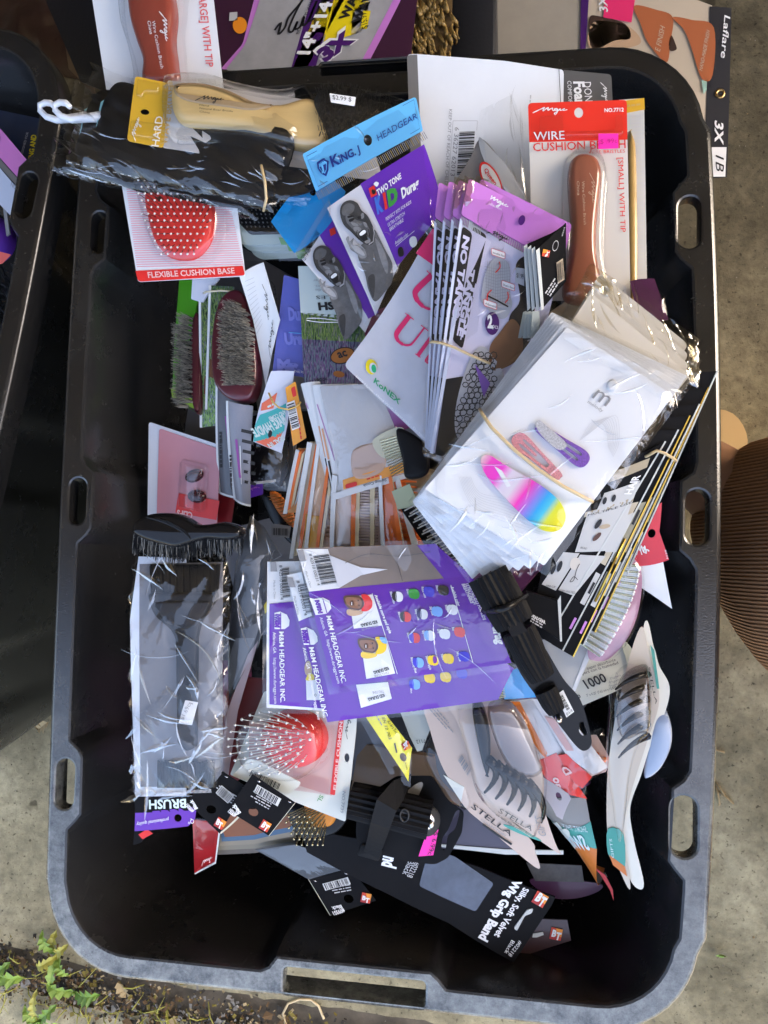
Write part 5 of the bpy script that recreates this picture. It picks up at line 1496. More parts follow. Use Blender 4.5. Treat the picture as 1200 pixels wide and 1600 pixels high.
# ================================================================ comb sleeves in the middle
FROST = film('frosted_sleeve', tint=(.9, .88, .86), refl=1.4, rough=.25, base=.03, bump=.2, bscale=25, milky=.07)
OCH = M('orange_comb_plastic', (.80, .17, .02), .35, coat=.3)
def comb(T, S, spine, teeth, mat, n, th=3):
    """flat comb: solid spine plus separate tapering teeth"""
    panel(T, S, mat, spine, r=0, th=th, h=.6, name='comb_spine')
    V, F = [], []
    (ax, ay), (bx, by), (dx, dy) = teeth
    for k in range(n):
        t = (k + .5) / n; x, y = ax + (bx - ax) * t, ay + (by - ay) * t; w = .28 / n
        q = [(x - (bx - ax) * w, y - (by - ay) * w), (x + (bx - ax) * w, y + (by - ay) * w), (x + dx + (bx - ax) * w * .4, y + dy + (by - ay) * w * .4), (x + dx - (bx - ax) * w * .4, y + dy - (by - ay) * w * .4)]
        o = S.L(q); b = len(V)
        V += [S.f(*p, .6 + th) for p in o] + [S.f(*p, .6) for p in o]
        F += [[b, b + 1, b + 2, b + 3], [b + 7, b + 6, b + 5, b + 4], [b, b + 4, b + 5, b + 1], [b + 1, b + 5, b + 6, b + 2], [b + 2, b + 6, b + 7, b + 3], [b + 3, b + 7, b + 4, b]]
    T.mesh('comb_teeth', V, F, mat, kind='stuff')
sleeves = [([466, 700, 486, 700, 470, 800, 446, 800], .322, 'narrow frosted sleeve with orange comb, leftmost of the sleeves', OCH),
           ([484, 690, 530, 690, 500, 856, 456, 870], .326, 'cream frosted comb sleeve second from the left', M('cream_plastic', (.66, .58, .45), .4)),
           ([500, 690, 560, 690, 532, 868, 478, 868], .330, 'frosted comb sleeve with ochre header in the middle', M('peach_plastic', (.72, .48, .32), .4)),
           ([524, 740, 604, 740, 606, 880, 520, 872], .334, 'wide milky comb sleeve with an ochre folded header', M('milky_plastic', (.74, .62, .56), .4)),
           ([594, 740, 630, 740, 668, 872, 600, 872], .338, 'frosted sleeve showing bright orange comb teeth', OCH)]
for i, (q, z, lab, m) in enumerate(sleeves):
    S = Sheet(q, [z + .040, z + .040, z + .024, z + .024], bow=(2, 2))
    T = Thing('sleeved_comb', lab, 'comb', S.mid, 'combs in frosted sleeves')
    w = q[4] - q[6]
    panel(T, S, (M('peach_back', (.80, .40, .16), .45, var=.15, scale=9), M('cream_back', (.74, .62, .40), .45, var=.12, scale=9), M('pinkish_back', (.76, .50, .34), .45, var=.15, scale=9), M('mauve_back', (.70, .58, .60), .45, var=.15, scale=9), M('orange_back', (.80, .17, .03), .45, var=.2, scale=12))[i], r=1, th=.5, name='sleeve_back')
    comb(T, S, [q[0] + 4, q[1] + 2, q[0] + 4 + w * .28, q[1] + 2, q[6] + 4 + w * .28, q[7] - 24, q[6] + 4, q[7] - 24], ((q[0] + 4 + w * .28, q[1] + 6), (q[6] + 4 + w * .28, q[7] - 26), (w * .5, 2)), m, 22 if i < 4 else 12)
    if i in (2, 3):
        hq = [q[6] + 2, q[7] - 66, q[6] + 26, q[7] - 62, q[6] + 22, q[7] + 2, q[6] - 2, q[7]] if i == 2 else [q[6] + 2, q[7] - 20, q[4] - 10, q[5] - 30, q[4], q[5] + 2, q[6], q[7]]
        panel(T, S, M('ochre_card', (.62, .30, .015), .4, coat=.2), hq, r=0, th=.8, h=4.2, name='header')
        pr = Print(T, S, 5.1)
        if i == 3: pr.t('STYLING TOOLS', q[4] - 12, q[5] - 20, q[6] + 12, q[7] - 8, 5, BLACKI)
        else: pr.t('COMB', q[6] + 18, q[7] - 8, q[6] + 4, q[7] - 8, 5, BLACKI)
        pr.build()
    for j, (fr, m2) in enumerate(((-.03, WHITE), (.20 + .05 * i, OCH), (.42, M('cream_back')), (.70, (WHITE, M('peach_back'), OCH, M('cream_back'), WHITE)[i]))):
        x0, x1 = q[0] + (q[2] - q[0]) * fr, q[6] + (q[4] - q[6]) * fr
        panel(T, S, m2, [x0, q[1] + 4 * j, x0 + 5 + i % 2 * 3, q[1] + 2, x1 + 6, q[7] + (q[5] - q[7]) * fr - 8 * j, x1, q[7] + (q[5] - q[7]) * fr - 4 * j], r=0, th=2.2, h=4.6 - .4 * j, name='sleeve_edge')
    facet_film(T, S, FILM, 6.5 + i % 2, 1.2, 1, 18, (1, 3), -8, seed=140 + i, name='clear_sleeve')
# orange paddle brush low down left of the sleeves
S = Sheet([420, 760, 470, 790, 468, 830, 404, 800], .30)
T = Thing('vent_brush', 'dark brush with an orange bristle pad left of the frosted sleeves', 'hairbrush', S.mid)
loft(T, S, spl([408, 768, 425, 770, 470, 800, 485, 850, 470, 860, 430, 820]), [(0, 0), (0, 6), (3, 9)], BLKPL, 'brush_back')
loft(T, S, spl([426, 770, 440, 772, 462, 800, 464, 824, 450, 815, 432, 790]), [(0, 9), (2, 11), (5, 12)], M('orange_rubber_pad', (.62, .17, .03), .45), 'bristle_pad')
segs = []
for j in range(10):
    for i in range(4):
        p = S.at(432 + j * 3.2 + i * 4, 778 + j * 4.5 - i * 1.5); segs.append((S.f(*p, 11), S.f(p[0] - 4, p[1] + 2, 20)))
bristles(T, segs, .0005, M('amber_pin', (.35, .16, .05), .4), 'pins')
S = Sheet([424, 818, 455, 822, 452, 840, 424, 838], .315)
panel(T, S, M('grey_sticker', (.2, .2, .21), .5), r=0, th=.3, name='barcode_sticker')
pr = Print(T, S, .3); pr.bars(427, 836, 450, 837, 0, -11, BLACKI, 14, 1); pr.build()

# white card bundle with orange label
MILK = M('pearly_sleeve', (.62, .62, .64), .3, coat=.4, var=.05)
for i, (q, z, lab) in enumerate((([470, 600, 500, 596, 540, 760, 517, 776], .352, 'rearmost white folded card of the bundle under the holographic card'), ([488, 602, 560, 600, 600, 742, 522, 780], .357, 'middle white folded card of the bundle with printed edge stripe'), ([500, 604, 606, 600, 636, 738, 534, 768], .362, 'front pearly comb sleeve with an orange folded foot'))):
    z += .018
    S = Sheet(q, [z + .006, z + .006, z, z], bow=(3, 1))
    T = Thing('sleeved_comb', lab, 'comb sleeve', S.mid, 'white comb sleeves under the holographic card')
    panel(T, S, (WHITE, WHITE, MILK)[i], r=2, th=.8, name='sleeve')
    pr = Print(T, S, .9)
    if i < 2:
        pr.line([q[0] + 8, q[1] + 30, q[6] + 2, q[7] - 60], 2, M('mauve_ink', (.52, .28, .5), .4)); pr.line([q[6] - 8, q[7] - 60, q[6] + 2, q[7] - 8], 3, BLACKI); pr.line([q[6] - 18, q[7] - 110, q[6] - 8, q[7] - 62], 3, M('salmon_ink', (.75, .38, .22), .4))
        pr.build('printed_edge')
    else:
        OR2 = M('tangerine_card', (.85, .36, .07), .4)
        panel(T, S, OR2, [536, 750, 634, 722, 637, 737, 537, 765], r=0, th=.6, h=.9, name='orange_foot')
        panel(T, S, WHITE, [518, 772, 640, 738, 640, 746, 520, 782], r=0, th=.6, h=.9, name='white_foot')
        pr = Print(T, S, 1.7); pr.poly(rpoly([540, 757, 558, 752, 559, 759, 541, 764], 3), REDI); pr.t('Styling Comb', 604, 748, 568, 757, 4, BLACKI); pr.small(574, 750, 600, 742, 2, REDI, 1, 3); pr.build()
        V = []
        for k in range(7): pr2 = None
        loft(T, S, spl([552, 704, 596, 694, 600, 735, 556, 748]), [(0, .9), (1, 1.6), (4, 1.8)], M('peach_comb', (.60, .40, .30), .5), 'comb_inside')
        facet_film(T, S, FILM, 3.4, .7, 0, 22, (1, 2), 15, seed=33)
# purple and mint shaded card
Sx = [550, 610, 610, 610, 648, 668, 584, 694]
S = Sheet(Sx, [.388, .388, .384, .384])
T = Thing('shaded_card', 'mint to plum shaded card corner under the silver grey packet', 'card', S.mid)
_n = (P(640, 680, .369) - P(580, 615, .369)); _n.normalize()
_l = (P(580, 615, .369) - S.mid).dot(_n); _h = (P(610, 690, .369) - S.mid).dot(_n)
panel(T, S, ramp_mat('mint_plum_print', [(0, (.55, .66, .56)), (.45, (.55, .62, .56)), (.62, (.34, .16, .36)), (1, (.24, .05, .28))], tuple(_n), _l, _h, .35, .4), rpoly([548, 612, 640, 600, 650, 664, 590, 690, 582, 684], 5), r=0, th=.6)
panel(T, S, M('plum_edge', (.22, .06, .26), .4), [546, 610, 550, 609, 586, 682, 582, 690], r=0, th=.9, h=.2, name='plum_edge')
# bobby pin cards (rows of wire)
S = Sheet([582, 690, 640, 668, 660, 740, 600, 740], .3925)
T = Thing('carded_bobby_pins', 'cream card of fine gilt pins right of the plum card', 'hair pins', S.mid)
panel(T, S, M('cream_card', (.66, .64, .48), .45), spl([582, 692, 600, 676, 628, 668, 640, 690, 640, 712, 600, 716]), r=0, th=.5)
PIN = M('gilt_pin', (.55, .50, .32), .25, metal=.9); PINS = M('steel_pin', (.80, .80, .76), .3, metal=.5)
bristles(T, [(S.f(*S.at(594 + k * 1.4, 690 + k * 4.2), 1.2), S.f(*S.at(626 + k * .4, 681 + k * 4.0), 1.6)) for k in range(14)], .0005, PIN, 'hair_pin', taper=1)
S = Sheet([616, 762, 650, 750, 720, 880, 680, 890], .392)
T = Thing('carded_bobby_pins', 'pale green card of long steel pins poking out below the clip bags', 'hair pins', S.mid)
panel(T, S, M('pistachio_card', (.50, .58, .40), .45), [612, 768, 640, 756, 655, 790, 622, 796], r=0, th=.5)
panel(T, S, M('black_card'), [624, 792, 660, 786, 720, 870, 690, 890], r=0, th=.5, h=-2, name='black_card')
bristles(T, [(S.f(*S.at(632 + k * 3.4 + (5 if k % 2 else 0), 798 + k * 4.6), .8), S.f(*S.at(662 + k * 3.6, 782 + k * 4.8), 3)) for k in range(24)], .00062, PINS, 'hair_pin', M('steel_pin'), .001, taper=1)
# black rounded paddle between packet and clip bags
S = Sheet([616, 670, 668, 690, 660, 745, 620, 730], .402)
T = Thing('black_paddle_comb', 'black rounded comb end between the silver packet and the clip bags', 'comb', S.mid)
loft(T, S, spl([620, 674, 640, 676, 668, 700, 668, 740, 636, 748, 630, 720]), [(0, 0), (0, 4), (2, 6), (6, 7)], M('satin_black', (.012, .012, .013), .4, spec=.15), 'comb_handle')
BAGF = film('glossy_bag_film', refl=1.3, base=.002, rough=.06, bump=.35, bscale=30)
# ================================================================ stack of clip cards in clear bags (front, centre right)
CLIPW = M('cool_white_card')
COOL = M('clip_card_white', (.80, .81, .83), .4, coat=.2)
def snap_clip(T, S, a, b, w0, w1, mat, name, th=1.6, h=1.2, slot=None):
    """bent snap clip: pointed end a, broad round end b, with its inner tongue"""
    dx, dy = b[0] - a[0], b[1] - a[1]; l = math.hypot(dx, dy); ux, uy = dx / l, dy / l; nx, ny = -uy, ux
    q = lambda t, n: (a[0] + ux * l * t + nx * n, a[1] + uy * l * t + ny * n)
    out = spl([q(0, -w0), q(-.05, 0), q(0, w0), q(.5, (w0 + w1) / 2 * 1.05), q(.88, w1), q(1.03, w1 * .55), q(1.03, -w1 * .55), q(.88, -w1), q(.5, -(w0 + w1) / 2 * 1.05)])
    hl = spl([q(.25, 0), q(.3, w1 * .30), q(.8, w1 * .55), q(.86, w1 * .2), q(.55, w1 * .12), q(.55, -w1 * .12), q(.86, -w1 * .2), q(.8, -w1 * .55), q(.3, -w1 * .30)]) if slot else None
    panel(T, S, mat, out, r=0, th=th, h=h, name=name, holes=[hl] if hl else [])
# pale bags behind the stack (cream, top edge)
for i in range(4):
    dx, dy = 10 + 12 * (3 - i), -6 - 10 * (3 - i)
    q = [905 + dx * .4, 452 + dy, 1092 - (3 - i) * 1, 590 + dy * 1.6, 960, 760, 800, 640]
    S = Sheet(q, [.446 + .003 * i] * 4, bow=(1, 1))
    T = Thing('carded_hair_clips', ('deepest cream tinted clip bag at the top of the clip stack', 'second cream tinted clip bag from the top of the clip stack', 'third cream tinted clip bag from the top of the clip stack', 'cream tinted clip bag nearest the front clip cards')[i], 'hair clips', S.mid, 'white clip cards in clear bags')
    panel(T, S, M('warm_clip_card', (.74, .68, .58), .4, coat=.2), rpoly([q[0] + 14, q[1] + 12, q[2] - 14, q[3] + 6, 955, 740, 805, 640], 8), r=0, th=.6)
    facet_film(T, S, FILM2, 1.9, 1.6, 4, 13, (1.8, 1), 37, seed=60 + i)
    creases(T, S, [q[0], q[1], q[2], q[3], q[2] - 30, q[3] + 30, q[0], q[1] + 40], 6, 2.5, 70 + i, 37, 14, 40, 110, 5, SUNFLECK)
    facet_film(T, S, SUNFLECK, 2.0, 3, 0, 7, name='sun_fleck_corner', seed=70 + i, outline=[q[2] - 12, q[3] - 14, q[2] + 3, q[3] - 2, q[2] - 2, q[3] + 26, q[2] - 16, q[3] + 20])  # sun fleck put into a warm tinted film corner
    if i < 3: facet_film(T, S, SUNFLECK, 2.0, 3, 0, 6, name='gold_edge', seed=80 + i, outline=[q[0] - 2, q[1] - 4, q[0] + 40, q[1] + 22, q[0] + 36, q[1] + 30, q[0] - 8, q[1] + 6])  # golden film strip in place of sunlight along the edge
# white cards, fanned at their lower left ends
for i in range(7):
    k = 6 - i
    q = [860 - 10 * k + (0 if k else 4), 512 - 1 * k, 1062 + 4 * k, 626 - 14 * k, 812 + 14 * k, 896 - 6 * k + (3 if k % 2 else 0), 640 + 14 * k, 786 + 10 * k] if k else [886, 512, 1052, 618, 850, 884, 664, 764]
    if k: q = [886 - 4 * k, 506 - 3 * k, 1056 + 3 * k, 612 - 4 * k, 846 - 22 * k + 16 * (k % 2) * 0 + 4 * k, 886 + 3.2 * k, 660 - 5 * k + 6 * k * .4, 772 + 2 * k]
    z = .458 + .0026 * i
    S = Sheet(q, [z, z, z - .0015 * k, z - .001 * k], bow=(.8, 1))
    lab = ('front clip card with rainbow clip, pink and purple glitter clips and an m mark' if not k else
           ('clip card directly under the front clip card', 'third clip card down in the banded stack', 'fourth clip card down in the banded stack', 'fifth clip card down in the banded stack', 'sixth clip card down in the banded stack', 'lowest white clip card of the banded stack')[k - 1])
    T = Thing('carded_hair_clips', lab, 'hair clips', S.mid, 'white clip cards in clear bags')
    panel(T, S, COOL, r=3, th=.6)
    if not k:
        GL = [M('glitter_%s' % n, c, .3, coat=.6, var=.5, scale=900, metal=.2) for n, c in (('pink', (.85, .36, .42)), ('purple', (.26, .12, .55)), ('pale', (.62, .62, .66)))]
        snap_clip(T, S, (842, 670), (914, 722), 7, 14, GL[1], 'purple_glitter_clip', slot=True)
        panel(T, S, GL[2], spl([836, 664, 842, 658, 850, 664, 884, 694, 872, 704, 846, 682]), r=0, th=.8, h=2.9, name='pale_clip_half')
        snap_clip(T, S, (872, 744), (806, 684), 6, 13, GL[0], 'pink_glitter_clip', slot=True)
        _a = P(760, 720, .478); _b = P(880, 805, .478); _n = (_b - _a).normalized()
        RB = ramp_mat('rainbow_print', [(0, (.80, .62, .60)), (.1, (.90, .06, .55)), (.24, (.90, .05, .60)), (.34, (.75, .66, .78)), (.44, (.74, .66, .74)), (.56, (.90, .03, .50)), (.68, (.25, .22, .75)), (.76, (.02, .38, .80)), (.83, (.05, .55, .75)), (.9, (.75, .78, .05)), (1, (.88, .78, .02))], tuple(_n), (_a - S.mid).dot(_n) - .004, (_b - S.mid).dot(_n), .3, .5)
        panel(T, S, RB, spl([752, 716, 764, 712, 790, 728, 840, 756, 872, 782, 883, 806, 876, 826, 858, 831, 836, 822, 800, 790, 766, 752, 753, 730]), r=0, th=1.6, h=1.4, name='rainbow_clip', holes=[])
        panel(T, S, COOL, [772, 729, 784, 736, 798, 760, 792, 762], r=0, th=.3, h=3, name='clip_slit')
        pr = Print(T, S, .8)
        FN = M('fine_line_grey', (.62, .62, .64), .5)
        for j in range(9):
            t = j * 4.5
            pr.line(spl([905 + t * .5, 690 - t * .4, 925 + t, 660 - t * .3, 945 + t * .6, 668 + t * .6, 950 + t * .2, 700 + t * .4], 5, False), .5, FN)
            pr.line(spl([735 - t * .5, 745, 750 - t * .3, 770 + t * .6, 790, 780 + t, 830 + t * .5, 800 + t], 5, False), .5, FN)
        pr.t('m', 924, 622, 946, 636, 24, GREYI)
        pr.t('melody', 917, 630, 940, 645, 5, GREYI)
        pr.t('Made in China', 745, 822, 776, 838, 3.5, LGREY)
        pr.build()
        loft(T, S, ell(956, 603, 9, 10, 20), [(0, .6), (1, 1.8), (3.5, 2.2)], M('pearl_boss', (.7, .7, .7), .3), 'hang_hole_rim')
    if k: facet_film(T, S, FILM, 1.6, 1.2, 8, 16, (1, 2.4), 30, seed=90 + i)
    else:
        facet_film(T, S, BAGF, 4.6, 2.6, 12, 15, (1, 3), -35, seed=90)
        creases(T, S, [880, 520, 1040, 615, 850, 880, 670, 770], 26, 5.2, 3, -35, 35, 40, 120, 5)
        creases(T, S, [700, 800, 740, 790, 850, 850, 840, 884, 780, 860], 16, 5.2, 13, 60, 40, 24, 80, 5)
        facet_film(T, S, BAGF, 5.4, 3, 6, 9, (1, 3), 60, name='bag_flap', seed=96, outline=[880, 500, 1066, 612, 1050, 640, 1010, 610, 880, 530])
T = Thing('rubber_band', 'long tan rubber band across the stack of white clip cards', 'rubber band', P(830, 720, .47))
band(T, [(750, 640, .462), (753, 646, .4765), (768, 668, .480), (800, 700, .4805), (840, 733, .4805), (880, 760, .4805), (910, 776, .4795), (926, 784, .474)], .0013, RUBBER, 'elastic_loop')

# ================================================================ black cards with gilt edges, standing in a sheaf
GOLDE = M('gold_edge', (.62, .42, .08), .25, metal=.9)
TANP = M('tan_panel', (.36, .30, .20), .45)
KIT = ['front black kit card with small grey picture panels, below the clip stack', 'second black kit card of the sheaf, right behind the front one', 'third black kit card of the sheaf, gilt along its edge', 'fourth black kit card of the sheaf', 'fifth black kit card of the sheaf, gilt along its edge', 'rightmost black kit card, its tip lying over the right rim']
for i in range(6):
    k = 5 - i          # k = 0: front card (lower left), the others peep out behind it to the right
    (tx, ty), (bx, by) = [((1040, 690), (868, 978)), ((1060, 672), (880, 1016)), ((1078, 650), (896, 1026)), ((1093, 632), (912, 1008)), ((1107, 606), (930, 988)), ((1121, 580), (950, 964))][k]
    q = [tx - 92, ty + 10, tx, ty, bx, by, bx - 84, by - 66]
    z = .424 + .004 * i
    S = Sheet(q, [z + .01, z + .005, z - .012, z - .012])
    T = Thing('carded_accessory_kit', KIT[k], 'kit card', S.mid, 'sheaf of black kit cards')
    e = lambda t, d: (tx + (bx - tx) * t - d * .86, ty + (by - ty) * t - d * .5)
    panel(T, S, BLKCARD, [e(0, 0), e(1, 0), e(1.0, 40), e(.93, 80), e(.5, 80), e(.06, 40)] if k else [e(0, 0), e(1, 0), (826, 984), (850, 880), (900, 745)], r=0, th=1.0)
    panel(T, S, (M('pale_fold'), M('pale_fold'), GOLDE, M('pale_fold'), GOLDE, M('pale_fold'))[k], [e(0, 2.2), e(0, 0), e(1, 0), e(1, 2.2)], r=0, th=.9, h=.9, name='card_edge')
    if k:
        TP = (TANP, M('panel_tan', (.50, .44, .33), .45), M('panel_olive', (.30, .28, .20), .45))[k % 3]
        pr = Print(T, S, 1.1)
        pr.poly([e(.30 + .03 * k, 4), e(.62, 4), e(.62, 13), e(.32 + .03 * k, 13)], TP); pr.poly([e(.66, 4), e(.80, 4), e(.80, 12), e(.66, 12)], M('panel_grey', (.52, .52, .51), .45))
        pr.poly([e(.86, 5), e(.91, 5), e(.91, 9), e(.86, 9)], LAV, 2); pr.poly([e(.40, 6), e(.46, 6), e(.46, 10), e(.40, 10)], BLACKI, 2); pr.poly([e(.70, 5), e(.75, 5), e(.75, 9), e(.70, 9)], BLACKI, 2)
        pr.build('printed_picture')
        if k % 2 == 0:
            V, F = tube_geo([S.f(*S.at(*e(.52, 9)), 2), S.f(*S.at(*e(.78, 8)), 2)], .001, 6); T.mesh('hair_pin', V, F, GOLDE, smooth=True)
    if k == 0:
        pr = Print(T, S, 1.1)
        PG = M('panel_grey', (.52, .52, .51), .45)
        pr.poly([944, 770, 1000, 750, 978, 810, 921, 822], PG)
        pr.poly([918, 800, 972, 782, 946, 860, 898, 862], PG); pr.poly([950, 815, 990, 800, 962, 862, 945, 862], PG)
        pr.poly([880, 862, 905, 864, 868, 922, 846, 912], PG); pr.poly([906, 866, 946, 868, 896, 930, 872, 921], PG)
        pr.poly([930, 745, 1015, 715, 1010, 730, 924, 762], TANP); pr.poly([914, 800, 990, 776, 988, 784, 912, 808], TANP)
        pr.t('MULTIPLE USE', 918, 806, 986, 786, 4, BLACKI)
        for (x, y, r_, m) in ((934, 818, -55, BLACKI), (932, 838, -45, M('printed_brown', (.10, .045, .03), .4)), (944, 822, -10, M('tan_label')), (864, 888, -70, BLACKI), (874, 884, -70, BLACKI)): pr.poly(ell(x, y, 9, 3.4, r_), m, 3)
        pr.line(spl([905, 880, 900, 890, 896, 905, 890, 908, 896, 900, 902, 905], 4, False), 1, BLACKI, 3); pr.poly(ell(898, 880, 8, 10, 20), M('cream_ink'), 2)
        for (x, y, s, w) in ((853, 915, 'HAIR CLIP', 14), (872, 922, 'BARBER LANG FIELD', 26), (906, 856, 'BEAD', 10)): pr.t(s, x, y, x + w, y + w * .18, 3, BLACKI, 3)
        pr.t('HAIR', 985, 772, 1000, 742, 12, PAPER, 3, .03)
        for (x, y) in ((930, 790), (944, 782), (958, 778)): pr.poly(ell(x, y, 3, 6, 20), BLACKI, 3)
        pr.build('printed_picture')
# black box foot of the sheaf
S = Sheet([828, 922, 880, 936, 876, 1004, 818, 958], .446)
T = Thing('black_box', 'small open ended black box lettered in white below the sheaf of kit cards', 'box', S.mid)
loft(T, S, [(824, 924), (872, 938), (876, 1002), (818, 960)], [(0, -14), (0, 0), (.6, .6)], BLKCARD, 'box_body', smooth=False)
panel(T, S, M('pale_fold'), [871, 938, 876, 930, 878, 1002, 875, 1002], r=0, th=.6, h=.7, name='box_edge')
pr = Print(T, S, .7); pr.t('M HEADGEAR', 826, 961, 852, 975, 5, PAPER, 2, .03); pr.small(830, 967, 852, 980, 2, LGREY, 2, 4); pr.build()
T = Thing('rubber_band', 'tan rubber band round the upper end of the black kit cards', 'rubber band', P(1030, 705, .45))
band(T, [(1000, 716, .442), (1012, 712, .452), (1026, 704, .4525), (1038, 708, .4525), (1052, 716, .450), (1056, 720, .440)], .0011, RUBBER, 'elastic_loop')

# red headed white card
S = Sheet([980, 790, 1032, 786, 1052, 950, 976, 900], [.415, .415, .40, .40])
T = Thing('carded_hair_accessory', 'white card with a red lettered header poking out right of the black kit cards', 'hair accessory card', S.mid)
panel(T, S, WHITE, [984, 880, 1036, 878, 1050, 951, 1020, 930, 975, 900], r=0, th=.6)
panel(T, S, M('crimson_card', (.62, .015, .03), .4, coat=.4), [1028, 788, 1034, 785, 1030, 830, 1045, 874, 990, 884, 985, 870, 1000, 840], r=0, th=.7, h=.3, name='red_header', holes=[ell(1018, 833, 6, 7, 20)])
pr = Print(T, S, 1.1)
pr.line(spl([994, 866, 997, 854, 1000, 860, 1002, 852, 1005, 862, 1007, 852, 1009, 864, 1010, 858, 1014, 860], 4, False), 2, PAPER); pr.t('ie.', 1002, 866, 1014, 860, 10, PAPER, 2, .0, .3); pr.t('#534', 1038, 858, 1041, 872, 4, PAPER)
pr.build('header_lettering')

# round pack of pins
S = Sheet([935, 860, 1010, 860, 1010, 1042, 920, 1042], .412)
T = Thing('pin_wheel_pack', 'clear domed pack of rose and gilt hair pins arranged in a fan', 'hair pins', S.mid)
o = spl([960, 862, 985, 868, 1001, 890, 1002, 925, 993, 970, 975, 1005, 950, 1030, 928, 1032, 918, 1020, 925, 960])
panel(T, S, M('rose_card', (.56, .30, .42), .4, var=.3, scale=20), o, r=0, th=.6)
sg = [[], []]
for k in range(46):
    t = k / 45; x1, y1 = 996 - 60 * t ** 1.6, 884 + 140 * t
    x0, y0 = x1 - 42 + 12 * t, y1 - 2 - 18 * t
    sg[k % 3 == 0].append((S.f(*S.at(x0, y0), 3), S.f(*S.at(x1, y1), 5)))
bristles(T, sg[0], .00075, PINS, 'hair_pin', PAPER, .0013, taper=1); bristles(T, sg[1], .0008, PIN, 'hair_pin', taper=1)
loft(T, S, o, [(-3, .6), (-2, 5), (2, 8), (10, 9.5)], CLEAR, 'dome')

# papers box and white "cushion base" card
S = Sheet([846, 1030, 972, 996, 996, 1068, 900, 1104], [.392, .392, .392, .392])
T = Thing('papers_box', 'white box of end papers with large number on its face at lower right', 'box', S.mid)
loft(T, S, [(842, 1040), (955, 1012), (975, 1010), (988, 1070), (900, 1108)], [(0, -60), (0, -2), (1, 0)], M('ivory_card', (.66, .65, .56), .45), 'box_body', smooth=False)
panel(T, S, M('ivory_flap', (.50, .50, .40), .5), spl([962, 990, 975, 1000, 990, 1020, 998, 1062, 986, 1072, 978, 1030]), r=0, th=1, h=1, name='side_flap')
pr = Print(T, S, .2)
pr.t('1000', 918, 1076, 949, 1064, 14, BLACKI, 2, .02)
for j in range(3): pr.t('Papers', 954, 1064 + j * 6 - 2, 970, 1058 + j * 6 - 2, 4, GREYI)
pr.t('papers con la humedad', 904, 1056, 966, 1037, 5, BLACKI); pr.t('paper absorbente', 918, 1046, 962, 1032, 5, BLACKI)
pr.t('3" x 4.25" (7.62 cm x 10.8 cm)', 917, 1088, 966, 1074, 3.5, BLACKI); pr.t('Paper', 884, 1090, 902, 1083, 6, BLACKI); pr.t('Jumbo', 884, 1097, 908, 1089, 7, BLACKI, 2, .02)
pr.build()
S = Sheet([850, 1010, 930, 1000, 900, 1084, 860, 1062], .402)
T = Thing('folded_card', 'pale grey folded card lettered along its lower edge beside the papers box', 'card', S.mid)
panel(T, S, M('pale_grey_card', (.48, .48, .47), .4, coat=.3), [842, 1000, 926, 996, 930, 1008, 896, 1083, 876, 1078, 858, 1050], r=0, th=.7)
panel(T, S, WHITE, [926, 996, 931, 1006, 897, 1084, 892, 1082], r=0, th=.7, h=.6, name='white_edge')
pr = Print(T, S, .9); pr.t('CUSHION BASE', 856, 1042, 889, 1072, 6, M('pewter_ink', (.22, .22, .22), .5)); pr.build()

# ================================================================ black brush with ribbed handle on its card
S = Sheet([735, 892, 820, 870, 936, 1150, 880, 1180], [.452, .452, .440, .440])
T = Thing('ribbed_handle_brush', 'black ribbed rubber handle on a curved black card with white barcode label', 'hairbrush', S.mid)
panel(T, S, BLKPL, spl([800, 980, 822, 975, 850, 1010, 880, 1060, 905, 1090, 918, 1128, 924, 1160, 914, 1172, 900, 1165, 872, 1130, 840, 1090, 812, 1050, 795, 1010]), r=0, th=1.2, name='black_card', holes=[rpoly([905, 1128, 911, 1126, 918, 1146, 910, 1150, 904, 1142], 3)])
SPN = [(770, 905, 34), (783, 930, 33), (795, 955, 32), (806, 980, 31), (820, 1010, 30), (834, 1040, 26), (846, 1065, 20), (862, 1100, 15)]
def ribbed(T, pts, z, n, mat, name, cap=None, mm=.00026):
    """turned handle with lengthwise ribs, lying along photo points (x, y, half width)"""
    V, F = [], []; cs = spl([(x, y) for x, y, w in pts], 4, False); m = len(cs)
    ws = [pts[min(int(i / 4), len(pts) - 1)][2] + (pts[min(int(i / 4) + 1, len(pts) - 1)][2] - pts[min(int(i / 4), len(pts) - 1)][2]) * (i % 4) / 4 for i in range(m)]
    for i, (x, y) in enumerate(cs):
        c = P(x, y, z); a, b = P(*cs[max(i - 1, 0)], z), P(*cs[min(i + 1, m - 1)], z); t = (b - a).normalized()
        side = t.cross(Vector((0, 0, 1))).normalized(); up = side.cross(t)
        for j in range(n * 2):
            an = math.pi * 2 * j / (n * 2); r = ws[i] * mm * (1 if j % 2 else .90)
            V.append(c + side * math.cos(an) * r + up * math.sin(an) * r)
    k = n * 2
    for i in range(m - 1):
        F += [[i * k + j, i * k + (j + 1) % k, (i + 1) * k + (j + 1) % k, (i + 1) * k + j] for j in range(k)]
    F += [list(range(k))[::-1], [(m - 1) * k + j for j in range(k)]]
    return T.mesh(name, V, F, mat)
ribbed(T, [(762, 896, 38), (780, 930, 38), (798, 962, 36), (805, 975, 34)], .457, 22, BLKRUB, 'ribbed_barrel', mm=.00039)
ribbed(T, [(810, 985, 30), (822, 1010, 30), (836, 1038, 27), (848, 1060, 22)], .456, 20, BLKRUB, 'ribbed_grip', mm=.00039)
ribbed(T, [(852, 1078, 16), (862, 1098, 15), (870, 1112, 12)], .450, 16, BLKRUB, 'ribbed_tail', mm=.0005)
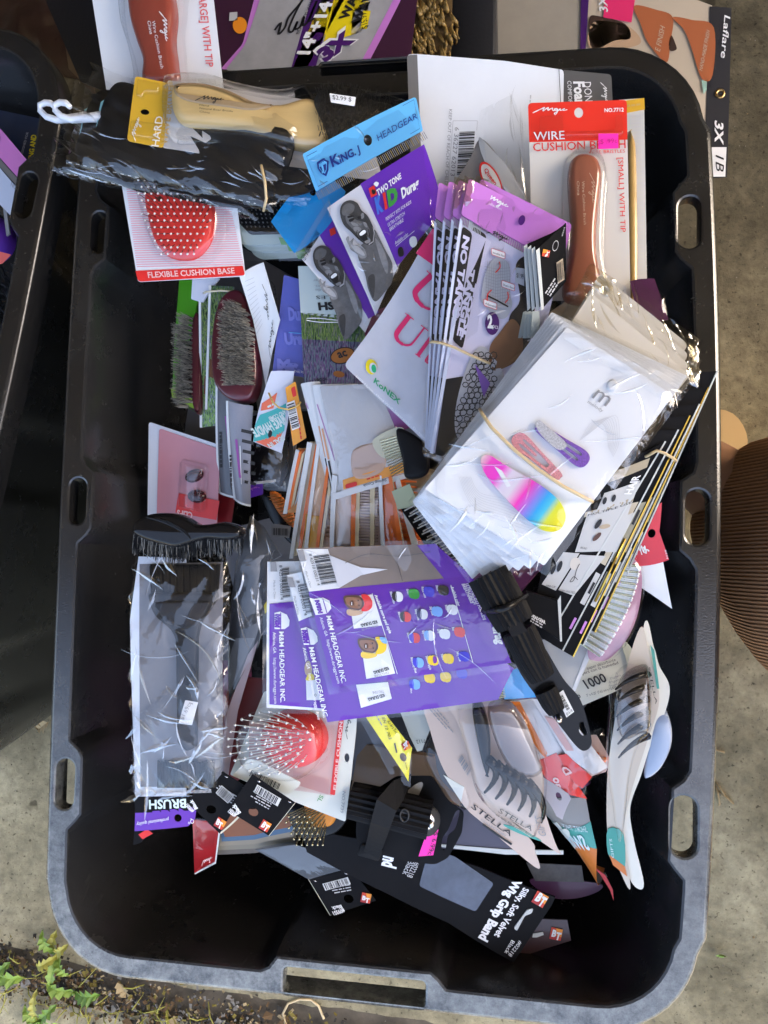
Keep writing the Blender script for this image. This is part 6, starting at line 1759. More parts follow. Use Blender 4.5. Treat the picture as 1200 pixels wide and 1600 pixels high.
tube(T, [P(762 + 54 * t, 954 - 20 * t + 6 * math.sin(t * 3.1), .4595 + .015 * math.sin(t * 3.14)) for t in (k / 10 for k in range(-1, 12))], .0028, BLKPL, 'holding_strap', 6)
panel(T, Sheet([800, 962, 824, 956, 850, 1000, 820, 1010], .468), BLKPL, rpoly([792, 978, 812, 968, 824, 985, 800, 996], 4), r=0, th=1.5, name='strap_tab')
loft(T, S, ell(871, 1118, 6, 6), [(0, 6), (1, 10), (4, 12)], SILVER, 'steel_pin_head')
Sk = Sheet([869, 1086, 880, 1078, 897, 1112, 885, 1121], .4465); panel(T, Sk, PAPER, r=0, th=.3, name='barcode_label')
pr = Print(T, Sk, .3); pr.bars(874, 1088, 886, 1111, 5, -3, BLACKI, 18, 1); pr.t('8161B', 886, 1118, 895, 1111, 5, BLACKI); pr.build()

# ================================================================ claw-clip packs at the far right
SANDC = M('sand_card', (.58, .50, .40), .4, coat=.2)
TEALC = M('teal_card', (.05, .30, .24), .4, coat=.3); RUST = M('rust_card', (.60, .17, .03), .4)
def claw(T, S, base, tips, mat, name='claw_clip', r=.0022):
    """row of curved claw teeth"""
    for (x0, y0, h0), (xm, ym, hm), (x1, y1, h1) in tips:
        pts = []
        for k in range(8):
            t = k / 7; pts.append(S.f(*S.at((1 - t) ** 2 * x0 + 2 * t * (1 - t) * xm + t * t * x1, (1 - t) ** 2 * y0 + 2 * t * (1 - t) * ym + t * t * y1), (1 - t) ** 2 * h0 + 2 * t * (1 - t) * hm + t * t * h1))
        V, F = tube_geo(pts, [r * (1.25 - .95 * k / 7) for k in range(8)], 7)
        T.mesh('claw_tooth', V, F, mat, smooth=True, parent=base)
S = Sheet([1000, 985, 1050, 1060, 985, 1385, 945, 1330], [.420, .420, .395, .395], bow=(0, 4))
T = Thing('carded_claw_clip', 'sand card with smoky claw clip in a bulging clear blister at the right end', 'claw clip', S.mid, 'carded claw clips')
panel(T, S, M('cream_back_card', (.72, .68, .58), .42), spl([1004, 985, 1022, 1012, 1030, 1040, 1046, 1072, 1040, 1110, 1018, 1160, 1002, 1210, 985, 1260, 990, 1310, 1006, 1380, 994, 1386, 980, 1360, 972, 1290]), r=0, th=.7, name='back_card')
panel(T, S, SANDC, spl([1000, 980, 1014, 1020, 1030, 1090, 1010, 1160, 985, 1240, 975, 1300, 985, 1386, 965, 1350, 950, 1310, 950, 1200, 970, 1080]), r=0, th=.8, h=1.5, name='front_card')
panel(T, S, TEALC, spl([950, 1292, 974, 1300, 976, 1356, 962, 1342, 950, 1330], 3), r=0, th=.6, h=2.6, name='teal_panel'); panel(T, S, RUST, [952, 1332, 976, 1350, 980, 1366, 958, 1348], r=0, th=.6, h=2.7, name='rust_panel')
panel(T, S, TEALC, [1016, 1006, 1022, 1014, 1030, 1074, 1026, 1074], r=0, th=.6, h=2.6, name='teal_edge')
pr = Print(T, S, 2.5)
pr.t('STELLA', 1012, 1040, 1024, 1098, 9, BLACKI); pr.t('GOGO', 962, 1076, 966, 1052, 6, GREYI); pr.t('GIFTS', 960, 1336, 956, 1306, 9, M('mint_white'), 6)
pr.build()
SMOKE = M('smoky_plastic', (.012, .011, .012), .2, spec=.2, coat=.12)
SMOKE2 = film('smoky_translucent', tint=(.55, .52, .53), refl=2., rough=.08, base=.02, bump=.05)
body = loft(T, S, spl([968, 1060, 1006, 1036, 1016, 1060, 1016, 1130, 1000, 1142, 975, 1150, 964, 1120]), [(0, 2), (0, 6), (4, 12), (9, 14)], SMOKE2, 'claw_body')
claw(T, S, body, [((1012, 1050 + 19 * k, 6), (985, 1040 + 20 * k, 26), (962 + k * 1.0, 1072 + 21 * k, 8)) for k in range(6)], SMOKE)
loft(T, S, spl([955, 1060, 985, 1036, 1010, 1036, 1018, 1090, 1014, 1135, 1000, 1150, 985, 1200, 974, 1290, 964, 1292, 955, 1230, 948, 1180, 952, 1100]), [(-2, 2.4), (-1, 8), (3, 18), (9, 22)], CLEAR, 'blister')
loft(T, S, spl([1024, 1120, 1040, 1112, 1050, 1140, 1048, 1170, 1034, 1200, 1016, 1216, 1006, 1212, 1014, 1160]), [(0, -6), (0, -2), (2, 0), (5, 1)], M('bluish_clear_shell', (.30, .36, .48), .1, coat=.8), 'rear_blister')

# plum sleeve glimpsed top right of clip stack
S = Sheet([990, 436, 1038, 458, 1044, 506, 1000, 500], .41)
T = Thing('plum_packet', 'dark plum packet corner right of the cream clip bags', 'packet', S.mid)
panel(T, S, M('plum_film_card', (.075, .015, .06), .3, coat=.5, var=.2), [984, 440, 1022, 436, 1044, 500, 1000, 512], r=0, th=1)
facet_film(T, S, FILM, 3, 2, 0, 12, seed=3)
# ================================================================ purple kids' durag bags, backs up
VIO = M('vivid_purple_print', (.115, .013, .38), .35, coat=.4, var=.05, scale=14)
VIO2 = M('pale_backing', (.66, .66, .70), .4)
mm = lambda l: tr(l, 2.857, 400, 820)
MASK = [M('cap_%s' % n, c, .4) for n, c in (('black', (.012, .012, .014)), ('royal', (.06, .05, .55)), ('green', (.03, .30, .04)), ('white', (.78, .78, .8)), ('sky', (.20, .42, .85)), ('red', (.75, .03, .03)), ('yellow', (.85, .58, .03)), ('navy', (.02, .02, .12)), ('purple', (.18, .03, .35)))]
def half_cap(pr, x, y, a, b, lay=3):
    """little printed cap shape, two-coloured"""
    k, w = MASK[a], MASK[b]
    pr.poly(spl([x - 8, y - 6, x - 2, y - 8, x - 1, y + 6, x - 7, y + 3], 4), k, lay)
    pr.poly(spl([x - 2, y - 8, x + 6, y - 7, x + 9, y - 1, x + 7, y + 6, x - 1, y + 6], 4), w, lay)
def back_of_bag(q, z, label, full, shift=None, outline=None, vio=None):
    S = Sheet(q, z, bow=(1, 1.2))
    T = Thing('packaged_durag', label, 'durag pack', S.mid, 'purple durag packs lying back side up')
    return S, T
def header_strip(T, S, f, m_white):
    """white end strip with barcode, purple body lettering; f maps the crop's points to the photo"""
    panel(T, S, M('white_card'), f([(52, 165), (160, 160), (190, 420), (62, 355)]), r=0, th=.6, name='white_end')
T = None
# bottom-most bag (left)
S = Sheet([418, 870, 660, 880, 660, 1110, 416, 1108], [.418, .414, .410, .414], bow=(1, 1))
T = Thing('packaged_durag', 'lowest purple durag pack, leftmost of the three under the clip stack', 'durag pack', S.mid, 'purple durag packs lying back side up')
panel(T, S, WHITE, mm([52, 165, 300, 160, 320, 830, 48, 815]), r=0, th=.6, name='backing_card')
panel(T, S, VIO, mm([62, 352, 300, 330, 320, 820, 62, 800]), r=0, th=.6, h=.5, name='purple_print')
pr = Print(T, S, 1.2)
K2 = lambda x, y: (400 + x / 2.857, 820 + y / 2.857)
def mm_text(pr, o, d):
    """maker's arch emblem and lettering running down the pack; o = offset of the block (crop px), d = lean"""
    q = lambda x, y: K2(x + o[0] + (y - 400) * d, y + o[1])
    pr.poly([q(85, 392), q(110, 386), q(140, 400), q(152, 425), q(150, 450), q(130, 464), q(85, 464)], PAPER, 1)
    pr.t('M&M', *q(108, 458), *q(112, 398), 7, VIO, 2, .08)
    for j in range(6): pr.line([q(86, 402 + j * 10), q(92, 402 + j * 10)], 2.2, VIO, 2)
    pr.line([q(113, 390), q(113, 464)], 1.4, VIO, 2)
    pr.t('M&M HEADGEAR INC.', *q(106, 475), *q(112, 790), 7.5, PAPER, 2, .015)
    pr.t('Atlanta, GA', *q(78, 478), *q(80, 572), 5, PAPER, 2)
    pr.t('http://www.duraggo.com', *q(80, 592), *q(84, 796), 5, PAPER, 2)
    # barcode block, grey patch
    pr.poly([q(66, 165), q(92, 165), q(98, 208), q(68, 208)], GREYI, 2)
    (x0, y0), (x1, y1) = q(116, 195), q(122, 330); (x2, y2) = q(150, 190)
    pr.bars(x0, y0, x1, y1, x2 - x0, y2 - y0, BLACKI, 30, 1)
    pr.t('8 42510 00031 4', *q(106, 180), *q(112, 334), 5, BLACKI, 2)
    pr.t('Made in China', *q(80, 248), *q(82, 330), 3.5, GREYI, 2)
mm_text(pr, (0, 0), .0)
pr.poly(mm([225, 690, 300, 690, 300, 780, 228, 780]), M('white_card'), 1); pr.poly(ell(*K2(236, 640), 6, 12), SKIN1, 2); pr.poly(spl(mm([225, 690, 240, 660, 262, 670, 258, 690])), YEL, 3); pr.t('O', *K2(272, 752), *K2(262, 752), 4, BLACKI, 2)
pr.build('printed_back')
facet_film(T, S, FILM, 2.2, .8, 6, 26, (1, 2), 5, seed=101)
# middle bag
S = Sheet([452, 900, 778, 860, 812, 1090, 514, 1126], [.425, .422, .418, .420], bow=(1, 1))
T = Thing('packaged_durag', 'middle purple durag pack sticking out below the top one, its blue header at the right', 'durag pack', S.mid, 'purple durag packs lying back side up')
panel(T, S, VIO, mm([190, 425, 700, 330, 1150, 640, 1080, 780, 320, 880]), r=0, th=.6, name='purple_print')
panel(T, S, WHITE, mm([140, 225, 205, 210, 250, 405, 192, 430]), r=0, th=.6, h=.3, name='white_end')
pr = Print(T, S, .9)
mm_text(pr, (118, 70), .19)
pr.poly(mm([448, 712, 590, 700, 606, 775, 470, 815]), M('white_card'), 1); pr.t('KID DURAG', *K2(572, 752), *K2(500, 772), 4.5, BLACKI, 2, .03); pr.t('TWO TONE', *K2(570, 735), *K2(520, 742), 4, GREYI, 2)
pr.line(mm([586, 700, 606, 772]), .8, PAPER, 2)
for (x, y, a, b) in ((708, 712, 1, 4), (775, 684, 6, 6), (846, 680, 6, 6), (918, 664, 1, 1)): half_cap(pr, *K2(x, y), a, b)
pr.t('Two Blue', *K2(685, 700), *K2(692, 750), 3, PAPER, 2)
pr.build('printed_back')
facet_film(T, S, FILM, 2.2, .8, 7, 26, (1, 2), -10, seed=102)
# blue packet end peeping out under the bags
S = Sheet([776, 1046, 860, 1030, 850, 1090, 782, 1092], [.417, .417, .412, .412])
T = Thing('azure_header_pack', 'azure blue header of a pack peeping out under the purple packs', 'pack', S.mid)
panel(T, S, DEEPB, [782, 1052, 850, 1030, 850, 1088, 788, 1092], r=0, th=.8)
pr = Print(T, S, .9)
for k in range(16): pr.line([772 + k * .4, 1052 + k * 2.5, 784 + k * .4, 1050 + k * 2.5], 1, M('gilt_ink'))
pr.build('header_seal')
panel(T, S, M('vivid_purple_print'), [640, 1098, 778, 1080, 780, 1092, 640, 1112], r=0, th=.6, name='purple_body')
facet_film(T, S, FILM, 2, .8, 3, 20, seed=8)
# top bag
S = Sheet([462, 856, 734, 850, 806, 1038, 520, 1076], [.4315, .429, .427, .427], bow=(1, 1.2))
T = Thing('packaged_durag', 'topmost purple durag pack with printed colour swatches and two printed faces', 'durag pack', S.mid, 'purple durag packs lying back side up')
panel(T, S, M('photo_taupe', (.26, .21, .185), .4, coat=.4, var=.18, scale=14), mm([180, 105, 800, 85, 960, 230, 235, 300]), r=0, th=.6, name='picture_end')
panel(T, S, VIO, mm([235, 298, 960, 228, 1010, 300, 1080, 460, 1140, 615, 345, 725]), r=0, th=.6, h=.3, name='purple_print')
panel(T, S, WHITE, mm([182, 108, 322, 108, 372, 282, 238, 298]), r=0, th=.6, h=.4, name='white_end')
panel(T, S, PURP, mm([720, 92, 800, 84, 960, 228, 840, 240]), r=0, th=.6, h=.2, name='dark_purple_corner')
pr = Print(T, S, 1.1)
q_ = lambda x, y: K2(x, y)
pr.poly(mm([240, 325, 262, 330, 302, 324, 330, 338, 338, 372, 320, 395, 268, 402]), PAPER, 1); pr.t('M&M', *q_(300, 394), *q_(283, 334), 7, VIO, 2, .08); pr.line(mm([300, 328, 320, 395]), 1.4, VIO, 2)
pr.t('M&M HEADGEAR INC.', *q_(315, 405), *q_(385, 705), 8, PAPER, 2, .015)
pr.t('Atlanta, GA', *q_(286, 412), *q_(312, 496), 5, PAPER, 2); pr.t('http://www.duraggo.com', *q_(316, 512), *q_(366, 706), 5, PAPER, 2)
pr.poly(mm([188, 112, 214, 110, 226, 160, 198, 164]), GREYI, 2); pr.bars(*q_(258, 140), *q_(296, 272), 24, -3.5, BLACKI, 30, 1); pr.t('8 42510 00031 4', *q_(238, 130), *q_(276, 270), 5, BLACKI, 2); pr.t('Made in China', *q_(222, 208), *q_(244, 280), 3.5, GREYI, 2)
pr.poly(mm([330, 135, 470, 190, 590, 198, 470, 225, 372, 282, 356, 240]), VIO2, 1)
for (ax, ay, bx, by, hat, hat2) in ((395, 318, 525, 460, 5, 5), (455, 512, 602, 672, 6, 4)):
    i0 = (395, 318) == (ax, ay)
    pr.poly(mm([415, 320, 520, 310, 565, 448, 438, 462] if i0 else [470, 530, 580, 500, 622, 662, 494, 686]), M('white_card'), 1)
    cx, cy = (452, 350) if i0 else (515, 540)
    o = lambda l: mm([v + (cx if j % 2 == 0 else cy) for j, v in enumerate(l)])
    pr.poly(spl(o([-58, -30, -30, -36, 10, -34, 30, -10, 26, 20, 0, 32, -34, 24, -54, 0])), M('printed_brown', (.10, .045, .03), .4), 2)
    pr.poly(spl(o([-50, -24, -20, -28, 14, -22, 22, 4, 10, 22, -22, 18, -44, 2])), M('printed_warm_brown', (.26, .125, .07), .4), 3)
    pr.poly(spl(o([20, -38, 48, -38, 68, -12, 66, 18, 44, 34, 20, 30, 34, 0])), MASK[hat], 4)
    if not i0: pr.poly(spl(o([40, -40, 66, -36, 70, -14, 50, -18])), MASK[4], 5)
    pr.poly(spl(o([-40, 26, 0, 30, 26, 34, 20, 48, -20, 56, -44, 46])), M('printed_tan') if i0 else MASK[6], 2)
    pr.poly(spl(o([-30, -8, -16, -14, -14, 8, -26, 10])), M('printed_brown'), 4); pr.line(o([-22, -7, -22, 7]), 1.3, PAPER, 5); pr.poly(spl(o([-8, -8, 4, -4, 4, 6, -8, 8])), M('printed_amber_brown', (.34, .18, .10), .4), 4)
    for dx, dy in ((6, -14), (10, 8)): pr.poly(spl(o([dx, dy - 4, dx + 3, dy, dx, dy + 4, dx - 2, dy])), BLACKI, 4)
    e = ((540, 425), (468, 442)) if i0 else ((590, 632), (524, 652))
    pr.t('KID DURAG', *q_(*e[0]), *q_(*e[1]), 4.5, BLACKI, 2, .04); pr.t('EXTRA LONG TIE' if i0 else 'TWO TONE', e[0][0] / 2.857 + 401, e[0][1] / 2.857 + 826.5, e[1][0] / 2.857 + 401, e[1][1] / 2.857 + 826.5, 3.6, GREYI, 2)
pr.line(mm([520, 305, 632, 664]), .9, PAPER, 2); pr.line(mm([870, 268, 968, 612]), .9, PAPER, 2)
pr.t('Available more pad style', *q_(530, 312), *q_(596, 484), 4.6, PAPER, 2, .03); pr.t('Available color', *q_(868, 275), *q_(900, 362), 4.6, PAPER, 2, .03)
caps = [[(632, 322, 0, 3), (705, 310, 2, 2), (772, 300, 1, 1), (836, 294, 0, 0)], [(668, 412, 0, 5), (742, 400, 7, 3), (808, 388, 4, 4), (876, 380, 3, 3)], [(708, 505, 1, 5), (775, 495, 4, 3), (842, 488, 3, 3), (908, 480, 5, 5)], [(724, 615, 1, 4), (790, 606, 6, 6), (858, 598, 6, 6), (928, 588, 1, 1)]]
nm = [['Black/White', 'Green', 'Royal Blue', 'Black'], ['Black/Red', 'Navy/White', 'Sky Blue', 'White'], ['Royal/Red', 'Sky/White', 'Grey', 'Red'], ['Royal/Sky Blue', 'Yellow/Purple', 'Yellow', 'Navy Blue']]
for rw, ns in zip(caps, nm):
    for (x, y, a, b), s in zip(rw, ns):
        half_cap(pr, *K2(x, y), a, b); w = len(s) * 5.4
        pr.t(s, *q_(x - 34, y - 24), *q_(x - 34 + w * .28, y - 24 + w * .9), 3.6, PAPER, 2, .02)
pr.poly(spl(mm([792, 586, 806, 588, 808, 610, 794, 614]), 4), MASK[8], 4)
for s, (x0, y0, x1, y1) in zip(('PERFECT FITS FOR KIDS', 'ULTRA STRETCH', 'BREATHABLE'), ((950, 262, 1014, 424), (934, 262, 972, 354), (918, 264, 960, 350))): pr.t(s, *q_(x0, y0), *q_(x1, y1), 4.6, PAPER, 2, .02)
pr.t('Durag', *q_(1046, 420), *q_(1076, 532), 11, PAPER, 2, .05)
pr.line(spl(mm([400, 170, 500, 130, 640, 140, 780, 120]), 4, False), .8, M('photo_grey_mid'), 2); pr.line(mm([630, 160, 655, 250]), .8, M('photo_grey_dark'), 2)
pr.build('printed_back')
facet_film(T, S, FILM, 2.4, 1.0, 8, 24, (1, 2.2), -8, seed=103)
creases(T, S, mm([200, 120, 780, 100, 1100, 600, 350, 700]), 12, 3.4, 31, -10, 40, 40, 120, 4)

# ================================================================ dye-brush bag at the left
br = lambda l: tr(l, 2.963, 180, 780)
S = Sheet([212, 868, 365, 868, 345, 1300, 206, 1300], [.408, .408, .396, .396], bow=(2, 2))
T = Thing('packaged_dye_brush', 'black tint brush in a glossy crinkled bag with an upside down purple header', 'tint brush', S.mid)
panel(T, S, M('bluish_white_card', (.60, .64, .72), .4, coat=.2), br([110, 265, 330, 270, 330, 1370, 95, 1375, 70, 560]), r=0, th=.6, name='backing_card')
panel(T, S, M('grey_lilac_card', (.155, .15, .16), .4, coat=.2, var=.25, scale=14), br([115, 300, 500, 290, 500, 1160, 490, 1320, 120, 1330]), r=0, th=.5, h=.3, name='inner_card')
panel(T, S, BLKCARD, br([90, 1375, 340, 1372, 340, 1440, 95, 1450]), r=0, th=.7, h=.2, name='black_header_band')
panel(T, S, M('vivid_purple_print'), br([95, 1448, 300, 1430, 380, 1420, 370, 1480, 340, 1512, 92, 1535]), r=0, th=.7, h=.2, name='purple_header', holes=[ell(*br([292, 1474])[0], 6, 6)])
pr = Print(T, S, 1.)
pr.t('BRUSH', *br([332, 1384])[0], *br([160, 1390])[0], 13, M('mint_white'), 2, .03); pr.t('professional quality', *br([252, 1470])[0], *br([102, 1494])[0], 5, PAPER, 2, 0, .2); pr.t('Q*', *br([368, 1476])[0], *br([340, 1480])[0], 7, PAPER, 2)
for j in range(60): pr.line([212 + j * 2.0, 1236 - j * .06, 212.8 + j * 2.0, 1241 - j * .06], 1.0, LGREY)
pr.build('header_lettering')
DYE = M('matte_black_plastic', (.013, .013, .015), .4, spec=.2, bump=.06)
loft(T, S, rpoly(br([165, 440, 180, 428, 480, 430, 486, 450, 440, 520, 405, 570, 390, 640, 385, 1140, 345, 1160, 300, 1120, 292, 640, 270, 600, 200, 540, 178, 500]), 5), [(0, 1), (0, 4.5), (1, 6), (3, 6.6)], DYE, 'brush_handle')
loft(T, S, rpoly(br([192, 470, 455, 468, 420, 540, 385, 580, 330, 590, 250, 565]), 5), [(-1, 6.2), (0, 7.4), (2, 7.8)], M('satin_black_edge', (.02, .02, .023), .3, spec=.25), 'handle_relief')
panel(T, S, M('black_tint_bristle', (.010, .010, .011), .5, spec=.15), br([170, 300, 490, 300, 480, 432, 178, 432]), r=0, th=2.5, h=.8, name='bristle_block')
segs = []
r = random.Random(2)
for k in range(10):
    for j in range(34):
        x = 186 + k * 31 + r.uniform(-9, 9); a, b = S.at(*br([x, 430])[0]), S.at(*br([x + r.uniform(-7, 7), 305 + r.uniform(-5, 8)])[0]); segs.append((S.f(*a, 3.8), S.f(*b, 4.4 + r.uniform(-.4, .8))))
bristles(T, segs, .0005, M('black_tint_bristle'), 'bristles', n=4, taper=.5)
segs = []
for k in range(40):
    x = 205 + k * 6.6; a, b = S.at(*br([x, 1330])[0]), S.at(*br([x + 2, 1205 + r.uniform(-8, 8)])[0]); segs.append((S.f(*a, 2.4), S.f(*b, 3.2)))
bristles(T, segs, .0009, M('black_tint_bristle'), 'tail_bristles', n=4)
Sk = Sheet([*br([325, 930])[0], *br([384, 940])[0], *br([356, 1046])[0], *br([294, 1036])[0]], .412)
panel(T, Sk, PAPER, r=1, th=.3, name='price_sticker')
pr = Print(T, Sk, .3); pr.t('$1.69c', *br([318, 1022])[0], *br([352, 952])[0], 7, M('faint_print', (.30, .30, .32), .5)); pr.t('MM', *br([343, 948])[0], *br([360, 951])[0], 3, BLACKI); pr.build('price_lettering')
facet_film(T, S, BAGF, 8.5, 2.6, 3, 8, (1, 3.2), 24, seed=201, outline=br([95, 262, 530, 265, 528, 480, 520, 900, 508, 1130, 480, 1330, 90, 1372, 66, 560]))
facet_film(T, S, BAGF, 10, 5, 0, 9, (1, 3), -28, seed=206, name='bag_creases', outline=br([100, 1000, 300, 850, 500, 560, 515, 1130, 478, 1330, 92, 1370]))
creases(T, S, br([110, 280, 520, 280, 515, 1120, 480, 1320, 100, 1360]), 24, 10.5, 21, 65, 28, 36, 120, 7)
creases(T, S, br([110, 900, 500, 760, 515, 1120, 480, 1330, 100, 1360]), 26, 12.5, 22, -30, 32, 24, 80, 9)
facet_film(T, S, FILM, 6, 1.5, 0, 20, (1, 2.4), 5, seed=203, name='bag_seam', outline=br([495, 265, 540, 268, 530, 560, 525, 930, 505, 1250, 480, 1330, 505, 1000, 500, 600]))
# second bag behind, dark film
S = Sheet([365, 800, 440, 850, 420, 1020, 340, 1000], [.398, .394, .388, .388])
T = Thing('packaged_black_comb', 'dark smoky bag standing between the tint brush bag and the purple packs', 'comb bag', S.mid)
panel(T, S, M('smoky_black', (.02, .022, .025), .3, coat=.4, var=.3), br([630, 75, 690, 130, 770, 260, 700, 300, 700, 590, 640, 720, 530, 930, 520, 640, 560, 300, 600, 170]), r=0, th=1.2, name='contents')
panel(T, S, YEL, br([690, 490, 704, 470, 706, 520, 696, 528]), r=0, th=.4, h=1.2, name='yellow_patch')
panel(T, S, M('grey_glass', (.10, .105, .11), .25, coat=.6), br([560, 640, 650, 640, 530, 900, 528, 740]), r=0, th=.6, h=1.2, name='grey_foot')
facet_film(T, S, BAGF, 5, 3, 2, 16, (1, 2.6), 20, seed=204, outline=br([625, 70, 690, 125, 775, 262, 706, 300, 704, 590, 645, 725, 526, 940, 516, 640, 556, 300, 596, 170]))
creases(T, S, br([620, 100, 700, 150, 740, 260, 690, 560, 560, 800, 540, 500]), 12, 8, 23, 80, 24, 30, 100, 7)
# pinkish card edge behind the bag
S = Sheet([395, 1000, 408, 990, 352, 1210, 340, 1210], [.39, .39, .375, .375])
T = Thing('pale_card_edge', 'thin mauve card edge leaning beside the tint brush bag', 'card', S.mid)
panel(T, S, M('mauve_edge_card', (.34, .26, .27), .45), [388, 1022, 404, 1000, 372, 1110, 357, 1210, 340, 1208, 356, 1110], r=0, th=1)
panel(T, S, M('maroon_card', (.14, .02, .02), .4), [360, 1050, 388, 1010, 350, 1160, 336, 1180], r=0, th=.6, h=-2, name='maroon_back')
# wavy brush on top
S = Sheet([205, 800, 385, 800, 385, 880, 205, 880], .425)
T = Thing('wave_brush', 'curved glossy black palm brush lying above the tint brush bag', 'hairbrush', S.mid)
body = br([98, 140, 120, 95, 190, 68, 280, 66, 340, 84, 395, 116, 450, 116, 520, 106, 580, 124, 600, 150, 585, 180, 520, 190, 440, 185, 380, 198, 300, 222, 240, 212, 160, 190, 108, 165])
loft(T, S, spl(body, 5), [(0, -4), (0, 4), (1.5, 7), (5, 9), (8, 9.4)], M('piano_black', (.006, .006, .007), .1, spec=.3, coat=.15), 'curved_back')
for k in range(5):
    a = br([200 + k * 20, 80 + k * 8])[0]; b = br([250 + k * 40, 110 + k * 12])[0]
    pts = spl(br([165 + k * 22, 84 + k * 3, 250 + k * 22, 110 + k * 8, 330 + k * 8, 150 + k * 5, 370, 186]), 4, False)
    V, F = tube_geo([S.f(*S.at(*p), 9.4) for p in pts], .0006, 6); T.mesh('grip_ridge', V, F, M('piano_black'), smooth=True)
segs = [[], []]
edge = spl(br([88, 190, 108, 170, 160, 195, 240, 218, 300, 226, 380, 204, 440, 192, 520, 194, 590, 178]), 6, False)
for k in range(760):
    t = r.uniform(0, len(edge) - 1.01); i = int(t); x = edge[i][0] + (edge[i + 1][0] - edge[i][0]) * (t - i); y = edge[i][1] + (edge[i + 1][1] - edge[i][1]) * (t - i) - 4 + r.uniform(-6, 3)
    ln = r.uniform(14, 30); segs[k % 3 == 0].append((S.f(*S.at(x, y), 1), S.f(*S.at(x + r.uniform(-5, 3), y + ln), -2 + r.uniform(-4, 2))))
bristles(T, segs[0], .0004, M('black_tint_bristle'), 'bristles', n=3); bristles(T, segs[1], .00032, M('boar_bristle_grey'), 'pale_bristles', n=3)

# ================================================================ red cushion brush card (lower centre)
rb = lambda l: tr(l, 3., 280, 1060)
S = Sheet([395, 1080, 560, 1080, 540, 1286, 380, 1240], [.378, .390, .384, .370], bow=(2, 1))
T = Thing('carded_hairbrush', 'pale pink striped card with round red cushion brush and long silver pins', 'hairbrush', S.mid, 'carded wire cushion brushes')
panel(T, S, M('eggshell_card', (.66, .66, .58), .4, coat=.2), rpoly(rb([400, 60, 840, 60, 830, 250, 805, 480, 780, 670, 500, 560, 240, 450]), 3), r=0, th=.7, holes=[ell(*rb([787, 371])[0], 4, 7)])
panel(T, S, M('rosy_plate', (.60, .38, .34), .4, coat=.3), rb([330, 200, 700, 180, 772, 190, 716, 548, 500, 480, 330, 400]), r=0, th=.6, h=.3, name='pink_print')
pr = Print(T, S, 1.)
pr.poly(rpoly(rb([752, 190, 775, 190, 733, 545, 710, 540]), 2), REDI, 1)
pr.t('FLEXIBLE CUSHION', *rb([740, 520])[0], *rb([770, 200])[0], 5, M('blush_ink'), 2, .03)
for j in range(40): pr.line(rb([540 + j * 4.2, 430 + j * 1.0, 536 + j * 4.2, 520 + j * .6]), .55, M('faint_rose_ink', (.58, .30, .30), .45))
magic(pr, *rb([792, 280])[0], *rb([810, 160])[0], 8, BLACKI, .8); pr.t('NO.7739', *rb([770, 525])[0], *rb([758, 625])[0], 5, GREYI, 2); pr.t('SL', *rb([665, 540])[0], *rb([650, 570])[0], 6, GREENI)
pr.build()
loft(T, S, ell(462, 1152, 52, 46, 0, 36), [(0, .8), (1, 5), (5, 9), (14, 12), (26, 13)], M('red_rubber_cushion'), 'cushion')
segs = []
for ring_, n in ((4, 6), (13, 12), (22, 18), (31, 22), (40, 26)):
    for k in range(n):
        a = 2 * math.pi * k / n + ring_; x, y = 455 + ring_ * math.cos(a), 1152 + ring_ * .9 * math.sin(a)
        if x > 488 and y > 1150: continue
        p = S.at(x, y); q = S.at(x - 14 + (x - 455) * .55, y - 6 + (y - 1152) * .30); segs.append((S.f(*p, 11), S.f(*q, 25)))
bristles(T, segs, .00045, PINS, 'wire_bristles', M('pearl_tip', (.72, .72, .70), .25), .0013)
loft(T, S, spl([388, 1150, 396, 1112, 430, 1095, 480, 1094, 510, 1112, 518, 1150, 510, 1186, 480, 1206, 440, 1204, 402, 1190]), [(-5, .8), (-3, 2), (0, 17), (4, 25), (12, 28)], CLEAR, 'blister')
# dark red shadowy cards left of it
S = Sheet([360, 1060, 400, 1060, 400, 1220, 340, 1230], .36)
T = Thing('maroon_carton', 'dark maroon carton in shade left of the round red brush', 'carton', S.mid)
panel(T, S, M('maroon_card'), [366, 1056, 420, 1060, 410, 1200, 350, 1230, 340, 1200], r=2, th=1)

# black tags (two) and white tag
tg = lambda l: tr(l, 3.529, 280, 1180)
def black_tag(label, pts, z, hole, code, bar, logo, logo_rot, tiny, edge, seed):
    S = Sheet([v for p in pts for v in p], z)
    T = Thing('swing_tag', label, 'tag', S.mid, 'black barcode tags with red emblem')
    panel(T, S, BLKCARD, [tuple(p) for p in pts], r=0, th=.8, holes=[ell(*hole, 8, 6.5, 20)])
    for e in edge: panel(T, S, M('cream_card'), e, r=0, th=1.6, h=-.9, name='pale_edge')
    pr = Print(T, S, .9)
    pr.bars(*bar, BLACKI, 15, 2, M('white_label', (.66, .66, .64), .5), seed)
    pr.t('#09351', *code[0], 6.5, PAPER, 2, .04); pr.t('Black', *code[1], 6, PAPER, 2, .04)
    flame_logo(pr, *logo, 7.5, logo_rot)
    pr.small(*tiny, 1.6, LGREY, 4, 4.2, seed)
    pr.build()
    for st in ((pts[0][0] + (pts[1][0] - pts[0][0]) * .14, pts[0][1] + (pts[1][1] - pts[0][1]) * .14), (pts[0][0] + (pts[1][0] - pts[0][0]) * .86, pts[0][1] + (pts[1][1] - pts[0][1]) * .86)):
        a = S.at(st[0] - 2, st[1] + 3); b = S.at(st[0] + 4, st[1] + 6)
        V, F = tube_geo([S.f(*a, .6), S.f((a[0] + b[0]) / 2, (a[1] + b[1]) / 2, 1.6), S.f(*b, .6)], .0005, 6); T.mesh('staple', V, F, SILVER, smooth=True)
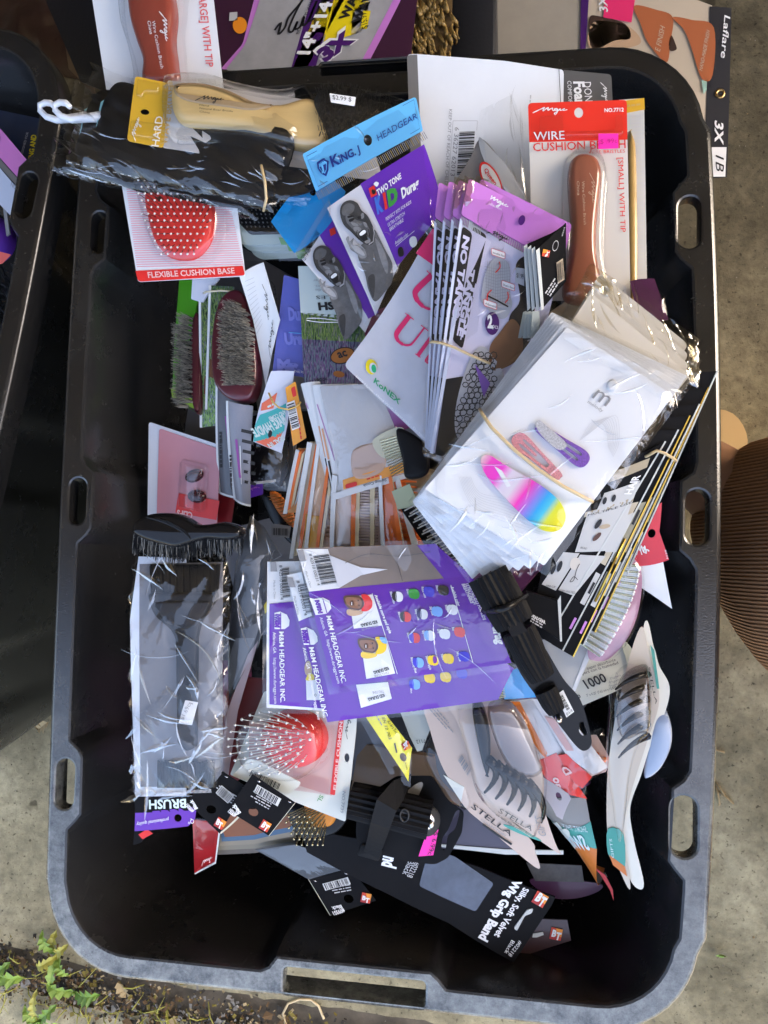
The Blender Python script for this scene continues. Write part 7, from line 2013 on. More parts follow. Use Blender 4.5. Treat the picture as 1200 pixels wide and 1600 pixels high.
S = Sheet(sum(([*p] for p in tg([385, 15, 670, 150, 600, 215, 290, 110])), []), [.398, .398, .394, .394])
T = Thing('paper_label', 'white barcode label with rounded corners sticking out behind the black tags', 'label', S.mid)
panel(T, S, M('eggshell_card'), rpoly(tg([388, 16, 440, 30, 672, 148, 660, 172, 598, 214, 290, 112]), 5), r=0, th=.6)
pr = Print(T, S, .7); pr.bars(*tg([405, 76])[0], *tg([565, 152])[0], -4, 9, BLACKI, 26, 2, None, 5); pr.small(*tg([450, 60])[0], *tg([570, 118])[0], 1.5, LGREY, 2, 4); pr.build()
black_tag('left black tag showing a red dot through its hole beside the tint brush bag', tg([240, 88, 375, 175, 225, 430, 38, 250]), .400, tg([178, 298])[0], ((*tg([88, 303])[0], *tg([52, 262])[0]), (*tg([108, 290])[0], *tg([76, 240])[0])), (*tg([240, 168])[0], *tg([300, 220])[0], -8, 10), tg([230, 372])[0], 32, (*tg([300, 260])[0], *tg([200, 200])[0]), [tg([325, 335, 335, 340, 232, 432, 224, 428])], 3)
S0 = Sheet([*tg([150, 270])[0], *tg([215, 270])[0], *tg([215, 330])[0], *tg([150, 330])[0]], .396)
black_tag('right black tag overlapping the left one below the round red brush', tg([405, 104, 640, 260, 495, 442, 265, 300]), .405, tg([410, 312])[0], ((*tg([325, 322])[0], *tg([288, 290])[0]), (*tg([345, 312])[0], *tg([310, 262])[0])), (*tg([440, 165])[0], *tg([558, 235])[0], -5, 10), tg([478, 385])[0], 30, (*tg([500, 290])[0], *tg([400, 235])[0]), [tg([635, 258, 642, 262, 497, 444, 490, 440])], 4)
black_tag('lone black tag lying lowest, near the front wall of the tote', tg([715, 682, 950, 625, 1085, 800, 835, 880]), .335, tg([935, 790])[0], ((*tg([908, 840])[0], *tg([845, 858])[0]), (*tg([895, 820])[0], *tg([840, 832])[0])), (*tg([800, 705])[0], *tg([925, 672])[0], 4, 9), tg([1032, 782])[0], 12, (*tg([950, 735])[0], *tg([840, 755])[0]), [tg([712, 682, 722, 680, 840, 880, 832, 882])], 5)
# grey film sleeve of the lone tag
S = Sheet([400, 1325, 560, 1320, 552, 1362, 482, 1376], [.345, .345, .338, .338])
T = Thing('clear_sleeve', 'flat grey film sleeve leading to the lone black tag', 'sleeve', S.mid)
panel(T, S, M('smoky_grey_film', (.055, .055, .055), .3, coat=.5), tg([420, 520, 640, 490, 955, 620, 715, 684]), r=0, th=.5)
facet_film(T, S, FILM2, 1.6, 1.5, 0, 18, seed=31, outline=tg([420, 520, 640, 490, 955, 620, 715, 684]))
# red foil bag end
S = Sheet([305, 1278, 345, 1282, 334, 1350, 300, 1362], [.37, .37, .335, .335])
T = Thing('red_foil_pack', 'shiny red pack end hanging down below the left black tag', 'pack', S.mid)
panel(T, S, M('red_foil', (.32, .012, .015), .3, coat=.6, var=.2), tg([75, 350, 150, 360, 225, 420, 200, 580, 85, 648]), r=0, th=1)
panel(T, S, M('pale_fold'), tg([218, 420, 226, 424, 204, 590, 90, 650, 86, 644, 198, 582]), r=0, th=.7, h=.6, name='pale_edge')
pr = Print(T, S, 1.1); magic(pr, *tg([128, 600])[0], *tg([190, 560])[0], 10, M('blush_ink'), 1.); pr.build()
facet_film(T, S, FILM, 2.5, 2, 0, 10, seed=32)
# stack of papers / cards low left
for i, (m, lab) in enumerate(((M('grey_brown_card', (.13, .115, .095), .5), 'lowest card of the low paper pile under the black tags'), (M('olive_card', (.22, .20, .15), .5), 'second card of the low paper pile under the black tags'), (M('khaki_card', (.26, .23, .17), .5), 'third card of the low paper pile under the black tags'), (M('bluish_print', (.06, .12, .20), .4), 'blue printed card on the low paper pile under the black tags'), (M('brown_print', (.20, .075, .03), .4), 'brown printed card at the top of the low paper pile'))):
    dy = -7 * i
    S = Sheet([340, 1290, 470, 1285, 470 - 4 * i, 1322 + dy, 330 + 5 * i, 1334 + dy], .325 + .006 * i)
    T = Thing('flat_card', lab, 'card', S.mid, 'low pile of flat cards')
    panel(T, S, m, [345, 1262, 470, 1262, 466 - 3 * i, 1318 + dy, 400, 1330 + dy, 334 + 5 * i, 1333 + dy], r=0, th=4)
# white corner card under the tint brush header
S = Sheet([206, 1290, 240, 1280, 240, 1310, 206, 1322], .385)
T = Thing('red_corner_pack', 'tiny black pack corner with red mark under the purple brush header', 'pack', S.mid)
panel(T, S, BLKCARD, br([90, 1530, 190, 1510, 120, 1590, 85, 1600]), r=0, th=.6)
pr = Print(T, S, .7); pr.poly(br([110, 1550, 150, 1525, 178, 1545, 130, 1572]), REDI); pr.build()

# orange vent brush pins below
S = Sheet([445, 1250, 540, 1250, 540, 1310, 445, 1310], .362)
T = Thing('orange_cushion_brush', 'black brush with orange pad and gilt pins beside the right black tag', 'hairbrush', S.mid)
loft(T, S, spl([450, 1262, 480, 1244, 520, 1250, 545, 1270, 530, 1296, 500, 1306, 470, 1304]), [(0, 0), (0, 4), (3, 6)], BLKPL, 'brush_head')
loft(T, S, spl([478, 1250, 505, 1248, 528, 1266, 518, 1286, 490, 1284]), [(0, 6), (2, 9), (6, 10)], M('orange_cushion', (.62, .22, .02), .5), 'bristle_pad')
bristles(T, [(S.f(*S.at(478 + k % 6 * 7, 1256 + k // 6 * 5.5), 9), S.f(*S.at(452 + k % 6 * 8 + k // 6 * 4, 1264 + k // 6 * 8.5), 18)) for k in range(36)], .0006, PIN, 'wire_bristles', M('gilt_pin'), .0011)

# ================================================================ yellow tag
S = Sheet([568, 1112, 598, 1104, 646, 1186, 632, 1222], [.396, .396, .388, .388])
T = Thing('swing_tag', 'bright yellow tag with black lettering and red emblem under the purple packs', 'tag', S.mid)
panel(T, S, M('lemon_card', (.84, .76, .02), .4, coat=.2), rb([865, 165, 940, 130, 1092, 325, 1075, 482, 1050, 440]), r=0, th=.8, holes=[ell(*rb([1050, 368])[0], 5, 7, -20)])
pr = Print(T, S, .9)
pr.t('Ra 6rs Trc', *rb([975, 200])[0], *rb([1015, 258])[0], 5, BLACKI, 2, 0, .2); pr.t('EN 12 702', *rb([950, 180])[0], *rb([985, 285])[0], 5, BLACKI, 2, 0, .2)
flame_logo(pr, *rb([1064, 312])[0], 6, 65); pr.line(rb([1010, 300, 1020, 345]), 3, BLACKI, 2); pr.t('#0990', *rb([1058, 390])[0], *rb([1064, 425])[0], 4, BLACKI); pr.small(*rb([920, 165])[0], *rb([960, 240])[0], 1.5, GREYI, 1, 4)
pr.build()
facet_film(T, S, FILM, 3, 1.5, 0, 16, (1, 2), 50, seed=51, outline=rb([850, 200, 940, 120, 1095, 325, 1085, 510, 1000, 470]))

# ================================================================ strapped round brush on its black card
S = Sheet([560, 1215, 725, 1215, 725, 1350, 548, 1340], [.372, .372, .366, .366])
T = Thing('strapped_round_brush', 'black ribbed brush handle strapped to a black hanging card with pink price tag', 'hairbrush', S.mid)
st = lambda l: tr(l, 3., 280, 1060)
panel(T, S, M('black_hang_card', (.009, .009, .010), .5, spec=.08), rpoly([560, 1250, 620, 1212, 676, 1212, 700, 1250, 725, 1268, 722, 1300, 700, 1340, 680, 1350, 640, 1346, 560, 1326, 556, 1300], 6), r=0, th=.8, holes=[spl([712, 1268, 718, 1266, 715, 1282, 710, 1296, 700, 1306, 696, 1326, 690, 1324, 692, 1308, 700, 1296, 706, 1282])])
RB_ = [(548, 1250, 27), (575, 1256, 28), (600, 1262, 28), (640, 1272, 29), (672, 1280, 29)]
ribbed(T, RB_, .386, 20, BLKRUB, 'ribbed_handle', mm=.00052)
Sc = Sheet([644, 1256, 684, 1258, 684, 1306, 644, 1300], [.392, .384, .384, .392])
loft(T, Sc, ell(667, 1281, 19, 24, 10, 28), [(0, -4), (0, 3), (2, 5)], M('dark_rubber_cap', (.025, .025, .026), .55), 'end_cap')
loft(T, Sc, ell(666, 1280, 10, 13, 10), [(0, 5), (1, 6), (3, 6)], SILVER, 'steel_washer'); loft(T, Sc, ell(668, 1282, 6, 7), [(0, 6), (1, 9), (3, 10.5)], SILVER, 'steel_ball')
loft(T, Sheet([620, 1262, 650, 1262, 650, 1290, 620, 1290], .4005), ell(632, 1274, 8, 11), [(0, 0), (.5, .8), (2.2, .8), (3, -1.5)], M('dark_rubber_cap'), 'handle_hole')
sp_ = [P(x, y, z) for x, y, z in ((640, 1224, .374), (622, 1236, .398), (604, 1258, .4085), (594, 1290, .402), (586, 1318, .385), (580, 1336, .372))]
V, F = [], []
for i, p in enumerate(sp_):
    a = sp_[max(i - 1, 0)]; b = sp_[min(i + 1, len(sp_) - 1)]; t = (b - a).normalized(); sd = t.cross(Vector((0, 0, 1))).normalized(); up = sd.cross(t); w = .0075 + .001 * math.sin(i)
    V += [p + sd * w, p - sd * w, p - sd * w - up * .0012, p + sd * w - up * .0012]
for i in range(len(sp_) - 1):
    for j in range(4): F.append([i * 4 + j, i * 4 + (j + 1) % 4, i * 4 + 4 + (j + 1) % 4, i * 4 + 4 + j])
T.mesh('rubber_strap', V, F, M('black_strap', (.014, .014, .015), .6, spec=.12, bump=.2), smooth=False)
loft(T, S, rpoly([566, 1316, 600, 1326, 592, 1344, 558, 1334], 4), [(0, .8), (0, 2), (1, 2.6)], M('black_strap'), 'strap_foot')
panel(T, S, M('pearl_contents'), spl([636, 1236, 654, 1222, 661, 1224, 656, 1238, 648, 1254, 634, 1246]), r=0, th=.6, h=.8, name='grey_hang_slot')
Sk = Sheet([670, 1300, 686, 1296, 680, 1336, 654, 1338], [.375, .375, .373, .373]); panel(T, Sk, M('fluorescent_pink'), [668, 1299, 685, 1296, 677, 1336, 654, 1338], r=0, th=.2, name='price_sticker')
pr = Print(T, Sk, .2); pr.t('$ 6.99c', 679, 1300, 668, 1335, 7, BLACKI); pr.build('price_lettering')

# wig grip band package lettered in white, with a clear window
wg = lambda l: tr(l, 2.609, 620, 1060)
S = Sheet([540, 1300, 640, 1270, 868, 1400, 800, 1500], [.352, .352, .330, .330])
T = Thing('grip_band_pack', 'long black pack with white serif lettering lying diagonally toward the front right corner', 'wig band pack', S.mid)
panel(T, S, BLKCARD, [470, 1290, 640, 1318, 745, 1352, 867, 1400, 862, 1412, 802, 1502, 770, 1484, 700, 1440, 600, 1392, 480, 1330], r=0, th=1.6, name='pack_face')
SER = PAPER
pr = Print(T, S, 1.7)
pr.t('Wig Grip Band', *wg([478, 812])[0], *wg([332, 1050])[0], 13, SER, 2, .05); pr.t('Silky, Soft Velvet', *wg([516, 845])[0], *wg([395, 1040])[0], 10, SER, 2, .03)
pr.t('#02218', *wg([498, 1060])[0], *wg([452, 1118])[0], 6, PAPER); pr.t('Black', *wg([466, 1058])[0], *wg([436, 1110])[0], 6, PAPER)
pr.t('#02218', *wg([72, 740])[0], *wg([40, 800])[0], 6, LGREY); pr.t('Black', *wg([48, 735])[0], *wg([22, 790])[0], 6, LGREY)
flame_logo(pr, *wg([582, 893])[0], 10, 30)
pr.t('rip Band', *rb([990, 720])[0], *rb([952, 870])[0], 12, SER, 2, .05); pr.t('vet', *rb([1055, 710])[0], *rb([1030, 760])[0], 10, SER, 2, .03)
pr.build()
panel(T, S, M('window_film', (.045, .055, .085), .08, coat=1., bump=.35, bscale=30, var=.6, scale=22), rpoly(wg([135, 690, 235, 720, 395, 830, 320, 945, 90, 840]), 5), r=0, th=.6, h=1.6, name='clear_window')
panel(T, S, M('pale_fold'), rpoly(wg([475, 1010, 530, 935, 555, 930, 548, 950, 520, 960, 488, 1022]), 3), r=0, th=1, h=1.7, name='hang_slot')
S = Sheet([800, 1440, 880, 1430, 892, 1470, 810, 1495], .315)
T = Thing('grip_band_pack', 'second black pack of the same kind, only its corner and red emblem showing', 'wig band pack', S.mid)
panel(T, S, M('wine_black_card', (.035, .008, .008), .3, coat=.4), [820, 1432, 886, 1436, 892, 1468, 800, 1498, 780, 1490], r=0, th=1.6, name='pack_face')
panel(T, S, M('pale_fold'), wg([555, 1035, 595, 1028, 598, 1040, 570, 1050, 552, 1050]), r=0, th=.8, h=1.6, name='hang_slot')
pr = Print(T, S, 1.7); flame_logo(pr, *wg([648, 1036])[0], 9, 12); pr.build()

# ================================================================ claw clips: two sand cards and what stands behind them
def sand_pack(dx, dy, z, label, front):
    S = Sheet([660, 1098, 740, 1098, 880, 1330, 800, 1350], [z, z, z - .022, z - .026], bow=(1, 3))
    T = Thing('carded_claw_clip', label, 'claw clip', S.mid, 'carded claw clips')
    return S, T
S = Sheet([662, 1098, 760, 1098, 850, 1330, 730, 1330], [.392, .392, .372, .372], bow=(0, 3))
T = Thing('carded_claw_clip', 'left sand coloured claw clip card with dark lettering near the strapped brush', 'claw clip', S.mid, 'carded claw clips')
BLUSH = M('blush_sand_card', (.56, .43, .35), .4, coat=.2)
panel(T, S, BLUSH, spl([664, 1098, 672, 1140, 688, 1190, 706, 1224, 726, 1260, 760, 1290, 800, 1325, 842, 1357, 836, 1330, 828, 1310, 760, 1240, 730, 1170, 716, 1098], 4), r=0, th=.8)
panel(T, S, M('eggshell_card'), wg([190, 390, 275, 440, 262, 500]), r=0, th=.6, h=.5, name='pale_fold')
pr = Print(T, S, .9)
pr.t('STELLA', *wg([302, 522])[0], *wg([462, 640])[0], 11, BLACKI, 2); pr.t('COLLECTION', *wg([340, 572])[0], *wg([440, 640])[0], 4.5, GREYI, 2); pr.line(spl(wg([350, 590, 420, 640, 468, 672]), 3, False), 4, BLACKI, 2)
pr.small(*wg([150, 110])[0], *wg([240, 215])[0], 1.5, GREYI, 3, 4); pr.bars(*wg([250, 330])[0], *wg([290, 395])[0], 6, -9, GREYI, 10)
pr.build()
S = Sheet([704, 1098, 800, 1098, 900, 1310, 790, 1310], [.404, .404, .380, .380], bow=(0, 3))
T = Thing('carded_claw_clip', 'right sand card with a big smoky claw clip, its six black teeth curving down', 'claw clip', S.mid, 'carded claw clips')
panel(T, S, BLUSH, spl([704, 1096, 716, 1130, 732, 1180, 750, 1226, 780, 1266, 812, 1290, 840, 1310, 876, 1334, 868, 1318, 850, 1260, 846, 1200, 800, 1098], 4), r=0, th=.8)
panel(T, S, TEALC, spl(wg([436, 592, 500, 610, 560, 640, 590, 660, 560, 652, 500, 630, 450, 606]), 3), r=0, th=.6, h=.5, name='teal_strip')
pr = Print(T, S, .9); pr.t('STELLA', *wg([412, 540])[0], *wg([548, 618])[0], 11, BLACKI, 2); pr.t('COLLECTION', *wg([440, 576])[0], *wg([530, 626])[0], 4.5, GREYI, 2); pr.t('GIFTS', *wg([610, 640])[0], *wg([590, 560])[0], 9, GREYI, 2); pr.build()
body = loft(T, S, spl([738, 1098, 752, 1094, 764, 1130, 766, 1180, 760, 1200, 748, 1160], 5), [(0, 1), (0, 10), (2, 14), (5, 15)], SMOKE, 'claw_body')
loft(T, S, spl([762, 1098, 800, 1094, 830, 1150, 846, 1190, 830, 1204, 800, 1196, 778, 1160]), [(0, 4), (0, 10), (4, 13), (10, 14)], SMOKE2, 'claw_back')
claw(T, S, body, [((762 + 12 * k, 1172 + 7 * k, 14), (790 + 13.5 * k, 1190 + 9.5 * k, 16), (757 + 17.5 * k, 1233 + 9.2 * k, 5)) for k in range(6)], SMOKE, r=.0034)
loft(T, S, spl([716, 1100, 760, 1092, 820, 1098, 850, 1170, 852, 1230, 836, 1284, 810, 1276, 770, 1250, 742, 1216, 728, 1160]), [(-2, 1), (-1, 6), (3, 20), (12, 25)], CLEAR, 'blister')
# clear dome at left of these cards
S = Sheet([660, 1110, 700, 1110, 740, 1260, 690, 1260], .372)
T = Thing('clear_blister_pack', 'empty looking clear blister dome poking out left of the sand cards', 'blister pack', S.mid)
loft(T, S, spl([668, 1150, 690, 1140, 720, 1180, 740, 1240, 730, 1262, 700, 1245, 674, 1210, 662, 1180]), [(-2, 0), (0, 4), (3, 10), (10, 13)], CLEAR, 'dome')
panel(T, S, M('dark_clip_plate', (.05, .05, .055), .3), spl([680, 1160, 700, 1160, 726, 1210, 734, 1244, 712, 1240, 686, 1210]), r=0, th=.7, name='dark_insert')
S = Sheet([620, 1100, 664, 1100, 672, 1170, 640, 1170], .380)
T = Thing('mint_card', 'pale mint card printed upside down between the yellow tag and the sand cards', 'card', S.mid)
panel(T, S, M('pale_mint_card', (.46, .50, .46), .4), [618, 1094, 664, 1094, 672, 1140, 660, 1172, 652, 1174, 640, 1150], r=0, th=.7)
pr = Print(T, S, .8); pr.t('RONDE', 668, 1100, 634, 1104, 9, BLACKI, 2, .03); pr.t('7112', 664, 1154, 650, 1156, 5, BLACKI); pr.build()
# orange and white sleeves with red feet
for i, (q, z, lab) in enumerate((([770, 1090, 860, 1090, 920, 1240, 840, 1250], .3755, 'red footed white sleeve with orange stripe behind the claw clip cards'), ([815, 1088, 880, 1090, 952, 1196, 900, 1230], .381, 'red footed white sleeve nearer the ribbed brush'))):
    S = Sheet(q, [z + .012, z + .012, z - .006, z - .006], bow=(3, 2))
    T = Thing('sleeved_comb', lab, 'comb sleeve', S.mid, 'white sleeves with red feet')
    panel(T, S, M('chalk_card', (.68, .66, .66), .38, coat=.3), (wg([400, 95, 560, 80, 700, 300, 690, 330, 580, 330, 480, 210]), wg([550, 80, 660, 90, 860, 360, 800, 390, 690, 310]))[i], r=0, th=.8, name='sleeve')
    panel(T, S, M('bright_red_card'), (wg([580, 330, 650, 300, 775, 488, 640, 450, 590, 380]), wg([655, 310, 690, 305, 795, 398, 755, 445, 720, 420]))[i], r=0, th=.8, h=.4, name='red_foot')
    pr = Print(T, S, 1.3)
    if i == 0:
        pr.poly(wg([440, 90, 500, 90, 612, 300, 606, 322, 585, 300]), M('vivid_orange', (.85, .22, .01), .4)); pr.poly(wg([375, 190, 470, 250, 520, 320, 500, 320]), M('rust_card'), 1)
        pr.t('Go', *wg([672, 455])[0], *wg([655, 398])[0], 12, M('blush_ink'), 2, .03)
    else:
        pr.t('D', *wg([712, 380])[0], *wg([688, 350])[0], 12, M('blush_ink'), 2, .03)
        pr.poly(wg([600, 150, 640, 160, 720, 290, 690, 290]), M('skin_pink_print', (.60, .38, .36), .4))
    pr.build()
    facet_film(T, S, FILM, 3, 1.5, 0, 16, (1, 2.4), 55, seed=71 + i)
S = Sheet([880, 1160, 940, 1140, 956, 1196, 900, 1215], .368)
T = Thing('orange_clip_pack', 'clear pack with bright orange pieces right of the red feet', 'pack', S.mid)
panel(T, S, M('blush_pack_card', (.62, .46, .42), .4), [880, 1150, 932, 1148, 956, 1190, 946, 1206, 912, 1216], r=0, th=.6)
for (x, y) in ((915, 1184), (928, 1192)): loft(T, S, ell(x, y, 22, 6, -22), [(0, .8), (0, 3), (2, 5)], M('bright_orange_plastic', (.85, .17, .01), .35, coat=.4), 'orange_piece')
facet_film(T, S, FILM, 7, 2, 3, 14, seed=75)
# teal gift cards behind
S = Sheet([840, 1230, 915, 1240, 945, 1370, 880, 1300], [.368, .368, .345, .345], bow=(0, 2))
T = Thing('carded_claw_clip', 'teal and rust printed card corner hanging down right of the sand cards', 'claw clip', S.mid, 'carded claw clips')
panel(T, S, M('taupe_card', (.26, .24, .22), .4, coat=.3), wg([590, 480, 770, 480, 800, 640, 850, 790, 700, 690, 620, 600]), r=0, th=.7)
panel(T, S, TEALC, wg([596, 560, 790, 580, 815, 690, 700, 660, 620, 600]), r=0, th=.6, h=.4, name='teal_panel'); panel(T, S, RUST, wg([700, 662, 816, 692, 848, 772, 770, 730]), r=0, th=.6, h=.4, name='rust_panel')
panel(T, S, M('eggshell_card'), wg([606, 590, 640, 640, 725, 715, 722, 735, 700, 730, 640, 670]), r=0, th=.6, h=.9, name='pale_fold'); panel(T, S, M('pale_fold'), wg([725, 688, 850, 790, 858, 806, 846, 800]), r=0, th=.7, h=.6, name='pale_edge')
pr = Print(T, S, 1.); pr.t('SWING', *wg([790, 690])[0], *wg([690, 650])[0], 9, M('mint_white'), 2, .03); pr.t('SHORT, THICK', *wg([780, 620])[0], *wg([680, 600])[0], 5, M('mint_white'), 2); pr.poly(ell(*wg([686, 628])[0], 8, 9), M('eggshell_card'), 3); pr.build()
S = Sheet([900, 1330, 965, 1330, 965, 1420, 900, 1420], .34)
T = Thing('red_card', 'thin scarlet card edge below the teal and rust card', 'card', S.mid)
panel(T, S, M('scarlet_card', (.42, .012, .015), .4), wg([800, 765, 850, 800, 880, 860, 884, 905, 868, 860, 830, 800]), r=0, th=.8)
# pale hang tag between
S = Sheet([850, 1220, 905, 1230, 890, 1280, 862, 1270], .378)
T = Thing('swing_tag', 'small lilac grey hang tag under the red feet', 'tag', S.mid)
panel(T, S, M('lilac_grey_card', (.46, .43, .46), .4), wg([590, 400, 700, 470, 710, 490, 675, 575, 650, 560, 600, 480]), r=0, th=.7, holes=[ell(*wg([660, 480])[0], 4, 7, -25)])
# thin pale ledge card across
S = Sheet([700, 1325, 900, 1330, 900, 1345, 700, 1340], .352)
T = Thing('thin_card', 'thin pale edged card lying across under the sand cards', 'card', S.mid)
panel(T, S, M('shadow_violet', (.05, .045, .075), .35, coat=.4), [690, 1250, 800, 1290, 830, 1335, 690, 1325], r=0, th=.6, name='film_window')
panel(T, S, M('pale_fold'), [688, 1318, 790, 1326, 880, 1328, 880, 1334, 790, 1334, 688, 1322], r=0, th=1.2, h=.4, name='pale_edge')
# purple and grey packs deep in the right front
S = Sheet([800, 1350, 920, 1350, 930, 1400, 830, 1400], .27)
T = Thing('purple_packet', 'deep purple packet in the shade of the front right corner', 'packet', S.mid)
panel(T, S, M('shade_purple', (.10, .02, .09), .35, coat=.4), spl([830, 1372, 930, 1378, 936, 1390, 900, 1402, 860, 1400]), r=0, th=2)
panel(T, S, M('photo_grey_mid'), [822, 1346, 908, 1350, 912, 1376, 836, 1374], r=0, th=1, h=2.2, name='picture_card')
# dark goods filling the depth of the tote
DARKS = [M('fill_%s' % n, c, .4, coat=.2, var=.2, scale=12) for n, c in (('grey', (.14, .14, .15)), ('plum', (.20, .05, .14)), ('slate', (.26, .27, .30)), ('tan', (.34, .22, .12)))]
r = random.Random(5)
spots = [(420, 480, 30), (560, 560, -20), (700, 640, 12), (860, 560, -35), (930, 420, 80), (880, 760, 10), (430, 900, 75), (560, 960, -10), (700, 1030, 20), (830, 1180, 60), (520, 1160, -30), (640, 1230, 10), (380, 700, 5), (760, 860, 40), (460, 560, 85), (620, 780, 15), (900, 1000, -60), (340, 1120, 85)]
words = ['under the lettered silver packet', 'under the comb sleeves', 'below the lavender bags', 'below the clip stack', 'under the small brush card', 'under the kit cards', 'beside the smoky bag', 'under the purple packs', 'below the ribbed brush', 'under the red footed sleeves', 'under the round red brush', 'under the strapped brush', 'under the dark comb pack', 'between purple packs and clip stack', 'under the violet card', 'under the orange toothed comb', 'under the papers box', 'under the tint brush bag']
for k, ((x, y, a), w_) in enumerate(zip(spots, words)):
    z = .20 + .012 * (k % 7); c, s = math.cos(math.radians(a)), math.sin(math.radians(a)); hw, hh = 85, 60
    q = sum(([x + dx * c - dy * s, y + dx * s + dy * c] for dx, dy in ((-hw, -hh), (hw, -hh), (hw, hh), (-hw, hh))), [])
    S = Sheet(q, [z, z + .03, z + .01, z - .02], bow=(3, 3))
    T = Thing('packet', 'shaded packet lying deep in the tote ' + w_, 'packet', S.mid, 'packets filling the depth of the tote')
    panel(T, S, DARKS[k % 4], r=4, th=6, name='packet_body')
# ================================================================ the person crouching at the right
CORD = bpy.data.materials.new('brown_corduroy'); CORD.use_nodes = True
nt = CORD.node_tree; b_ = nt.nodes['Principled BSDF']; b_.inputs['Roughness'].default_value = .85; b_.inputs['Specular IOR Level'].default_value = .2
b_.inputs['Sheen Weight'].default_value = 0
tc = nt.nodes.new('ShaderNodeTexCoord'); mp = nt.nodes.new('ShaderNodeMapping'); mp.inputs['Rotation'].default_value = (0, 0, -.1)
wv = nt.nodes.new('ShaderNodeTexWave'); wv.bands_direction = 'Y'; wv.inputs['Scale'].default_value = 92; wv.inputs['Distortion'].default_value = 1.6; wv.inputs['Detail'].default_value = 2; wv.inputs['Detail Scale'].default_value = .12
nt.links.new(tc.outputs['Object'], mp.inputs[0]); nt.links.new(mp.outputs[0], wv.inputs['Vector'])
cr = nt.nodes.new('ShaderNodeValToRGB'); cr.color_ramp.elements[0].color = (.33, .165, .08, 1); cr.color_ramp.elements[1].color = (.54, .285, .14, 1)
nt.links.new(wv.outputs[0], cr.inputs[0]); nt.links.new(cr.outputs[0], b_.inputs['Base Color'])
bp = nt.nodes.new('ShaderNodeBump'); bp.inputs['Strength'].default_value = .8; bp.inputs['Distance'].default_value = .0015
nt.links.new(wv.outputs[0], bp.inputs['Height']); nt.links.new(bp.outputs[0], b_.inputs['Normal'])
SKIN = M('warm_skin', (.36, .19, .11), .5, sss=.1, var=.08, scale=50)
T = Thing('person', 'person in brown corduroy trousers crouching beside the tote, knee against its rim', 'person', (.62, -.1, 0.))
def skin_body(name, verts, edges, radii, mat, sub=2, parent=None):
    me = bpy.data.meshes.new(name); me.from_pydata([tuple(Vector(v) - T.loc) for v in verts], edges, [])
    o = bpy.data.objects.new(name, me); COL.objects.link(o); o.parent = parent or T.o
    sk = o.modifiers.new('skin', 'SKIN'); sk.use_smooth_shade = True
    for v, r in zip(me.skin_vertices[0].data, radii): v.radius = r if isinstance(r, tuple) else (r, r)
    me.skin_vertices[0].data[0].use_root = True
    s = o.modifiers.new('sub', 'SUBSURF'); s.levels = sub; s.render_levels = sub
    me.materials.append(mat); return o
kx = P(1172, 918, .29)
fp = [P(1168, 692, .03) - Vector((.18, 0, 0)), Vector((.68, -.50, .03))]
hip = [(.86, -.02, .27), (.86, -.30, .27)]
tv = [(.90, -.16, .30), hip[0], (.66, kx.y - .015, .29), (kx.x + .10, kx.y - .01, .29), (kx.x + .105, kx.y + .05, .17), (fp[0].x + .115, fp[0].y - .062, .10),
      hip[1], (.74, -.44, .33), (.66, -.50, .34), (.68, -.48, .2), (.70, -.46, .08), (.91, -.16, .42)]
te = [(0, 1), (1, 2), (2, 3), (3, 4), (4, 5), (0, 6), (6, 7), (7, 8), (8, 9), (9, 10), (0, 11)]
trs = skin_body('trousers', tv, te, [(.15, .13), .125, .15, .152, .125, .072, .115, .10, .085, .085, .07, (.16, .12)], CORD)
bv = [(.91, -.16, .42), (.90, -.16, .66), (.84, -.15, .84), (.81, -.15, .93), (.79, -.15, 1.02), (.78, -.15, 1.12), (.84, .03, .83), (.72, .08, .62), (.56, .02, .46), (.84, -.33, .83), (.74, -.42, .62), (.60, -.38, .50)]
be = [(0, 1), (1, 2), (2, 3), (3, 4), (4, 5), (2, 6), (6, 7), (7, 8), (2, 9), (9, 10), (10, 11)]
brd = [(.14, .11), (.15, .11), (.15, .10), .055, (.075, .085), (.07, .085), .06, .045, .030, .06, .045, .030]
for f_, (hx, hy, kx_, ky_) in zip(fp, ((.84, -.04, kx.x + .1, kx.y), (.84, -.30, .68, -.50))):     # legs run inside the trousers to the feet
    b0 = len(bv)
    bv += [(hx, hy, .28), (kx_, ky_, .28), (f_.x + .06, f_.y, .07), (f_.x - .02, f_.y, .038), (f_.x - .085, f_.y + .004, .026)]
    be += [(0, b0), (b0, b0 + 1), (b0 + 1, b0 + 2), (b0 + 2, b0 + 3), (b0 + 3, b0 + 4)]; brd += [.08, .06, .035, (.044, .03), (.04, .018)]
for w0, d in ((8, Vector((-.8, -.35, -.5))), (11, Vector((-.8, .1, -.6)))):                            # palms and five curled fingers each
    p0 = Vector(bv[w0]); d.normalize(); sd = d.cross(Vector((0, 0, 1))).normalized(); dn = Vector((0, 0, -1))
    b0 = len(bv); bv.append(tuple(p0 + d * .055)); be.append((w0, b0)); brd.append((.034, .016))
    for k in range(5):
        s0 = (k - 1.5) * .019 if k < 4 else -.045
        ln = (.036, .042, .040, .032, .03)[k]; b1 = len(bv)
        a = p0 + d * (.075 if k < 4 else .03) + sd * s0; m = a + d * ln + dn * .008; e_ = m + d * ln * .6 + dn * ln * .7
        bv += [tuple(a), tuple(m), tuple(e_)]; be += [(b0, b1), (b1, b1 + 1), (b1 + 1, b1 + 2)]; brd += [.0095, .0088, .0072]
up = skin_body('body', bv, be, brd, SKIN)
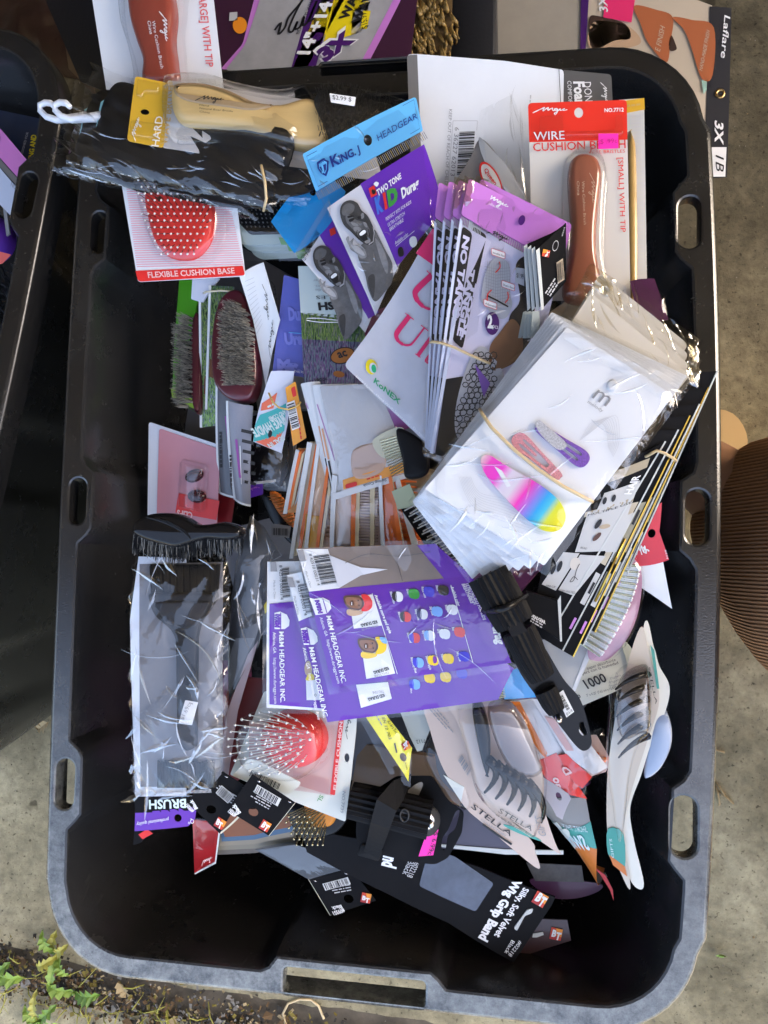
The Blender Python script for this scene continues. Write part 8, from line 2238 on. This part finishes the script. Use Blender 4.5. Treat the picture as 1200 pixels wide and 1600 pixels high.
skin_body('shirt', [(.91, -.16, .44), (.90, -.16, .66), (.845, -.15, .845), (.825, -.15, .90), (.84, .04, .835), (.76, .075, .70), (.84, -.34, .835), (.78, -.40, .70)],
          [(0, 1), (1, 2), (2, 3), (2, 4), (4, 5), (2, 6), (6, 7)], [(.165, .13), (.165, .125), (.16, .115), .075, .072, .062, .072, .062], M('olive_cotton', (.10, .11, .07), .9))
skin_body('hair', [(.815, -.15, 1.06), (.80, -.15, 1.15), (.83, -.15, 1.10)], [(0, 1), (1, 2)], [.07, (.078, .085), .075], M('dark_brown_hair', (.02, .012, .008), .5))
# sandal and foot under the knee
for fx, fy, rz in ((fp[0].x, fp[0].y, .05), (fp[1].x, fp[1].y, .05)):
    c, s = math.cos(rz), math.sin(rz)
    w = lambda x, y, z: (fx + x * c - y * s, fy + x * s + y * c, z)
    so = spl([(-.135, -.03), (-.13, .02), (-.09, .05), (0, .052), (.1, .042), (.17, .03), (.18, -.02), (.1, -.04), (0, -.046), (-.09, -.05)])
    V = [Vector(w(x, y, .014)) for x, y in so] + [Vector(w(x, y, .002)) for x, y in so]; n = len(so)
    T.mesh('sandal_sole', V, [list(range(n)), list(range(n, 2 * n))[::-1]] + [[k, (k + 1) % n, n + (k + 1) % n, n + k] for k in range(n)], M('tan_sandal', (.42, .28, .12), .6))
    tube(T, [Vector(w(-.02, .05, .014)), Vector(w(-.02, .035, .055)), Vector(w(-.02, 0, .068)), Vector(w(-.02, -.035, .055)), Vector(w(-.02, -.048, .014))], .007, M('tan_sandal'), 'sandal_strap', 6)

# ================================================================ weeds, litter and small finds on the concrete
LEAF = [M('leaf_%s' % n, c, .5, var=.25, scale=60) for n, c in (('fresh', (.22, .32, .05)), ('mid', (.14, .24, .04)), ('yellow', (.36, .34, .07)))]
def leaf(T, base, ang, ln, w, lift, mat, jag=4, curl=.02, seed=0):
    """one toothed leaf: a ribbon of two halves folded along its midrib"""
    r = random.Random(seed); V, F = [], []; n = jag * 2 + 2
    ca, sa = math.cos(ang), math.sin(ang)
    for i in range(n + 1):
        t = i / n; hw = w * (math.sin(math.pi * min(1, t * .93 + .07)) ** .7) * (1 if i % 2 else .5) * (.75 + .5 * t) * r.uniform(.85, 1.15)
        z = lift * math.sin(t * 2.2) + curl * t * t; x = ln * t
        for sd, dz in ((-1, .4 * w), (0, 0), (1, .4 * w)):
            xx, yy = x + (-.25 * hw if (sd and i % 2) else 0), sd * hw
            V.append(base + Vector((xx * ca - yy * sa, xx * sa + yy * ca, z + dz)))
    for i in range(n):
        b = i * 3; F += [[b, b + 3, b + 4, b + 1], [b + 1, b + 4, b + 5, b + 2]]
    return T.mesh('leaf', V, F, mat, smooth=False)
weeds = [('weed', 'single toothed dandelion leaf beside the lower left corner of the tote', [(118, 1548)], [(2.9, .040, .011, 0), (.15, .040, .012, 1)]),
         ('weed', 'dandelion weed cut by the left edge low in the picture', [(-8, 1520)], [(.05, .05, .011, 0), (.7, .036, .009, 1)]),
         ('weed', 'yellow green seedling close under the bottom left rim', [(88, 1485)], [(1.5, .03, .008, 2), (2.1, .035, .009, 0), (.7, .028, .008, 2), (4.6, .045, .008, 0), (5.4, .03, .008, 0), (3.6, .03, .008, 2)]),
         ('weed', 'leafy weed clump at the bottom edge, left of the tote', [(62, 1592)], [(a * .8, .032 + .008 * (a % 3), .007 + .002 * (a % 2), a % 3) for a in (0, 1, 2, 3, 4)])]
for k, (nm_, lab, pos, lv) in enumerate(weeds):
    p0 = P(*pos[0], .004); T = Thing(nm_, lab, 'weed', p0, 'weeds in the concrete joint')
    for j, (a, ln, w, mi_) in enumerate(lv): leaf(T, p0 + Vector((.002 * j, 0, .001 * j)), a, ln, w, .016 + .004 * (j % 3), LEAF[mi_], 3 + j % 3, -.01, k * 10 + j)
    tube(T, [p0 + Vector((0, 0, -.004)), p0 + Vector((.003, .002, .012))], .0016, LEAF[1], 'stem', 5)
# litter in the joint: flakes, moss, straw
r = random.Random(9)
V, F, I = [], [], []
LIT = [M('litter_%s' % n, c, .9) for n, c in (('brown', (.10, .055, .02)), ('tan', (.30, .22, .11)), ('grey', (.20, .18, .15)), ('moss', (.16, .12, .02)), ('dark', (.025, .02, .014)))]
for k in range(2600):
    t = r.random(); x = -60 + 700 * t ** 1.3
    y = 1478 + .34 * (x if x < 160 else 160) + (x - 160) * (.22 if x > 160 else 0) + r.gauss(26, 24)
    sz = r.uniform(.0008, .0034) * (2.2 if r.random() < .06 else 1); c = P(x, y, .002); a = r.uniform(0, 6.3); e = r.uniform(.25, 1)
    b = len(V); zz = r.uniform(.0005, .006)
    for dx, dy in ((-1, -e), (1, -e * .6), (.8, e), (-.9, e * .7)):
        V.append(c + Vector(((dx * math.cos(a) - dy * math.sin(a)) * sz, (dx * math.sin(a) + dy * math.cos(a)) * sz, zz + r.uniform(-.001, .0015))))
    F.append([b, b + 1, b + 2, b + 3]); I.append(r.choice((0, 0, 1, 2, 3, 4, 4)))
o = raw_mesh('leaf_litter', V, F, LIT, I); o['kind'] = 'stuff'
V, F, I = [], [], []
for k in range(2200):       # grit on the slabs
    x, y = r.uniform(-300, 1500), r.uniform(-50, 1700)
    c = P(x, y, .0); s = r.uniform(.0004, .0013) * (2 if r.random() < .05 else 1); b = len(V)
    V += [c + Vector((dx * s * r.uniform(.6, 1.2), dy * s * r.uniform(.6, 1.2), dz * s)) for dx, dy, dz in ((1, 0, .1), (-.4, .9, .1), (-.5, -.8, .1), (0, 0, 1))]
    F += [[b, b + 1, b + 3], [b + 1, b + 2, b + 3], [b + 2, b, b + 3]]; I += [r.choice((1, 2, 4, 2))] * 3
o = raw_mesh('gravel', V, F, LIT, I); o['kind'] = 'stuff'
V, F = [], []
for k in range(46):         # grass blades in the joint
    x = r.uniform(-20, 330); p0 = P(x, 1500 + .2 * x + r.uniform(-10, 60), 0); a = r.uniform(0, 6.3); ln = r.uniform(.02, .055)
    pts = [p0 + Vector((math.cos(a) * ln * t, math.sin(a) * ln * t, .02 * math.sin(t * 2.6))) for t in (0, .33, .66, 1)]
    v, f = tube_geo(pts, [.0008, .0008, .0006, .0002], 4); b = len(V); V += v; F += [[q + b for q in g_] for g_ in f]
o = raw_mesh('grass', V, F, LEAF[2]); o['kind'] = 'stuff'
T = Thing('rubber_band', 'tan rubber band dropped on the concrete below the front grip slot', 'rubber band', P(475, 1580, .002))
band(T, [(446, 1600, .003), (442, 1584, .003), (450, 1568, .003), (468, 1561, .004), (486, 1562, .004), (498, 1572, .003), (506, 1592, .003)], .0016, M('tan_rubber'), 'elastic_loop')
for k, (x0, y0, x1, y1) in enumerate(((1118, 1222, 1136, 1250), (1122, 1236, 1146, 1256), (1118, 1228, 1124, 1258), (1112, 1170, 1132, 1176))):
    T = Thing('straw', ('longer pale straw on the concrete right of the tote', 'slanting pale straw crossing the longer one right of the tote', 'short upright straw beside the two crossed straws', 'lone straw scrap nearest the person, right of the tote')[k], 'straw', P(x0, y0, .002), 'straws on the concrete')
    tube(T, [P(x0, y0, .002), P((x0 + x1) / 2 + 1, (y0 + y1) / 2, .0035), P(x1, y1, .002)], .0013, LIT[1], 'stalk', 5)
T = Thing('fallen_leaf', 'tiny yellow green leaf lying on the concrete at the lower right', 'leaf', P(1124, 1486, .002))
leaf(T, P(1122, 1494, .002), 1.4, .012, .006, .002, LEAF[0], 1)
for k, (x, y, a) in enumerate(((25, 1498, .3), (200, 1556, 1.9), (262, 1590, 4.4), (60, 1140, .6), (58, 1118, 1.2))):
    T = Thing('dead_leaf', ('curled brown leaf at the left edge above the weeds', 'curled brown leaf under the bottom left rim', 'curled brown leaf near the bottom edge left of the rubber band', 'pale dry leaf under the corner of the second tote', 'pale dry leaf between the two totes at the left')[k], 'leaf', P(x, y, .003), 'dead leaves on the ground')
    leaf(T, P(x, y, .003), a, .026, .010, .006, LIT[(0, 1, 2, 1, 1)[k]], 2, .006, k)
